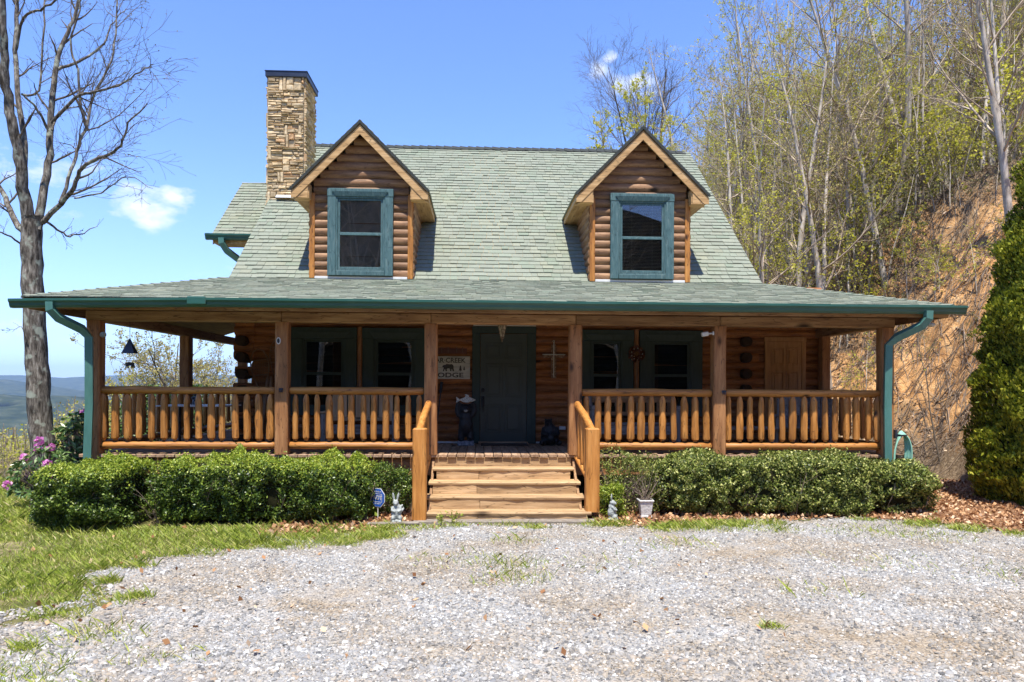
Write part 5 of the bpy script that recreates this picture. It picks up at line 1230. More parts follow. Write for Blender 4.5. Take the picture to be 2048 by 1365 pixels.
# thin upright poles that fill the wood
GP = 'thin bare poles in the wood behind'
for i in range(150):
    px = rp.uniform(1410, 2150); Yd = rp.uniform(23, 60); p = hpos(px, Yd)
    if 20 not in first:
        first[20] = tree('thin_pole_tree', 'thin bare pole-like tree deep in the wood on the slope', 'tree', (0, 0, 0), 350, wig=.02, H=12, r0=.06, lean=(-.05, 0), limbs=12, first=.35, spread=.18, leaf='springdull', leafn=1, leafs=.06, group=GP, twig=.8); first[20].location = p
        first[21] = tree('thin_pole_tree', 'thin bare pole-like tree deep in the wood on the slope', 'tree', hpos(1640, 29), 351, wig=.02, H=13, r0=.07, lean=(.02, 0), limbs=14, first=.3, spread=.2, leaf='spring', leafn=1, leafs=.07, group=GP, twig=.8)
    else: dup(first[20 + i % 2], p, rp.uniform(0, 6.28), rp.uniform(.6, 1.15), ('thin bare pole-like tree', 'thin pole-like tree with a few leaves')[i % 2] + (' behind the right rake of the roof' if px < 1590 else ' deep in the wood above the porch roof' if px < 1750 else ' deep in the wood above the clay bank' if px < 1930 else ' in the wood at the right edge'), None, rx=rp.normal(0, .05), ry=rp.normal(-.03, .07))

# ---- the valley side on the left
GV = 'trees on the slope below the lawn'
vs_ = [dict(H=8, r0=.12, limbs=40, leaf='springdull', leafn=2, leafs=.11, first=.12, spread=.42), dict(H=7, r0=.1, limbs=40, leaf='olive', leafn=3, leafs=.13, first=.12, spread=.42), dict(H=9, r0=.12, limbs=40, leaf='spring', leafn=2, leafs=.13, first=.12, spread=.40), dict(H=8, r0=.11, limbs=36, leaf='springdull', leafn=1, leafs=.09, first=.12, spread=.42)]
LV = 'rounded budding tree on the slope falling away beyond the lawn'
n_ = 0
for i in range(430):
    Yd = 20 + 150 * rp.rand() ** 1.7; px = rp.uniform(-120, 470) if i % 2 else rp.uniform(-60, 210); r = pdir(px, 776); x = r.x / r.y * Yd
    p = (x, Yd, float(ground_h(x, Yd))); k = (0, 1, 2, 3, 0, 1, 3)[i % 7]
    top = 781 - (p[2] + (7.5 * 1.0) - 1.88) / Yd * 1440
    sc_ = None
    if px < 225:
        yt_ = rp.uniform(0, 1) ** 1.5 * 120 + (872 if px < 60 else 872 - (px - 60) * .36); hh_ = 1.88 - (yt_ - 781) / 1440 * Yd - p[2]
        if hh_ < 2.2 or hh_ > 12: continue
        sc_ = hh_ / 9.0
    else:
        yt_ = rp.uniform(700, 830); hh_ = 1.88 - (yt_ - 781) / 1440 * Yd - p[2]
        if hh_ < 2.2 or hh_ > 13: continue
        sc_ = hh_ / 9.0
    if (30 + k) not in first:
        first[30 + k] = tree('valley_tree', LV, 'tree', (0, 0, 0), 400 + k, group=GV, twig=.8, up=.06, **vs_[k]); first[30 + k].location = p
    else: dup(first[30 + k], p, rp.uniform(0, 6.28), sc_ or rp.uniform(.7, 1.2), ('tan-budded rounded tree', 'olive-leafed rounded tree', 'fresh yellow-green rounded tree', 'nearly bare rounded tree')[k] + (' at the left edge below the lawn' if px < 90 else ' between the big trunk and the corner post' if px < 225 else ' seen through the left porch opening'))
    n_ += 1
def at(px, Yd, dz=0): r = pdir(px, 776); x = r.x / r.y * Yd; return (x, Yd, float(ground_h(x, Yd)) + dz)
a = at(345, 24); tree('budding_tree', 'large dark-limbed tree in early leaf seen through the left porch opening behind the wind chime', 'tree', (a[0], a[1], -3.6), 421, H=7.2, r0=.13, limbs=46, first=.2, spread=.52, leaf='springdull', leafn=11, leafs=.06, bark='limb', twigm='limb', up=.05, ang=(.5, 1.1))
a = at(437, 22); tree('budding_tree', 'twisting tree in early leaf seen between the inner side post and the cabin corner', 'tree', (a[0], a[1], -3.4), 422, H=7.0, r0=.12, limbs=42, first=.2, spread=.52, leaf='springdull', leafn=11, leafs=.06, bark='limb', twigm='limb', wig=.1, forks=1)
a = at(262, 27); tree('budding_tree', 'low spreading tree in early leaf just right of the front corner post', 'tree', (a[0], a[1], -4.4), 423, H=6.3, r0=.1, limbs=46, first=.15, spread=.55, leaf='springdull', leafn=11, leafs=.065, bark='limb', twigm='limb')
a = at(460, 30); tree('yellow_tree', 'yellow-green leafy tree beside the cabin corner in the left porch opening', 'tree', (a[0], a[1], -4.5), 424, H=6.4, r0=.1, limbs=44, first=.15, spread=.36, leaf='spring', leafn=4, leafs=.11, lean=(.05, 0))
a = at(63, 24); tree('red_shrub', 'small coral-red leafed shrub beyond the lawn edge left of the big trunk', 'shrub', (a[0], a[1], a[2]), 425, H=2.3, r0=.02, limbs=26, first=.05, spread=.5, leaf='redbud', leafn=2, leafs=.06, bark='limb', twigm='limb')

# far thicket that reads as one mass below the lawn
n = 230000; rg = np.random.RandomState(55); Yd = 24 + 170 * rg.uniform(0, 1, n) ** 1.25; px = rg.uniform(-260, 470, n)
xx = (px - 1024) / 1440; xw = (xx * math.cos(R(2.54)) + math.sin(R(2.54))) / (math.cos(R(2.54)) - xx * math.sin(R(2.54))) * Yd
g0 = ground_h(xw, Yd); cap = 1.88 - (np.where(px < 60, 876, 876 - (px - 60) * .33) - 781) / 1440 * Yd
lump = 3.2 + 1.5 * smooth_noise(xw, Yd, 57, 3, .35); hh_ = np.minimum(cap + .45 * smooth_noise(xw, Yd, 58, 2, .8), g0 + np.clip(lump + Yd * .02, 1.2, 9)); k = (hh_ > g0 + .3) & (fall(xw, Yd) > 4)
xw, Yd, g0, hh_ = xw[k], Yd[k], g0[k], hh_[k]; P = np.stack([xw, Yd, g0 + (hh_ - g0) * rg.uniform(0, 1, len(xw)) ** .6], -1)
V, F = leaves_np(P, 1, rg, aspect=1.5); sc3 = np.repeat(.055 + Yd * .0016, 4)[:, None]; Pc = np.repeat(P, 4, 0); V = Pc + (V - Pc) * sc3
sp_ = smooth_noise(P[:, 0], P[:, 1], 59, 2, .25) + rg.normal(0, .25, len(P)); mi_ = np.where(sp_ < -.35, 0, np.where(sp_ < .55, 1, 2))
tagp(np_obj('budding_thicket', V, F, [M['olive'], M['springdull'], M['spring']], mi=mi_), 'tan and yellow-green thicket covering the slope below the lawn', 'thicket', kind='stuff')
ln = []
for i in rg.choice(len(P), 5000, replace=False):
    b = np.array([P[i, 0], P[i, 1], g0[i]]); t_ = np.array([P[i, 0] + rg.normal(0, .5), P[i, 1] + rg.normal(0, .5), hh_[i]]); ln.append((np.array([b, (b + t_) / 2 + rg.normal(0, .15, 3), t_]), np.array([.03, .02, .008]) * (1 + P[i, 1] / 90)))
V, F = tubes_np(ln, 3); tagp(np_obj('thicket_stems', V, F, M['paletwig']), 'pale stems standing in the thicket below the lawn', 'thicket', kind='stuff')
# trees across the drive, mirrored in the dormer panes
tb = dup(first[3], (-5.5, -9, 0), 1.0, 1.0, 'bare tree across the drive mirrored in the left dormer window', 'trees across the drive')
for ch in list(tb.children):
    if 'foliage' in ch.name: bpy.data.objects.remove(ch)
for q, lb_ in (((-2.0, -12, 0), 'second'), ((-9, -13, 0), 'leftmost'), ((-7, -17, 0), 'farthest'), ((-4.2, -14, 0), 'fourth'), ((2.5, -13, 0), 'first right-hand'), ((8, -15, 0), 'rightmost')):
    t2 = dup(tb, q, q[0], 1.25, lb_ + ' bare tree across the drive, seen only mirrored in the window panes')

# ---- the big tree on the left, limbs laid out like the real one
def hero():
    rg = np.random.RandomState(77); Yt = 15.2
    def W(px, py, dy=0): r = pdir(px, py); k = (Yt + dy) / r.y; return np.array([r.x * k, Yt + dy, 1.88 + r.z * k])
    base = W(96, 975); t = thing('oak_tree', 'tall rough-barked bare tree left of the porch, forking high above the roof', 'tree', (base[0], Yt, base[2] - .1))
    ppm = 1440 / Yt
    def limb(pts, w0, w1, dys, n=None):
        P = np.array([W(p[0], p[1], dy) for p, dy in zip(pts, np.linspace(dys[0], dys[1], len(pts)))]); m = (len(P) - 1) * 4 + 1; tt = np.linspace(0, len(P) - 1, m); Q = []
        for q in tt:                                   # catmull-rom
            i = min(int(q), len(P) - 2); f = q - i; p0, p1, p2, p3 = P[max(i - 1, 0)], P[i], P[i + 1], P[min(i + 2, len(P) - 1)]
            Q.append(.5 * ((2 * p1) + (p2 - p0) * f + (2 * p0 - 5 * p1 + 4 * p2 - p3) * f * f + (3 * p1 - 3 * p2 + p3 - p0) * f ** 3))
        Q = np.array(Q) + rg.normal(0, .012, (m, 3)); return Q, np.linspace(w0, w1, m) * .70 / 2 / ppm
    tr = limb([(98, 1010), (90, 930), (83, 850), (76, 760), (68, 660), (62, 560), (60, 490), (62, 440)], 60, 44, (0, 0))
    tr[1][:] *= 1.06; tr[1][0] *= 1.25; tr[1][-9:] *= np.linspace(1, 1.12, 9)
    A = limb([(56, 465), (44, 400), (38, 345), (22, 270), (8, 200), (2, 130), (-4, 40), (-10, -80)], 34, 15, (0, -.8))
    A2 = limb([(40, 370), (46, 300), (30, 200), (24, 110), (26, 20), (15, -90)], 17, 9, (-.2, .6))
    B = limb([(72, 470), (84, 400), (94, 320), (97, 240), (104, 160), (118, 95), (140, 50), (165, -40)], 24, 7, (0, .7))
    Cc = limb([(80, 455), (118, 415), (145, 385), (160, 345), (205, 320), (236, 300), (252, 255), (290, 215)], 15, 3, (0, -1.2))
    D = limb([(90, 452), (118, 475), (140, 482), (165, 475), (190, 462)], 7, 2, (0, .5))
    E_ = limb([(48, 480), (20, 440), (0, 395), (-40, 340), (-80, 250)], 18, 8, (0, .8))
    G = limb([(118, 415), (138, 350), (152, 300), (168, 260), (182, 200), (214, 130), (225, 60), (222, -20)], 10, 4, (-.2, 1.2))
    Hh = limb([(145, 408), (200, 392), (250, 362), (300, 385)], 5, 1.5, (-.4, -.9))
    I = limb([(170, 268), (160, 240), (148, 150), (135, 100), (150, 30), (160, -20)], 8, 4, (.3, .2))
    J = limb([(100, 255), (145, 205), (185, 192), (230, 180), (275, 150), (300, 135)], 10, 2, (.2, -1))
    K_ = limb([(104, 150), (160, 128), (200, 95), (215, 60), (245, 25)], 9, 2, (.4, 1.2))
    L2 = limb([(90, 270), (70, 230), (40, 200)], 8, 5, (.1, -.4)); N2 = limb([(25, 120), (40, 45), (75, 30), (110, 5), (130, -30)], 8, 4, (0, -.7))
    O = limb([(98, 270), (112, 235), (150, 222)], 6, 3, (0, .6)); Pq = limb([(35, 200), (70, 190), (80, 60), (76, -30)], 7, 4, (.3, .9))
    Q1 = limb([(40, 500), (10, 480), (-30, 470)], 6, 3, (0, -.6)); Q3 = limb([(55, 700), (42, 665), (33, 668)], 3, 1, (-.2, -.4))
    V, F = tubes_np([tr], 18)
    c_ = np.repeat(tr[0], 18, axis=0); an = np.arctan2(V[:, 1] - c_[:, 1], V[:, 0] - c_[:, 0])
    V = V + (V - c_) * (.05 * np.sin(an * 7 + V[:, 2] * 1.3) + .03 * rg.normal(size=len(V)))[:, None]
    np_obj('trunk', V, F, M['bark'], t, smooth=True)
    big = [A, A2, B, E_]; med = [Cc, G, I, J, K_, N2, L2, O, Pq, D, Hh, Q1, Q3]
    V, F = cat(*[tubes_np([q], 9) for q in big + med]); np_obj('limbs', V, F, M['bark'], t, smooth=True)
    l2 = []
    for q in big: l2 += branch_out(rg, [q], 1.1, .17, (.5, 1.1), 9, .10, .05, start=.25, minr=.008)
    for q in med: l2 += branch_out(rg, [q], 1.9, .32, (.4, 1.0), 8, .11, .03, start=.2, minr=.006)
    l2 = [(P, np.minimum(r, .022)) for P, r in l2]
    l3 = branch_out(rg, l2 + [(q[0], q[1] * .35) for q in med], 3.8, .42, (.4, 1.0), 6, .14, .02, minr=.0042, minlen=.25)
    l3 = [(P, np.clip(r, .0035, .009)) for P, r in l3]
    l4 = branch_out(rg, l3, 4.4, .5, (.4, 1.0), 4, .16, .02, minr=.003, minlen=.14)
    l4 = [(P, np.clip(r, .0028, .005)) for P, r in l4]
    V, F = cat(tubes_np(l2, 5), tubes_np(l3, 3), tubes_np(l4, 3)); np_obj('twigs', V, F, M['limb'], t)
    V, F = leaves_np(pts_on(l4, 1, rg, .01, .6), .035, rg); np_obj('foliage', V, F, M['bud'], t)
    return t
hero()

# ---- clipped hedges
def hedge(name, label, x0, x1, y0, y1, h, seed, leaf='boxwood', n=34000, top='newleaf', size=.028, sparse=0, lump=.09, cat_='hedge'):
    rg = np.random.RandomState(seed); cx, cy = (x0 + x1) / 2, (y0 + y1) / 2; a, b = (x1 - x0) / 2, (y1 - y0) / 2
    zb = float(ground_h(cx, cy)); t = thing(name, label, cat_, (cx, cy, zb))
    def shape(u, v, s=1.0):                              # rounded box direction -> point
        d = np.stack([np.cos(v) * np.cos(u), np.cos(v) * np.sin(u), np.sin(v)], -1)
        e = 5.0; k = (np.abs(d[:, 0] ) ** e + np.abs(d[:, 1]) ** e + np.abs(d[:, 2]) ** e) ** (-1 / e)
        q = d * k[:, None]; return q, d
    u = rg.uniform(0, 2 * np.pi, n * 3); v = np.arcsin(rg.uniform(-.55, 1, n * 3))
    # equal spread over the faces of the box
    f = rg.choice(4, n, p=[.40, .36, .10, .14]); A = rg.uniform(-1, 1, n); B = rg.uniform(-1, 1, n)
    q = np.where((f == 0)[:, None], np.stack([A, -np.ones(n), B], -1), np.where((f == 1)[:, None], np.stack([A, B, np.ones(n)], -1), np.where((f == 2)[:, None], np.stack([A, np.ones(n), B], -1), np.stack([np.sign(A), (A * 7 % 2) - 1, B], -1))))
    e = 5.5; half = np.array([a, b, h / 2]); qq = q.copy()
    nr_ = (np.abs(q) ** e).sum(1) ** (1 / e); qq = q / nr_[:, None]
    P = qq * half; nrm = np.sign(q) * np.abs(q) ** 4 / half; nrm /= np.linalg.norm(nrm, axis=1, keepdims=True) + 1e-9
    X_, Y_, Z_ = P[:, 0] + cx, P[:, 1] + cy, P[:, 2]
    lm = lump * (smooth_noise(X_ * 1.0 + Y_, Z_ * 1.6 + Y_ * .5, seed, 3, 3.2) * .6 + .5 * smooth_noise(X_ * 3 + Y_, Z_ * 3, seed + 1, 2, 5))
    dep = -rg.exponential(.05, n) + .012 + np.where(rg.rand(n) < .035, rg.uniform(0, .09, n), 0)
    P = P + nrm * (lm + dep)[:, None]; P[:, 2] += h / 2 + .02; P += np.array([cx, cy, zb])
    under = np.clip((.28 - (P[:, 2] - zb)) / .28, 0, 1); P[:, 1] += np.where(f == 0, 1, 0) * under * .12
    keepm = P[:, 2] > zb + .03
    if sparse: keepm &= rg.uniform(0, 1, n) > sparse * (.4 + .6 * (smooth_noise(P[:, 0] * 2, P[:, 2] * 2, seed + 4, 2, 3) > 0))
    P, nrm, dep = P[keepm], nrm[keepm], dep[keepm]
    hf_ = (P[:, 2] - zb) / h; isTop = (((nrm[:, 2] > .4) & (rg.uniform(0, 1, len(P)) < .75)) | (rg.uniform(0, 1, len(P)) < np.clip(hf_ - .62, 0, 1) * 1.1)) & (dep > -.06)
    V, F = leaves_np(P[~isTop], size, rg, aspect=1.75, nrm=nrm[~isTop], nk=.9); np_obj('foliage', V, F, M[leaf], t)
    PT = P[isTop]; 
    if len(PT):
        PT[:, 2] += rg.uniform(0, .03, len(PT)); V, F = leaves_np(PT, size * .95, rg, aspect=1.9, nrm=nrm[isTop], nk=.5, dirv=np.tile([0, 0, 1.], (len(PT), 1)), dk=.5); np_obj('new_growth', V, F, M[top], t)
    # dark filler shell painting the shade inside, then stems
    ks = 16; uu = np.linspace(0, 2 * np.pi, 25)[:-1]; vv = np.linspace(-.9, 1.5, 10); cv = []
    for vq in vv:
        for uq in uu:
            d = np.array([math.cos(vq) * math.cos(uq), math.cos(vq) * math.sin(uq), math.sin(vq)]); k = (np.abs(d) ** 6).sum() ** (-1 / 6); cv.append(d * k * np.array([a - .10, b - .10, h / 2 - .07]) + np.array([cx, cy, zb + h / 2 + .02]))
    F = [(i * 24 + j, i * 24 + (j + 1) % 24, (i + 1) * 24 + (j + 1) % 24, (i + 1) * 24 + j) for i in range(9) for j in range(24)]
    if not sparse: np_obj('inner_shade_shell', cv, F, M['core'], t)
    ln = []
    for i in range(int((x1 - x0) * (26 if not sparse else 70))):
        x = rg.uniform(x0 + .1, x1 - .1); y = rg.uniform(y0 + .12, y1 - .1); P0, r0_ = grow(rg, (x, y, zb - .02), (rg.normal(0, .35), rg.normal(-.1, .3), 1), h * rg.uniform(.5, 1.02), .008, 6, .15, .0, .4); ln.append((P0, r0_))
    l2 = branch_out(rg, ln, 7, .5, (.3, .9), 4, .15, .03, start=.2, minr=.002, minlen=.08); ln += []
    V, F = cat(tubes_np(ln, 4), tubes_np(l2, 3)); np_obj('stems', V, F, M['stick'], t)
    return t
hedge('hedge', 'dark glossy boxwood hedge at the far left corner, below the pink rhododendron', -5.84, -4.66, 9.55, 10.8, .78, 1, n=30000, size=.036)
hedge('hedge', 'long clipped boxwood hedge with bright lime new growth, left of the steps', -4.56, -1.52, 9.92, 10.98, .86, 2, n=54000, size=.036)
hedge('hedge', 'low leggy end of boxwood between the blue yard sign and the left newel post', -1.62, -.98, 10.5, 11.1, .66, 3, n=11000, sparse=.35, top='boxwood')
hedge('hedge', 'twiggy half-bare bush right of the steps behind the rabbit and planter', 1.78, 2.72, 10.5, 11.15, .80, 4, leaf='azleaf', top='azleaf', n=9000, sparse=.6, size=.032)
hedge('hedge', 'long olive-green hedge along the right half of the porch', 2.62, 5.95, 10.42, 11.15, .84, 5, leaf='azleaf', top='azleaf', n=52000, size=.040)
hedge('hedge', 'low rounded end of the right hedge in front of the right downspout', 5.75, 6.92, 10.55, 11.5, .66, 6, leaf='azleaf', top='azleaf', n=17000, size=.042, lump=.12)
hedge('shrub', 'small bright yellow-green shrub just behind the right-hand rabbit', 1.70, 2.12, 10.25, 10.6, .48, 7, leaf='newleaf', top='newleaf', n=4200, size=.03, lump=.05, cat_='shrub')

# ---- arborvitae
def arbor():
    rg = np.random.RandomState(9); cx, cy = 9.8, 11.6; zb = float(ground_h(cx, cy)) + .0; t = thing('arborvitae', 'tall conical yellow-green arborvitae right of the hedge', 'tree', (cx, cy, zb)); H = 7.05
    n = 170000; zz = rg.uniform(0, 1, n) ** 1.15; th = rg.uniform(0, 6.283, n)
    R_ = 1.36 * np.where(zz < .06, .84 + zz * 2.6, 1 - zz ** 1.96) + .02
    R_ = R_ + .11 * smooth_noise(th * 2.2, zz * 9, 5, 3, 3.2) + .05 * smooth_noise(th * 6, zz * 30, 6, 2, 3.)
    rad = R_ - rg.exponential(.06, n) + np.where(rg.rand(n) < .03, rg.uniform(0, .09, n), 0)
    P = np.stack([cx + rad * np.cos(th), cy + rad * np.sin(th), zb + .05 + zz * H], -1)
    out_ = np.stack([np.cos(th), np.sin(th), np.zeros(n)], -1); dv = out_ * .55 + np.array([0, 0, .9])
    V, F = leaves_np(P, .075, rg, aspect=2.1, nrm=out_, nk=.35, dirv=dv, dk=1.5); np_obj('foliage', V, F, M['arb'], t)
    m = MB(); zs = np.linspace(0, 1, 16); m.tube([(cx, cy, zb + .05 + z * H * .97) for z in zs], [max(.02, 1.34 * (.82 + z * 2.6 if z < .06 else 1 - z ** 1.96) - .22) for z in zs], 20); m.build('inner_shade_shell', M['core'], t)  # dark inner cone: shade between the sprays put into its colour
    m = MB(); m.tube([(cx, cy, zb - .1), (cx, cy, zb + 1.0)], [.09, .07], 10); m.build('trunk', M['limb'], t)
arbor()

# ---- rhododendrons
def rhodo(label, cx, cy, z0, rx, ry, h, seed, flowers=0, n=420, size=.12):
    rg = np.random.RandomState(seed); t = thing('rhododendron', label, 'shrub', (cx, cy, z0)); Vs = []; st = []; fl = []
    for i in range(n):
        u = rg.uniform(0, 6.283); v = math.asin(rg.uniform(-.3, 1)); k = rg.uniform(.78, 1.0)
        c = np.array([cx + rx * math.cos(v) * math.cos(u) * k, cy + ry * math.cos(v) * math.sin(u) * k, z0 + h * (.45 + .55 * math.sin(v) * k)])
        ax = np.array([math.cos(v) * math.cos(u), math.cos(v) * math.sin(u), math.sin(v) * .8 + .5]); ax /= np.linalg.norm(ax)
        if i < flowers * 3 and i % 3 == 0:
            fl.append((c + ax * .06, ax)); 
        m_ = rg.randint(6, 10); A = np.array([side(rg, ax, rg.uniform(1.0, 1.6)) for _ in range(m_)])
        P = c + A * size * .5; Vs.append(leaves_np(P, size, rg, aspect=3.4, nrm=ax, nk=1.6, dirv=A * 4, dk=3))
        st.append((np.array([[cx + rg.normal(0, .08), cy + rg.normal(0, .08), z0], c * .5 + np.array([cx, cy, z0 + h * .3]) * .5, c]), np.array([.012, .008, .004])))
    V, F = cat(*Vs); np_obj('foliage', V, F, M['rhodo'], t)
    V, F = tubes_np(st, 4); np_obj('stems', V, F, M['limb'], t)
    if fl:
        Q = []
        for c, ax in fl:
            d = rg.normal(size=(46, 3)); d /= np.linalg.norm(d, axis=1, keepdims=True); d += ax * .5; Q.append(leaves_np(c + d * .055, .055, rg, aspect=1.2, nrm=d, nk=2))
        V, F = cat(*Q); np_obj('blossom', V, F, M['pink'], t)
    return t
rhodo('pink-flowering rhododendron beside the left downspout', -6.58, 12.2, -.15, .50, .5, 1.58, 31, flowers=4, n=240)
rhodo('low rhododendron with the brightest magenta blossoms behind the far left hedge', -6.72, 11.45, -.1, .50, .34, 1.06, 32, flowers=9, n=140, size=.10)
rhodo('tall glossy rhododendron showing above the rear side railing, nearer one', -7.0, 15.6, -.6, .7, .9, 2.55, 33, n=320, size=.15)
rhodo('tall glossy rhododendron showing above the rear side railing, next to the cabin corner', -7.0, 17.9, -1.0, .7, 1.1, 2.98, 34, n=340, size=.15)

# small weeds by the steps and sign
wd = thing('weed', 'round-leaved bright green weed under the blue yard sign', 'weed', (-1.56, 10.55, 0.0)); rg = np.random.RandomState(3)
P = np.stack([rg.normal(-1.56, .06, 26), rg.normal(10.5, .04, 26), rg.uniform(.05, .17, 26)], -1); V, F = leaves_np(P, .09, rg, aspect=1.05); np_obj('leaves', V, F, M['newleaf'], wd)
V, F = tubes_np([(np.array([[-1.56, 10.52, 0], (p + np.array([-1.56, 10.52, 0])) / 2, p]), np.array([.004, .003, .002])) for p in P], 3); np_obj('stems', V, F, M['grass'], wd)
for k, (x, y, h, lb) in enumerate(((-.36, 9.93, .2, 'taller weed growing at the foot of the bottom step'), (-.52, 9.92, .14, 'left one of the two weeds at the foot of the bottom step'))):
    wd = thing('weed', lb, 'weed', (x, y, 0)); ln = [grow(rg, (x + rg.normal(0, .02), y, 0), (rg.normal(0, .3), rg.normal(0, .3), 1), h * rg.uniform(.7, 1.1), .003, 5, .1, 0) for _ in range(7)]
    V, F = tubes_np(ln, 3); np_obj('stems', V, F, M['grass'], wd); P = pts_on(ln, 9, rg, .012, .2); V, F = leaves_np(P, .05, rg, aspect=3); np_obj('leaves', V, F, M['grass'], wd)

# ================================================================== THINGS ON AND AROUND THE PORCH
random.seed(21); rg = np.random.RandomState(21)
YF = YWF                                           # face of the cabin wall
def bear_outline(s=1.0):                           # side view of a walking bear, facing left, about 1 wide
    return [(-.50, .10), (-.46, .17), (-.40, .20), (-.37, .25), (-.33, .22), (-.22, .26), (-.12, .33), (.0, .30), (.15, .29), (.30, .31), (.42, .24), (.47, .10), (.46, -.05), (.50, -.22), (.52, -.30), (.38, -.30), (.36, -.18), (.30, -.10), (.28, -.20), (.30, -.30), (.17, -.30), (.16, -.16), (.10, -.05),
            (-.05, -.07), (-.12, -.12), (-.10, -.22), (-.08, -.30), (-.21, -.30), (-.24, -.18), (-.26, -.10), (-.32, -.18), (-.34, -.30), (-.46, -.30), (-.42, -.18), (-.38, -.04), (-.40, .04), (-.48, .03)]
def flat_poly(mb, pts, o, s, th): mb.prism([(o[0] + x * s, o[1], o[2] + z * s) for x, z in pts], (0, th, 0))
PINE = [(0, .5), (.13, .25), (.07, .25), (.2, .02), (.1, .02), (.27, -.28), (.05, -.28), (.05, -.42), (-.05, -.42), (-.05, -.28), (-.27, -.28), (-.1, .02), (-.2, .02), (-.07, .25), (-.13, .25)]

# lodge sign
t = thing('wall_sign', 'white plank sign reading BEAR CREEK LODGE hanging left of the front door', 'sign', (-.62, YF, 2.04))
m = MB()
for k in range(4): m.bbox(-1.03, -.205, YF - .035, YF - .012, 2.055 + k * .098, 2.151 + k * .098, .004)
m.build('sign_board', M['whitepaint'], t)
m = MB()
for a in ((-1.045, -.19, 2.04, 2.056), (-1.045, -.19, 2.447, 2.463), (-1.045, -1.03, 2.056, 2.447), (-.205, -.19, 2.056, 2.447)): m.bbox(a[0], a[1], YF - .045, YF - .01, a[2], a[3], .003)
m.build('frame', M['whitepaint'], t)
text_obj('lettering', 'BEAR·CREEK', .125, (-.625, YF - .0365, 2.385), M['ink'], t, bold=.003, sx=1.0)
text_obj('lettering', 'LODGE', .12, (-.60, YF - .0365, 2.108), M['ink'], t, bold=.003, sx=1.45)
m = MB(); flat_poly(m, bear_outline(), (-.60, YF - .038, 2.25), .22, .003)
for x, s in ((-.93, .13), (-.83, .10), (-.37, .13), (-.30, .09)): flat_poly(m, PINE, (x, YF - .038, 2.235), s, .003)
m.build('painted_emblem', M['ink'], t)
# long sign over the door
t = thing('door_sign', 'long cream sign with WELCOME TO THE MOUNTAINS above the front door', 'sign', (.455, YF, 3.035))
m = MB(); m.bbox(-.13, 1.045, YF - .075, YF - .055, 3.036, 3.15, .004); m.build('sign_board', M['whitepaint'], t)
text_obj('lettering', 'WELCOME TO THE MOUNTAINS', .066, (.53, YF - .0765, 3.085), M['brownink'], t, bold=.0015)
m = MB(); flat_poly(m, bear_outline(), (-.03, YF - .0785, 3.08), .09, .003); flat_poly(m, PINE, (-.095, YF - .0785, 3.09), .08, .003); m.build('painted_emblem', M['ink'], t)
# peg rack
t = thing('peg_rack', 'narrow dark red wooden rack with hooks above the lodge sign', 'rack', (-.53, YF, 2.5))
m = MB(); m.bbox(-.82, -.25, YF - .03, YF - .008, 2.515, 2.615, .006); m.build('rack_board', pmat('dark_red_wood', ((.3, (.09, .03, .022)), (.7, (.15, .055, .04))), noise=8, rough=.6), t)
for x in (-.72, -.6, -.44, -.33):
    m = MB(); m.tube([(x, YF - .03, 2.55), (x, YF - .05, 2.535), (x, YF - .06, 2.56), (x, YF - .055, 2.64)], .006, 6); m.build('hook', M['iron'], t)
# hanging lantern
lx, ly = .372, 12.3
t = thing('porch_lantern', 'tapered pierced metal lantern hanging in front of the door', 'lantern', (lx, ly, 3.05))
m = MB(); m.tube([(lx, ly, 3.55), (lx, ly, 3.02)], .006, 6); m.build('chain', M['black'], t)
m = MB(); m.tube([(lx, ly, 3.05), (lx, ly, 3.02), (lx, ly, 2.955), (lx, ly, 2.94)], [.02, .045, .098, .085], 6); m.build('cap', M['iron'], t)
m = MB(); m.tube([(lx, ly, 2.94), (lx, ly, 2.75)], [.078, .034], 6); m.build('lantern_glass', pmat('seeded_amber_glass', ((.35, (.06, .045, .03)), (.6, (.45, .38, .27)), (.7, (.75, .68, .55))), noise=30, rough=.25, spec=.6), t)
m = MB()
for k in range(6):
    a = 2 * math.pi * (k + .5) / 6; m.tube([(lx + .081 * math.cos(a), ly + .081 * math.sin(a), 2.94), (lx + .036 * math.cos(a), ly + .036 * math.sin(a), 2.75)], .006, 4)
m.tube([(lx, ly, 2.75), (lx, ly, 2.735), (lx, ly, 2.71), (lx, ly, 2.70), (lx, ly, 2.66)], [.04, .042, .018, .022, .004], 8); m.build('cage', M['iron'], t)
# cross
t = thing('wall_cross', 'rustic bark and twine cross on the wall right of the front door', 'cross', (1.385, YF, 2.06))
m = MB()
m.bbox(1.335, 1.435, YF - .045, YF - .01, 2.06, 2.70, .012); m.bbox(1.18, 1.334, YF - .05, YF - .012, 2.45, 2.53, .012); m.bbox(1.436, 1.59, YF - .05, YF - .012, 2.45, 2.53, .012)
m.build('cross_wood', M['crossm'], t)
m = MB(); m.tube([(1.385, YF - .05, 2.08), (1.385, YF - .055, 2.74)], .009, 6); m.tube([(1.17, YF - .056, 2.51), (1.6, YF - .056, 2.51)], .009, 6)
m.tube([(1.385 + .018 * math.sin(a), YF - .045, 2.76 - .018 * math.cos(a)) for a in np.linspace(0, 6.28, 9)], .004, 5); m.build('twine', M['whitepaint'], t)
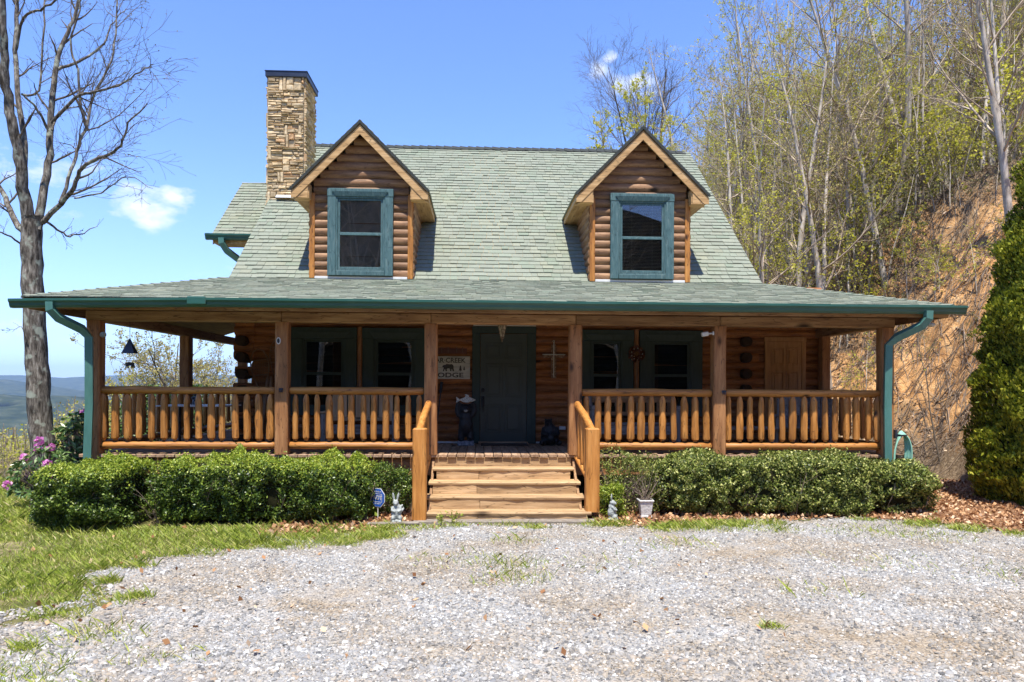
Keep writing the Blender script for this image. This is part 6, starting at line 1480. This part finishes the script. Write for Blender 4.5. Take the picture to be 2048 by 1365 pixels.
# wreath
wc = (2.945, 2.53)
t = thing('wreath', 'small dried red-brown wreath hanging between the two right windows', 'wreath', (wc[0], YF - .09, wc[1]))
a = rg.uniform(0, 6.28, 1500); r_ = .105 + rg.normal(0, .022, 1500); P = np.stack([wc[0] + r_ * np.cos(a), YF - .12 + rg.normal(0, .018, 1500), wc[1] + r_ * np.sin(a)], -1); V, F = leaves_np(P, .035, rg, aspect=1.6); np_obj('leaves', V, F, M['wreath'], t)
m = MB()
for k in range(9): a = k * .7; m.ell((wc[0] + .105 * math.cos(a), YF - .145, wc[1] + .105 * math.sin(a)), (.013, .013, .013), 6, 4)
m.build('berries', M['whitepaint'], t)
m = MB(); m.tube([(wc[0] + .005, YF - .13, wc[1] - .1), (wc[0] + .012, YF - .12, wc[1] - .35), (wc[0] + .004, YF - .12, wc[1] - .75)], [.022, .013, .010], 6); m.build('raffia_tail', M['snow'], t)

# carved bear holding a fish over its head
bx, by, z0 = -.255, 13.10, DZ
t = thing('bear_statue', 'tall black bear statue holding a white trout over its head, left of the door', 'statue', (bx, by, z0))
m = MB()
m.ell((bx, by, z0 + .36), (.135, .12, .20), 14, 10); m.ell((bx, by, z0 + .50), (.125, .11, .14), 14, 8); m.ell((bx, by - .01, z0 + .655), (.105, .10, .10), 14, 10); m.ell((bx, by - .10, z0 + .635), (.045, .06, .04), 10, 8)
for s in (-1, 1):
    m.ell((bx + s * .078, by, z0 + .735), (.03, .02, .03), 8, 6)
    m.tube([(bx + s * .115, by, z0 + .53), (bx + s * .165, by - .01, z0 + .62), (bx + s * .15, by - .01, z0 + .74), (bx + s * .11, by - .015, z0 + .785)], [.05, .045, .038, .035], 10)
    m.tube([(bx + s * .07, by, z0 + .28), (bx + s * .085, by - .01, z0 + .16), (bx + s * .08, by - .02, z0 + .09)], [.07, .065, .06], 10); m.ell((bx + s * .08, by - .06, z0 + .10), (.05, .09, .035), 10, 6)
blob('bear_body', m, M['bearfur'], t, vox=.014)
m = MB(); m.ell((bx, by - .145, z0 + .632), (.034, .02, .024), 8, 6); m.build('muzzle', pmat('pale_muzzle', ((.3, (.3, .27, .22)), (.7, (.45, .41, .35))), noise=20, rough=.7), t)
m = MB(); m.ell((bx, by - .163, z0 + .645), (.012, .008, .008), 6, 4)
for s in (-1, 1): m.ell((bx + s * .035, by - .098, z0 + .685), (.009, .009, .009), 6, 4)
m.build('nose_and_eyes', M['black'], t)
m = MB(); m.bbox(bx - .15, bx + .15, by - .13, by + .12, z0 + .001, z0 + .085, .012); m.build('statue_base', pmat('grey_carved_base', ((.35, (.08, .08, .09)), (.5, (.2, .2, .22)), (.65, (.34, .34, .36))), noise=22, bump=.6, rough=.8), t)
fz = z0 + .815
fish = [(-.17, .055), (-.185, .05), (-.17, .0), (-.185, -.05), (-.155, -.045), (-.11, -.012), (-.05, -.04), (.02, -.052), (.06, -.04), (.10, -.035), (.165, -.012), (.175, .0), (.15, .018), (.09, .04), (.05, .05), (.045, .085), (.0, .105), (-.03, .10), (-.01, .055), (-.06, .035), (-.12, .012)]
m = MB(); m.prism([(bx + .005 + x, by - .03, fz + z + .01) for x, z in fish], (0, .035, 0)); fo = m.build('trout', pmat('painted_trout', ((.35, (.12, .13, .09)), (.5, (.5, .5, .44)), (.65, (.72, .72, .66))), scale=(1, 1, 2), noise=30, rough=.4), t); bv_ = fo.modifiers.new('round', 'BEVEL'); bv_.width = .009; bv_.segments = 2
# seated bear with cub
bx, by = 1.285, 13.15
t = thing('seated_bear_statue', 'black seated bear statue holding a cub, right of the front door', 'statue', (bx, by, z0))
m = MB()
m.ell((bx, by, z0 + .15), (.17, .15, .16), 14, 10); m.ell((bx - .01, by, z0 + .28), (.125, .11, .13), 14, 10); m.ell((bx - .03, by - .01, z0 + .415), (.075, .075, .07), 12, 8); m.ell((bx - .05, by - .08, z0 + .395), (.034, .05, .03), 10, 6)
for s in (-1, 1):
    m.ell((bx - .03 + s * .055, by, z0 + .475), (.022, .014, .022), 8, 6)
    m.tube([(bx + s * .11, by - .02, z0 + .32), (bx + s * .14, by - .09, z0 + .22), (bx + s * .05, by - .15, z0 + .19)], [.045, .042, .034], 10)
    m.tube([(bx + s * .12, by - .02, z0 + .07), (bx + s * .16, by - .15, z0 + .05)], [.06, .05], 10); m.ell((bx + s * .16, by - .18, z0 + .06), (.04, .035, .055), 10, 6)
m.ell((bx + .02, by - .13, z0 + .13), (.06, .05, .08), 10, 8); m.ell((bx + .03, by - .155, z0 + .225), (.038, .036, .036), 10, 8)
for s in (-1, 1): m.ell((bx + .03 + s * .028, by - .15, z0 + .255), (.011, .009, .011), 6, 4)
blob('bear_body', m, M['bearfur'], t, vox=.012)
# wall outlet, mat, leaning rod
m = MB(); m.bbox(1.50, 1.62, YF - .03, YF, 1.09, 1.155, .008); m.bbox(1.525, 1.55, YF - .034, YF - .029, 1.105, 1.14, .002); m.bbox(1.57, 1.595, YF - .034, YF - .029, 1.105, 1.14, .002)
tagp(m.build('wall_outlet', M['white'], None, (1.56, YF, 1.12)), 'small white outlet cover low on the wall beside the seated bear', 'outlet')
m = MB(); m.bbox(.02, .88, 12.95, 13.42, DZ + .004, DZ + .02, .005); tagp(m.build('door_mat', M['mat'], None, (.45, 13.2, DZ)), 'dark brown mat on the deck in front of the door', 'mat')
t = thing('fireplace_poker', 'long black rod leaning on the wall left of the tall bear', 'rod', (-.80, YF - .2, DZ)); m = MB(); m.tube([(-.83, YF - .28, DZ + .01), (-.72, YF - .04, 1.93)], .012, 6); m.build('rod', M['black'], t); m = MB(); m.tube([(-.735, YF - .06, 1.78), (-.715, YF - .03, 1.98)], [.028, .03], 8); m.build('grip', M['black'], t)

# snowshoes on the wall at the left
def snowshoe(x, z, tilt, lab, L_=1.0, wd_=.17):
    t = thing('snowshoe', lab, 'snowshoe', (x, YF, z), 'old snowshoes hung on the wall')
    mt = Matrix.Translation((x, YF - .06, z)) @ Matrix.Rotation(R(tilt), 4, 'Y')
    pts = [(0, 0, -L_ * .55), (.02, 0, -L_ * .38), (wd_ * .7, 0, -L_ * .12), (wd_, 0, .08), (wd_ * .92, 0, .25), (wd_ * .55, 0, .38), (0, 0, .43)]
    full = pts + [(-a, b, c) for a, b, c in pts[::-1][1:]]
    m = MB(); m.tube([mt @ Vector(p) for p in full], .012, 8)
    for zz, w_ in ((.22, wd_ * .93), (-.06, wd_ * .86)): m.tube([mt @ Vector((-w_, 0, zz)), mt @ Vector((w_, 0, zz))], .011, 6)
    m.build('frame', M['snow'], t)
    m = MB()
    for k in range(9): zz = -.05 + k * .033; w_ = wd_ * .9; m.tube([mt @ Vector((-w_, .002, zz)), mt @ Vector((w_, .002, zz + .012))], .0028, 3)
    for k in range(9): xx = -wd_ * .85 + k * wd_ * .21; m.tube([mt @ Vector((xx, -.002, -.06)), mt @ Vector((xx + .02, -.002, .22))], .0028, 3)
    for k in range(5): xx = -wd_ * .6 + k * wd_ * .3; m.tube([mt @ Vector((xx * .3, 0, -L_ * .40)), mt @ Vector((xx, 0, -.06))], .0028, 3)
    m.build('lacing', M['snow'], t)
snowshoe(-4.06, 2.15, -6, 'left snowshoe, hung point-up and tilted on the wall near the corner', 1.1)
snowshoe(-3.73, 2.38, 5, 'right snowshoe, hung higher and partly behind the porch post', 1.0)
t = thing('wooden_ski', 'old wooden skis and poles leaning under the snowshoes', 'skis', (-4.0, YF - .15, DZ))
for i_, (a, b) in enumerate(((-4.02, -3.93), (-3.9, -3.86), (-3.74, -3.60))):
    m = MB(); m.prism([(a - .03, YF - .2, DZ + .01), (a + .03, YF - .2, DZ + .01), (b + .025, YF - .06, 2.0), (b, YF - .06, 2.08), (b - .025, YF - .06, 2.0)], (0, -.02, 0)); m.build('ski', M['snow'], t)

# wind chime bell with bear
cx, cy = -5.43, 11.42
t = thing('wind_chime', 'dark triangular metal bell with a bear clapper hanging in the left opening', 'wind chime', (cx, cy, 2.87))
m = MB(); m.tube([(cx, cy, 2.88), (cx, cy, 2.62)], .004, 5); m.tube([(cx, cy, 2.4), (cx, cy, 2.24)], .003, 5); m.build('cord', M['black'], t)
m = MB(); m.add([(cx, cy, 2.625), (cx - .095, cy - .075, 2.385), (cx + .095, cy - .075, 2.385), (cx + .095, cy + .075, 2.385), (cx - .095, cy + .075, 2.385), (cx, cy, 2.60)], [(0, 1, 2), (0, 2, 3), (0, 3, 4), (0, 4, 1), (5, 2, 1), (5, 3, 2), (5, 4, 3), (5, 1, 4)]); m.build('bell', M['metal_dark'], t)
m = MB(); flat_poly(m, bear_outline(), (cx, cy - .002, 2.20), .155, .005); m.build('bear_clapper', M['black'], t)
# little things on the posts
t = thing('number_plaque', 'small white-rimmed black oval plaque on the second post from the left', 'plaque', (-3.10, YP - .1, 2.58))
ov = [(.026 * math.cos(a), .045 * math.sin(a) * (1 if True else 1)) for a in np.linspace(0, 2 * math.pi, 25)[:-1]]
m = MB(); m.prism([(-3.105 + x * 1.25, YP - .118, 2.585 + z * 1.2) for x, z in ov], (0, .014, 0)); m.build('rim', M['white'], t)
m = MB(); m.prism([(-3.105 + x * .8, YP - .122, 2.585 + z * .85) for x, z in ov], (0, .006, 0)); m.build('face', M['black'], t)
for x, lb in ((-3.06, 'small metal latch where the railing meets the second post from the left'), (3.86, 'small metal latch where the railing meets the second post from the right')):
    m = MB(); m.bbox(x - .035, x + .03, YP - .135, YP - .102, 1.815, 1.855, .006); m.tube([(x - .03, YP - .13, 1.80), (x + .03, YP - .13, 1.80)], .008, 6); tagp(m.build('railing_latch', M['metal_dark'], None, (x, YP - .1, 1.8)), lb, 'latch', 'latches on the railings')
t = thing('security_camera', 'white camera bracketed to the second post from the right', 'camera', (3.70, YP - .05, 2.75))
m = MB(); m.bbox(3.50, 3.61, YP - .12, YP - .05, 2.71, 2.78, .012, mtx=rotm('Y', -12, (3.55, YP, 2.75))); m.build('camera_body', M['white'], t); m = MB(); m.tube([(3.61, YP - .08, 2.755), (3.70, YP - .08, 2.76)], .012, 6); m.bbox(3.68, 3.70, YP - .1, YP - .06, 2.73, 2.79, .004); m.build('bracket', M['white'], t)
m = MB(); m.tube([(-5.79, YP - .05, 2.66), (-5.75, YP - .09, 2.66)], [.038, .045], 12); m.ell((-5.75, YP - .09, 2.66), (.04, .03, .04), 10, 6); tagp(m.build('porch_speaker', M['conc'], None, (-5.79, YP - .05, 2.66)), 'small round grey speaker on the left corner post', 'speaker')
t = thing('floodlight', 'twin floodlight under the right end of the eave', 'floodlight', (7.0, 11.0, 2.95))
m = MB(); m.ell((7.06, 10.98, 2.90), (.06, .06, .035), 12, 6); m.build('lamp_bulb', M['whitepaint'], t); m = MB(); m.tube([(6.94, 11.0, 3.0), (7.0, 11.0, 2.94), (7.03, 10.99, 2.93)], .022, 8); m.ell((6.92, 11.0, 2.965), (.045, .05, .05), 10, 6); m.build('lamp_holder', M['metal_dark'], t)

# seating behind the railings
def part(nm, mat, par, *boxes, b=.006, mtx=None):
    m = MB()
    for q in boxes: m.bbox(*q, b, mtx)
    return m.build(nm, mat, par)
t = thing('porch_bench', 'tan slat-backed bench behind the second railing section, left of the steps', 'bench', (-2.1, 12.9, DZ))
for k in range(8): part('back_slat', TANW['z'], t, (-2.66 + k * .138, -2.54 + k * .138, 13.12, 13.145, 1.33, 1.74))
part('back_rail', TANW['x'], t, (-2.7, -1.53, 13.10, 13.15, 1.27, 1.328), (-2.7, -1.53, 13.10, 13.15, 1.742, 1.79))
part('seat', GREYW['x'], t, (-2.72, -1.52, 12.72, 12.80, 1.18, 1.205), (-2.72, -1.52, 12.82, 12.90, 1.18, 1.205), (-2.72, -1.52, 12.92, 13.0, 1.18, 1.205), (-2.72, -1.52, 13.02, 13.1, 1.18, 1.205), (-2.7, -1.54, 12.73, 12.76, 1.05, 1.178))
for x in (-2.74, -1.50):
    part('arm', TANW['y'], t, (x - .05, x + .05, 12.66, 13.2, 1.42, 1.45))
    for y in (12.74, 13.12): part('leg', GREYW['z'], t, (x - .04, x + .04, y - .04, y + .04, DZ + .002, 1.418))
t = thing('log_bench', 'rustic log bench with window-like back behind the railing, right of the steps', 'bench', (2.75, 12.9, DZ))
part('back_rail', BEAMW['x'], t, (2.05, 3.5, 13.1, 13.16, 1.62, 1.77), (2.05, 3.5, 13.1, 13.16, 1.38, 1.45))
for k in range(8): part('back_slat', BEAMW['z'], t, (2.1 + k * .192, 2.17 + k * .192, 13.11, 13.15, 1.452, 1.618))
part('seat', GREYW['x'], t, (2.05, 3.5, 12.66, 12.84, 1.22, 1.26), (2.05, 3.5, 12.86, 13.08, 1.22, 1.26), (2.1, 3.45, 12.68, 12.72, 1.06, 1.218))
for x in (2.02, 3.54):
    for y in (12.72, 13.13):
        m = MB(); m.tube([(x, y, DZ + .002), (x + .01, y, 1.3), (x - .01, y + .01, 1.80 if y > 13 else 1.5)], [.05, .045, .04], 10, wob=.06); m.build('leg', GREYW['z'], t)
    m = MB(); m.tube([(x, 12.66, 1.53), (x, 13.13, 1.52)], .045, 10, wob=.05); m.build('arm', GREYW['y'], t)
def adirondack(cx, cy, rz, lab):
    t = thing('adirondack_chair', lab, 'chair', (cx, cy, DZ), 'grey slatted chairs at the right end of the porch'); mt = rotm('Z', rz, (cx, cy, 0)); G = GREYW
    for k in range(5):
        x = cx - .24 + k * .1; tp = 1.80 - abs(k - 2) * .05; m = MB(); m.prism([(x, cy + .12, 1.12), (x + .09, cy + .12, 1.12), (x + .09, cy + .38, tp), (x, cy + .38, tp)], (0, .02, 0.008), mt); m.build('back_slat', G['z'], t)
    for k in range(5): y = cy - .32 + k * .1; m = MB(); m.bbox(cx - .27, cx + .27, y, y + .088, 1.20 - k * .022, 1.22 - k * .022, .004, mt); m.build('seat_slat', G['x'], t)
    for s in (-1, 1):
        x = cx + s * .3
        m = MB(); m.bbox(x - .06, x + .06, cy - .38, cy + .30, 1.40, 1.425, .004, mt); m.build('arm', G['y'], t)
        m = MB(); m.bbox(x - .02 - s * .01, x + .02 - s * .01, cy - .34, cy - .25, DZ + .002, 1.398, .004, mt); m.build('leg', G['z'], t)
        m = MB(); m.prism([(x - s * .03, cy - .3, 1.10), (x - s * .03, cy + .35, .86), (x - s * .03, cy + .40, .84), (x - s * .03, cy + .4, .94), (x - s * .03, cy - .3, 1.19)], (s * .02, 0, 0), mt); m.build('leg', G['y'], t)
adirondack(5.55, 12.55, -18, 'grey slatted chair, the left one, at the right end of the porch'); adirondack(6.05, 12.75, -32, 'grey slatted chair, the right one, nearest the right corner post')
t = thing('low_bench', 'low grey plank bench running behind the last railing section', 'bench', (4.5, 12.4, DZ)); part('seat', GREYW['x'], t, (4.0, 5.2, 12.25, 12.6, 1.17, 1.22))
for x in (4.1, 5.1): part('leg', GREYW['z'], t, (x - .03, x + .03, 12.28, 12.57, DZ + .002, 1.168))
t = thing('patio_table', 'white-edged table behind the leftmost railing section', 'table', (-4.9, 12.7, DZ)); part('table_top', M['white'], t, (-5.45, -4.30, 12.35, 13.2, 1.53, 1.555)); 
for x in (-5.35, -4.4):
    for y in (12.45, 13.1): part('leg', M['black'], t, (x - .02, x + .02, y - .02, y + .02, DZ + .002, 1.528))
t = thing('rearing_bear_figure', 'small black and silver bear figure standing on the white-edged table', 'figurine', (-4.93, 12.7, 1.556)); m = MB()
m.ell((-4.93, 12.7, 1.60), (.05, .05, .05), 10, 6); m.ell((-4.93, 12.7, 1.66), (.042, .04, .05), 10, 6); m.ell((-4.93, 12.69, 1.735), (.03, .032, .03), 10, 6); m.ell((-4.945, 12.66, 1.73), (.014, .02, .012), 8, 5)
for s in (-1, 1): m.ell((-4.93 + s * .024, 12.69, 1.765), (.009, .006, .009), 6, 4); m.tube([(-4.93 + s * .035, 12.69, 1.69), (-4.93 + s * .03, 12.65, 1.66)], [.016, .012], 8)
blob('bear_body', m, pmat('black_silver_paint', ((.45, (.01, .01, .012)), (.55, (.25, .26, .28))), noise=24, rough=.4), t, vox=.006)

# garden hose on the right corner
t = thing('garden_hose', 'pale green garden hose coiled over a hanger beside the right downspout', 'hose', (6.72, 11.3, .6))
m = MB()
for k in range(6):
    w_ = .085 + k * .012; x = 6.70 + rg.uniform(-.012, .012); y = 11.22 - k * .018; pts = []
    for a in np.linspace(0, 2 * math.pi, 26): pts.append((x + w_ * math.cos(a) + .02 * math.sin(a), y + rg.uniform(-.003, .003), .80 + (.42 - k * .012) * math.sin(a)))
    m.tube(pts, .0115, 8, cap=False)
o = m.build('hose_coil', M['hose'], t, smooth=True)
m = MB(); m.bbox(6.66, 6.76, 11.10, 11.34, 1.15, 1.17, .004); m.bbox(6.62, 6.66, 11.2, 11.34, 1.1, 1.24, .004); m.build('hanger', M['metal_dark'], t)

# yard sign
t = thing('yard_sign', 'blue octagonal security sign on a thin stake in front of the hedge', 'sign', (-1.45, 10.36, 0)); cx, cy, cz = -1.45, 10.36, .30; mt = rotm('Z', -38, (cx, cy, 0))
def octo(r): return [(r * math.cos(math.pi / 8 + k * math.pi / 4), r * math.sin(math.pi / 8 + k * math.pi / 4)) for k in range(8)]
m = MB(); m.prism([(cx + x, cy, cz + z) for x, z in octo(.145)], (0, .006, 0), mt); m.build('sign_border', M['white'], t)
m = MB(); m.prism([(cx + x, cy - .002, cz + z) for x, z in octo(.136)], (0, .003, 0), mt); m.build('sign_face', M['blue'], t)
m = MB()
for a in ((-.085, .085, .052, .058), (-.085, .085, -.062, -.056), (-.085, -.079, -.056, .052), (.079, .085, -.056, .052)): m.box(cx + a[0], cx + a[1], cy - .004, cy - .0022, cz + a[2], cz + a[3], mt)
m.build('white_box', M['white'], t)
q = mt @ Vector((cx, cy - .0035, cz - .002)); text_obj('lettering', 'ADT', .085, q, M['white'], t, rot=(90, 0, -38), ext=.0008, bold=.003)
q = mt @ Vector((cx, cy - .0035, cz + .085)); text_obj('lettering', 'SECURED BY', .026, q, M['white'], t, rot=(90, 0, -38), ext=.0008)
q = mt @ Vector((cx, cy - .0035, cz - .085)); text_obj('lettering', 'SECURITY', .028, q, M['white'], t, rot=(90, 0, -38), ext=.0008)
m = MB(); m.tube([(cx, cy + .012, -.1), (cx, cy + .012, .30)], .007, 8); m.build('stake', M['white'], t)

# stone rabbits
def rabbit(cx, cy, s, flip, lab):
    t = thing('stone_rabbit', lab, 'statue', (cx, cy, 0), 'cast stone rabbits by the steps'); m = MB(); mt = Matrix.Translation((cx, cy, 0)) @ Matrix.Rotation(R(flip), 4, 'Z') @ Matrix.Scale(s, 4)
    def E_(c, r, rot=0): m.ell(mt @ Vector(c), (r[0] * s, r[1] * s, r[2] * s), 12, 9, Matrix.Rotation(R(flip), 4, 'Z') @ Matrix.Rotation(R(rot), 4, 'Y'))
    E_((0, 0, .035), (.085, .065, .03)); E_((0, 0, .13), (.072, .068, .10)); E_((.005, .005, .215), (.055, .05, .06)); E_((-.01, -.01, .282), (.042, .046, .04)); E_((-.012, -.045, .272), (.024, .028, .022))
    E_((-.038, .008, .362), (.018, .011, .062), -10); E_((.022, .008, .362), (.018, .011, .062), 12)
    for q in (-1, 1):
        E_((q * .05, -.045, .075), (.03, .04, .035)); E_((q * .045, -.06, .03), (.024, .045, .02))
        m.tube([mt @ Vector((q * .052, -.01, .225)), mt @ Vector((q * .062, -.045, .18)), mt @ Vector((q * .015, -.07, .165))], [.02 * s, .018 * s, .015 * s], 8)
    m.tube([mt @ Vector((.03, -.02, .22)), mt @ Vector((.085, .0, .245)), mt @ Vector((.10, .01, .20)), mt @ Vector((.06, -.02, .15))], .017 * s, 8)
    blob('rabbit_body', m, M['conc'], t, vox=.0075, smooth_it=3); return t
rabbit(-1.15, 10.03, 1.0, 10, 'weathered stone rabbit standing upright left of the steps')
rabbit(1.875, 10.12, .93, 75, 'weathered stone rabbit seen side-on right of the steps')
# planter
cx, cy = 2.42, 10.42
t = thing('planter', 'small square white stone planter with bare twigs, right of the right-hand rabbit', 'planter', (cx, cy, 0)); m = MB()
m.bbox(cx - .085, cx + .085, cy - .085, cy + .085, .005, .035, .006)
def frus(a, b, z0_, z1_): m.add([(cx - a, cy - a, z0_), (cx + a, cy - a, z0_), (cx + a, cy + a, z0_), (cx - a, cy + a, z0_), (cx - b, cy - b, z1_), (cx + b, cy - b, z1_), (cx + b, cy + b, z1_), (cx - b, cy + b, z1_)], [(0, 1, 5, 4), (1, 2, 6, 5), (2, 3, 7, 6), (3, 0, 4, 7), (4, 5, 6, 7), (3, 2, 1, 0)])
frus(.070, .095, .036, .235); m.bbox(cx - .108, cx + .108, cy - .108, cy + .108, .236, .262, .006); m.build('pot', M['potm'], t)
ln = [grow(rg, (cx + rg.normal(0, .03), cy + rg.normal(0, .03), .26), (rg.normal(0, .5), rg.normal(0, .4), 1), rg.uniform(.2, .5), .004, 5, .12, 0) for _ in range(34)]; V, F = tubes_np(ln, 4); np_obj('dead_twigs', V, F, M['stick'], t)
m = MB(); m.box(cx - .09, cx + .09, cy - .09, cy + .09, .255, .2635); m.build('soil', M['mat'], t)
# edging stones by the left rabbit
for k, (x, y, w_, r_, lb) in enumerate(((-1.33, 9.93, .2, 8, 'thin flat edging stone left of the upright rabbit'), (-.98, 9.97, .16, -6, 'thin flat edging stone between the upright rabbit and the newel post'))):
    m = MB(); m.bbox(x - w_, x + w_, y - .045, y + .05, -.01, .03, .012, rotm('Z', r_, (x, y, 0))); tagp(m.build('edging_stone', M['slab'], None, (x, y, 0)), lb, 'stone', 'flat edging stones')

# ---- the air
m = MB(); m.box(-11500, 11500, -3200, 12500, -140, 320)
hz, N, L = newmat('haze_air'); o_ = N.new('ShaderNodeOutputMaterial'); v_ = N.new('ShaderNodeVolumePrincipled'); L.new(v_.outputs[0], o_.inputs['Volume'])
v_.inputs['Color'].default_value = (.50, .72, 1, 1); v_.inputs['Density'].default_value = .00010; v_.inputs['Anisotropy'].default_value = .1
hb = m.build('haze', hz); tagp(hb, 'thin blue mountain haze filling the valley air', 'haze', kind='stuff')
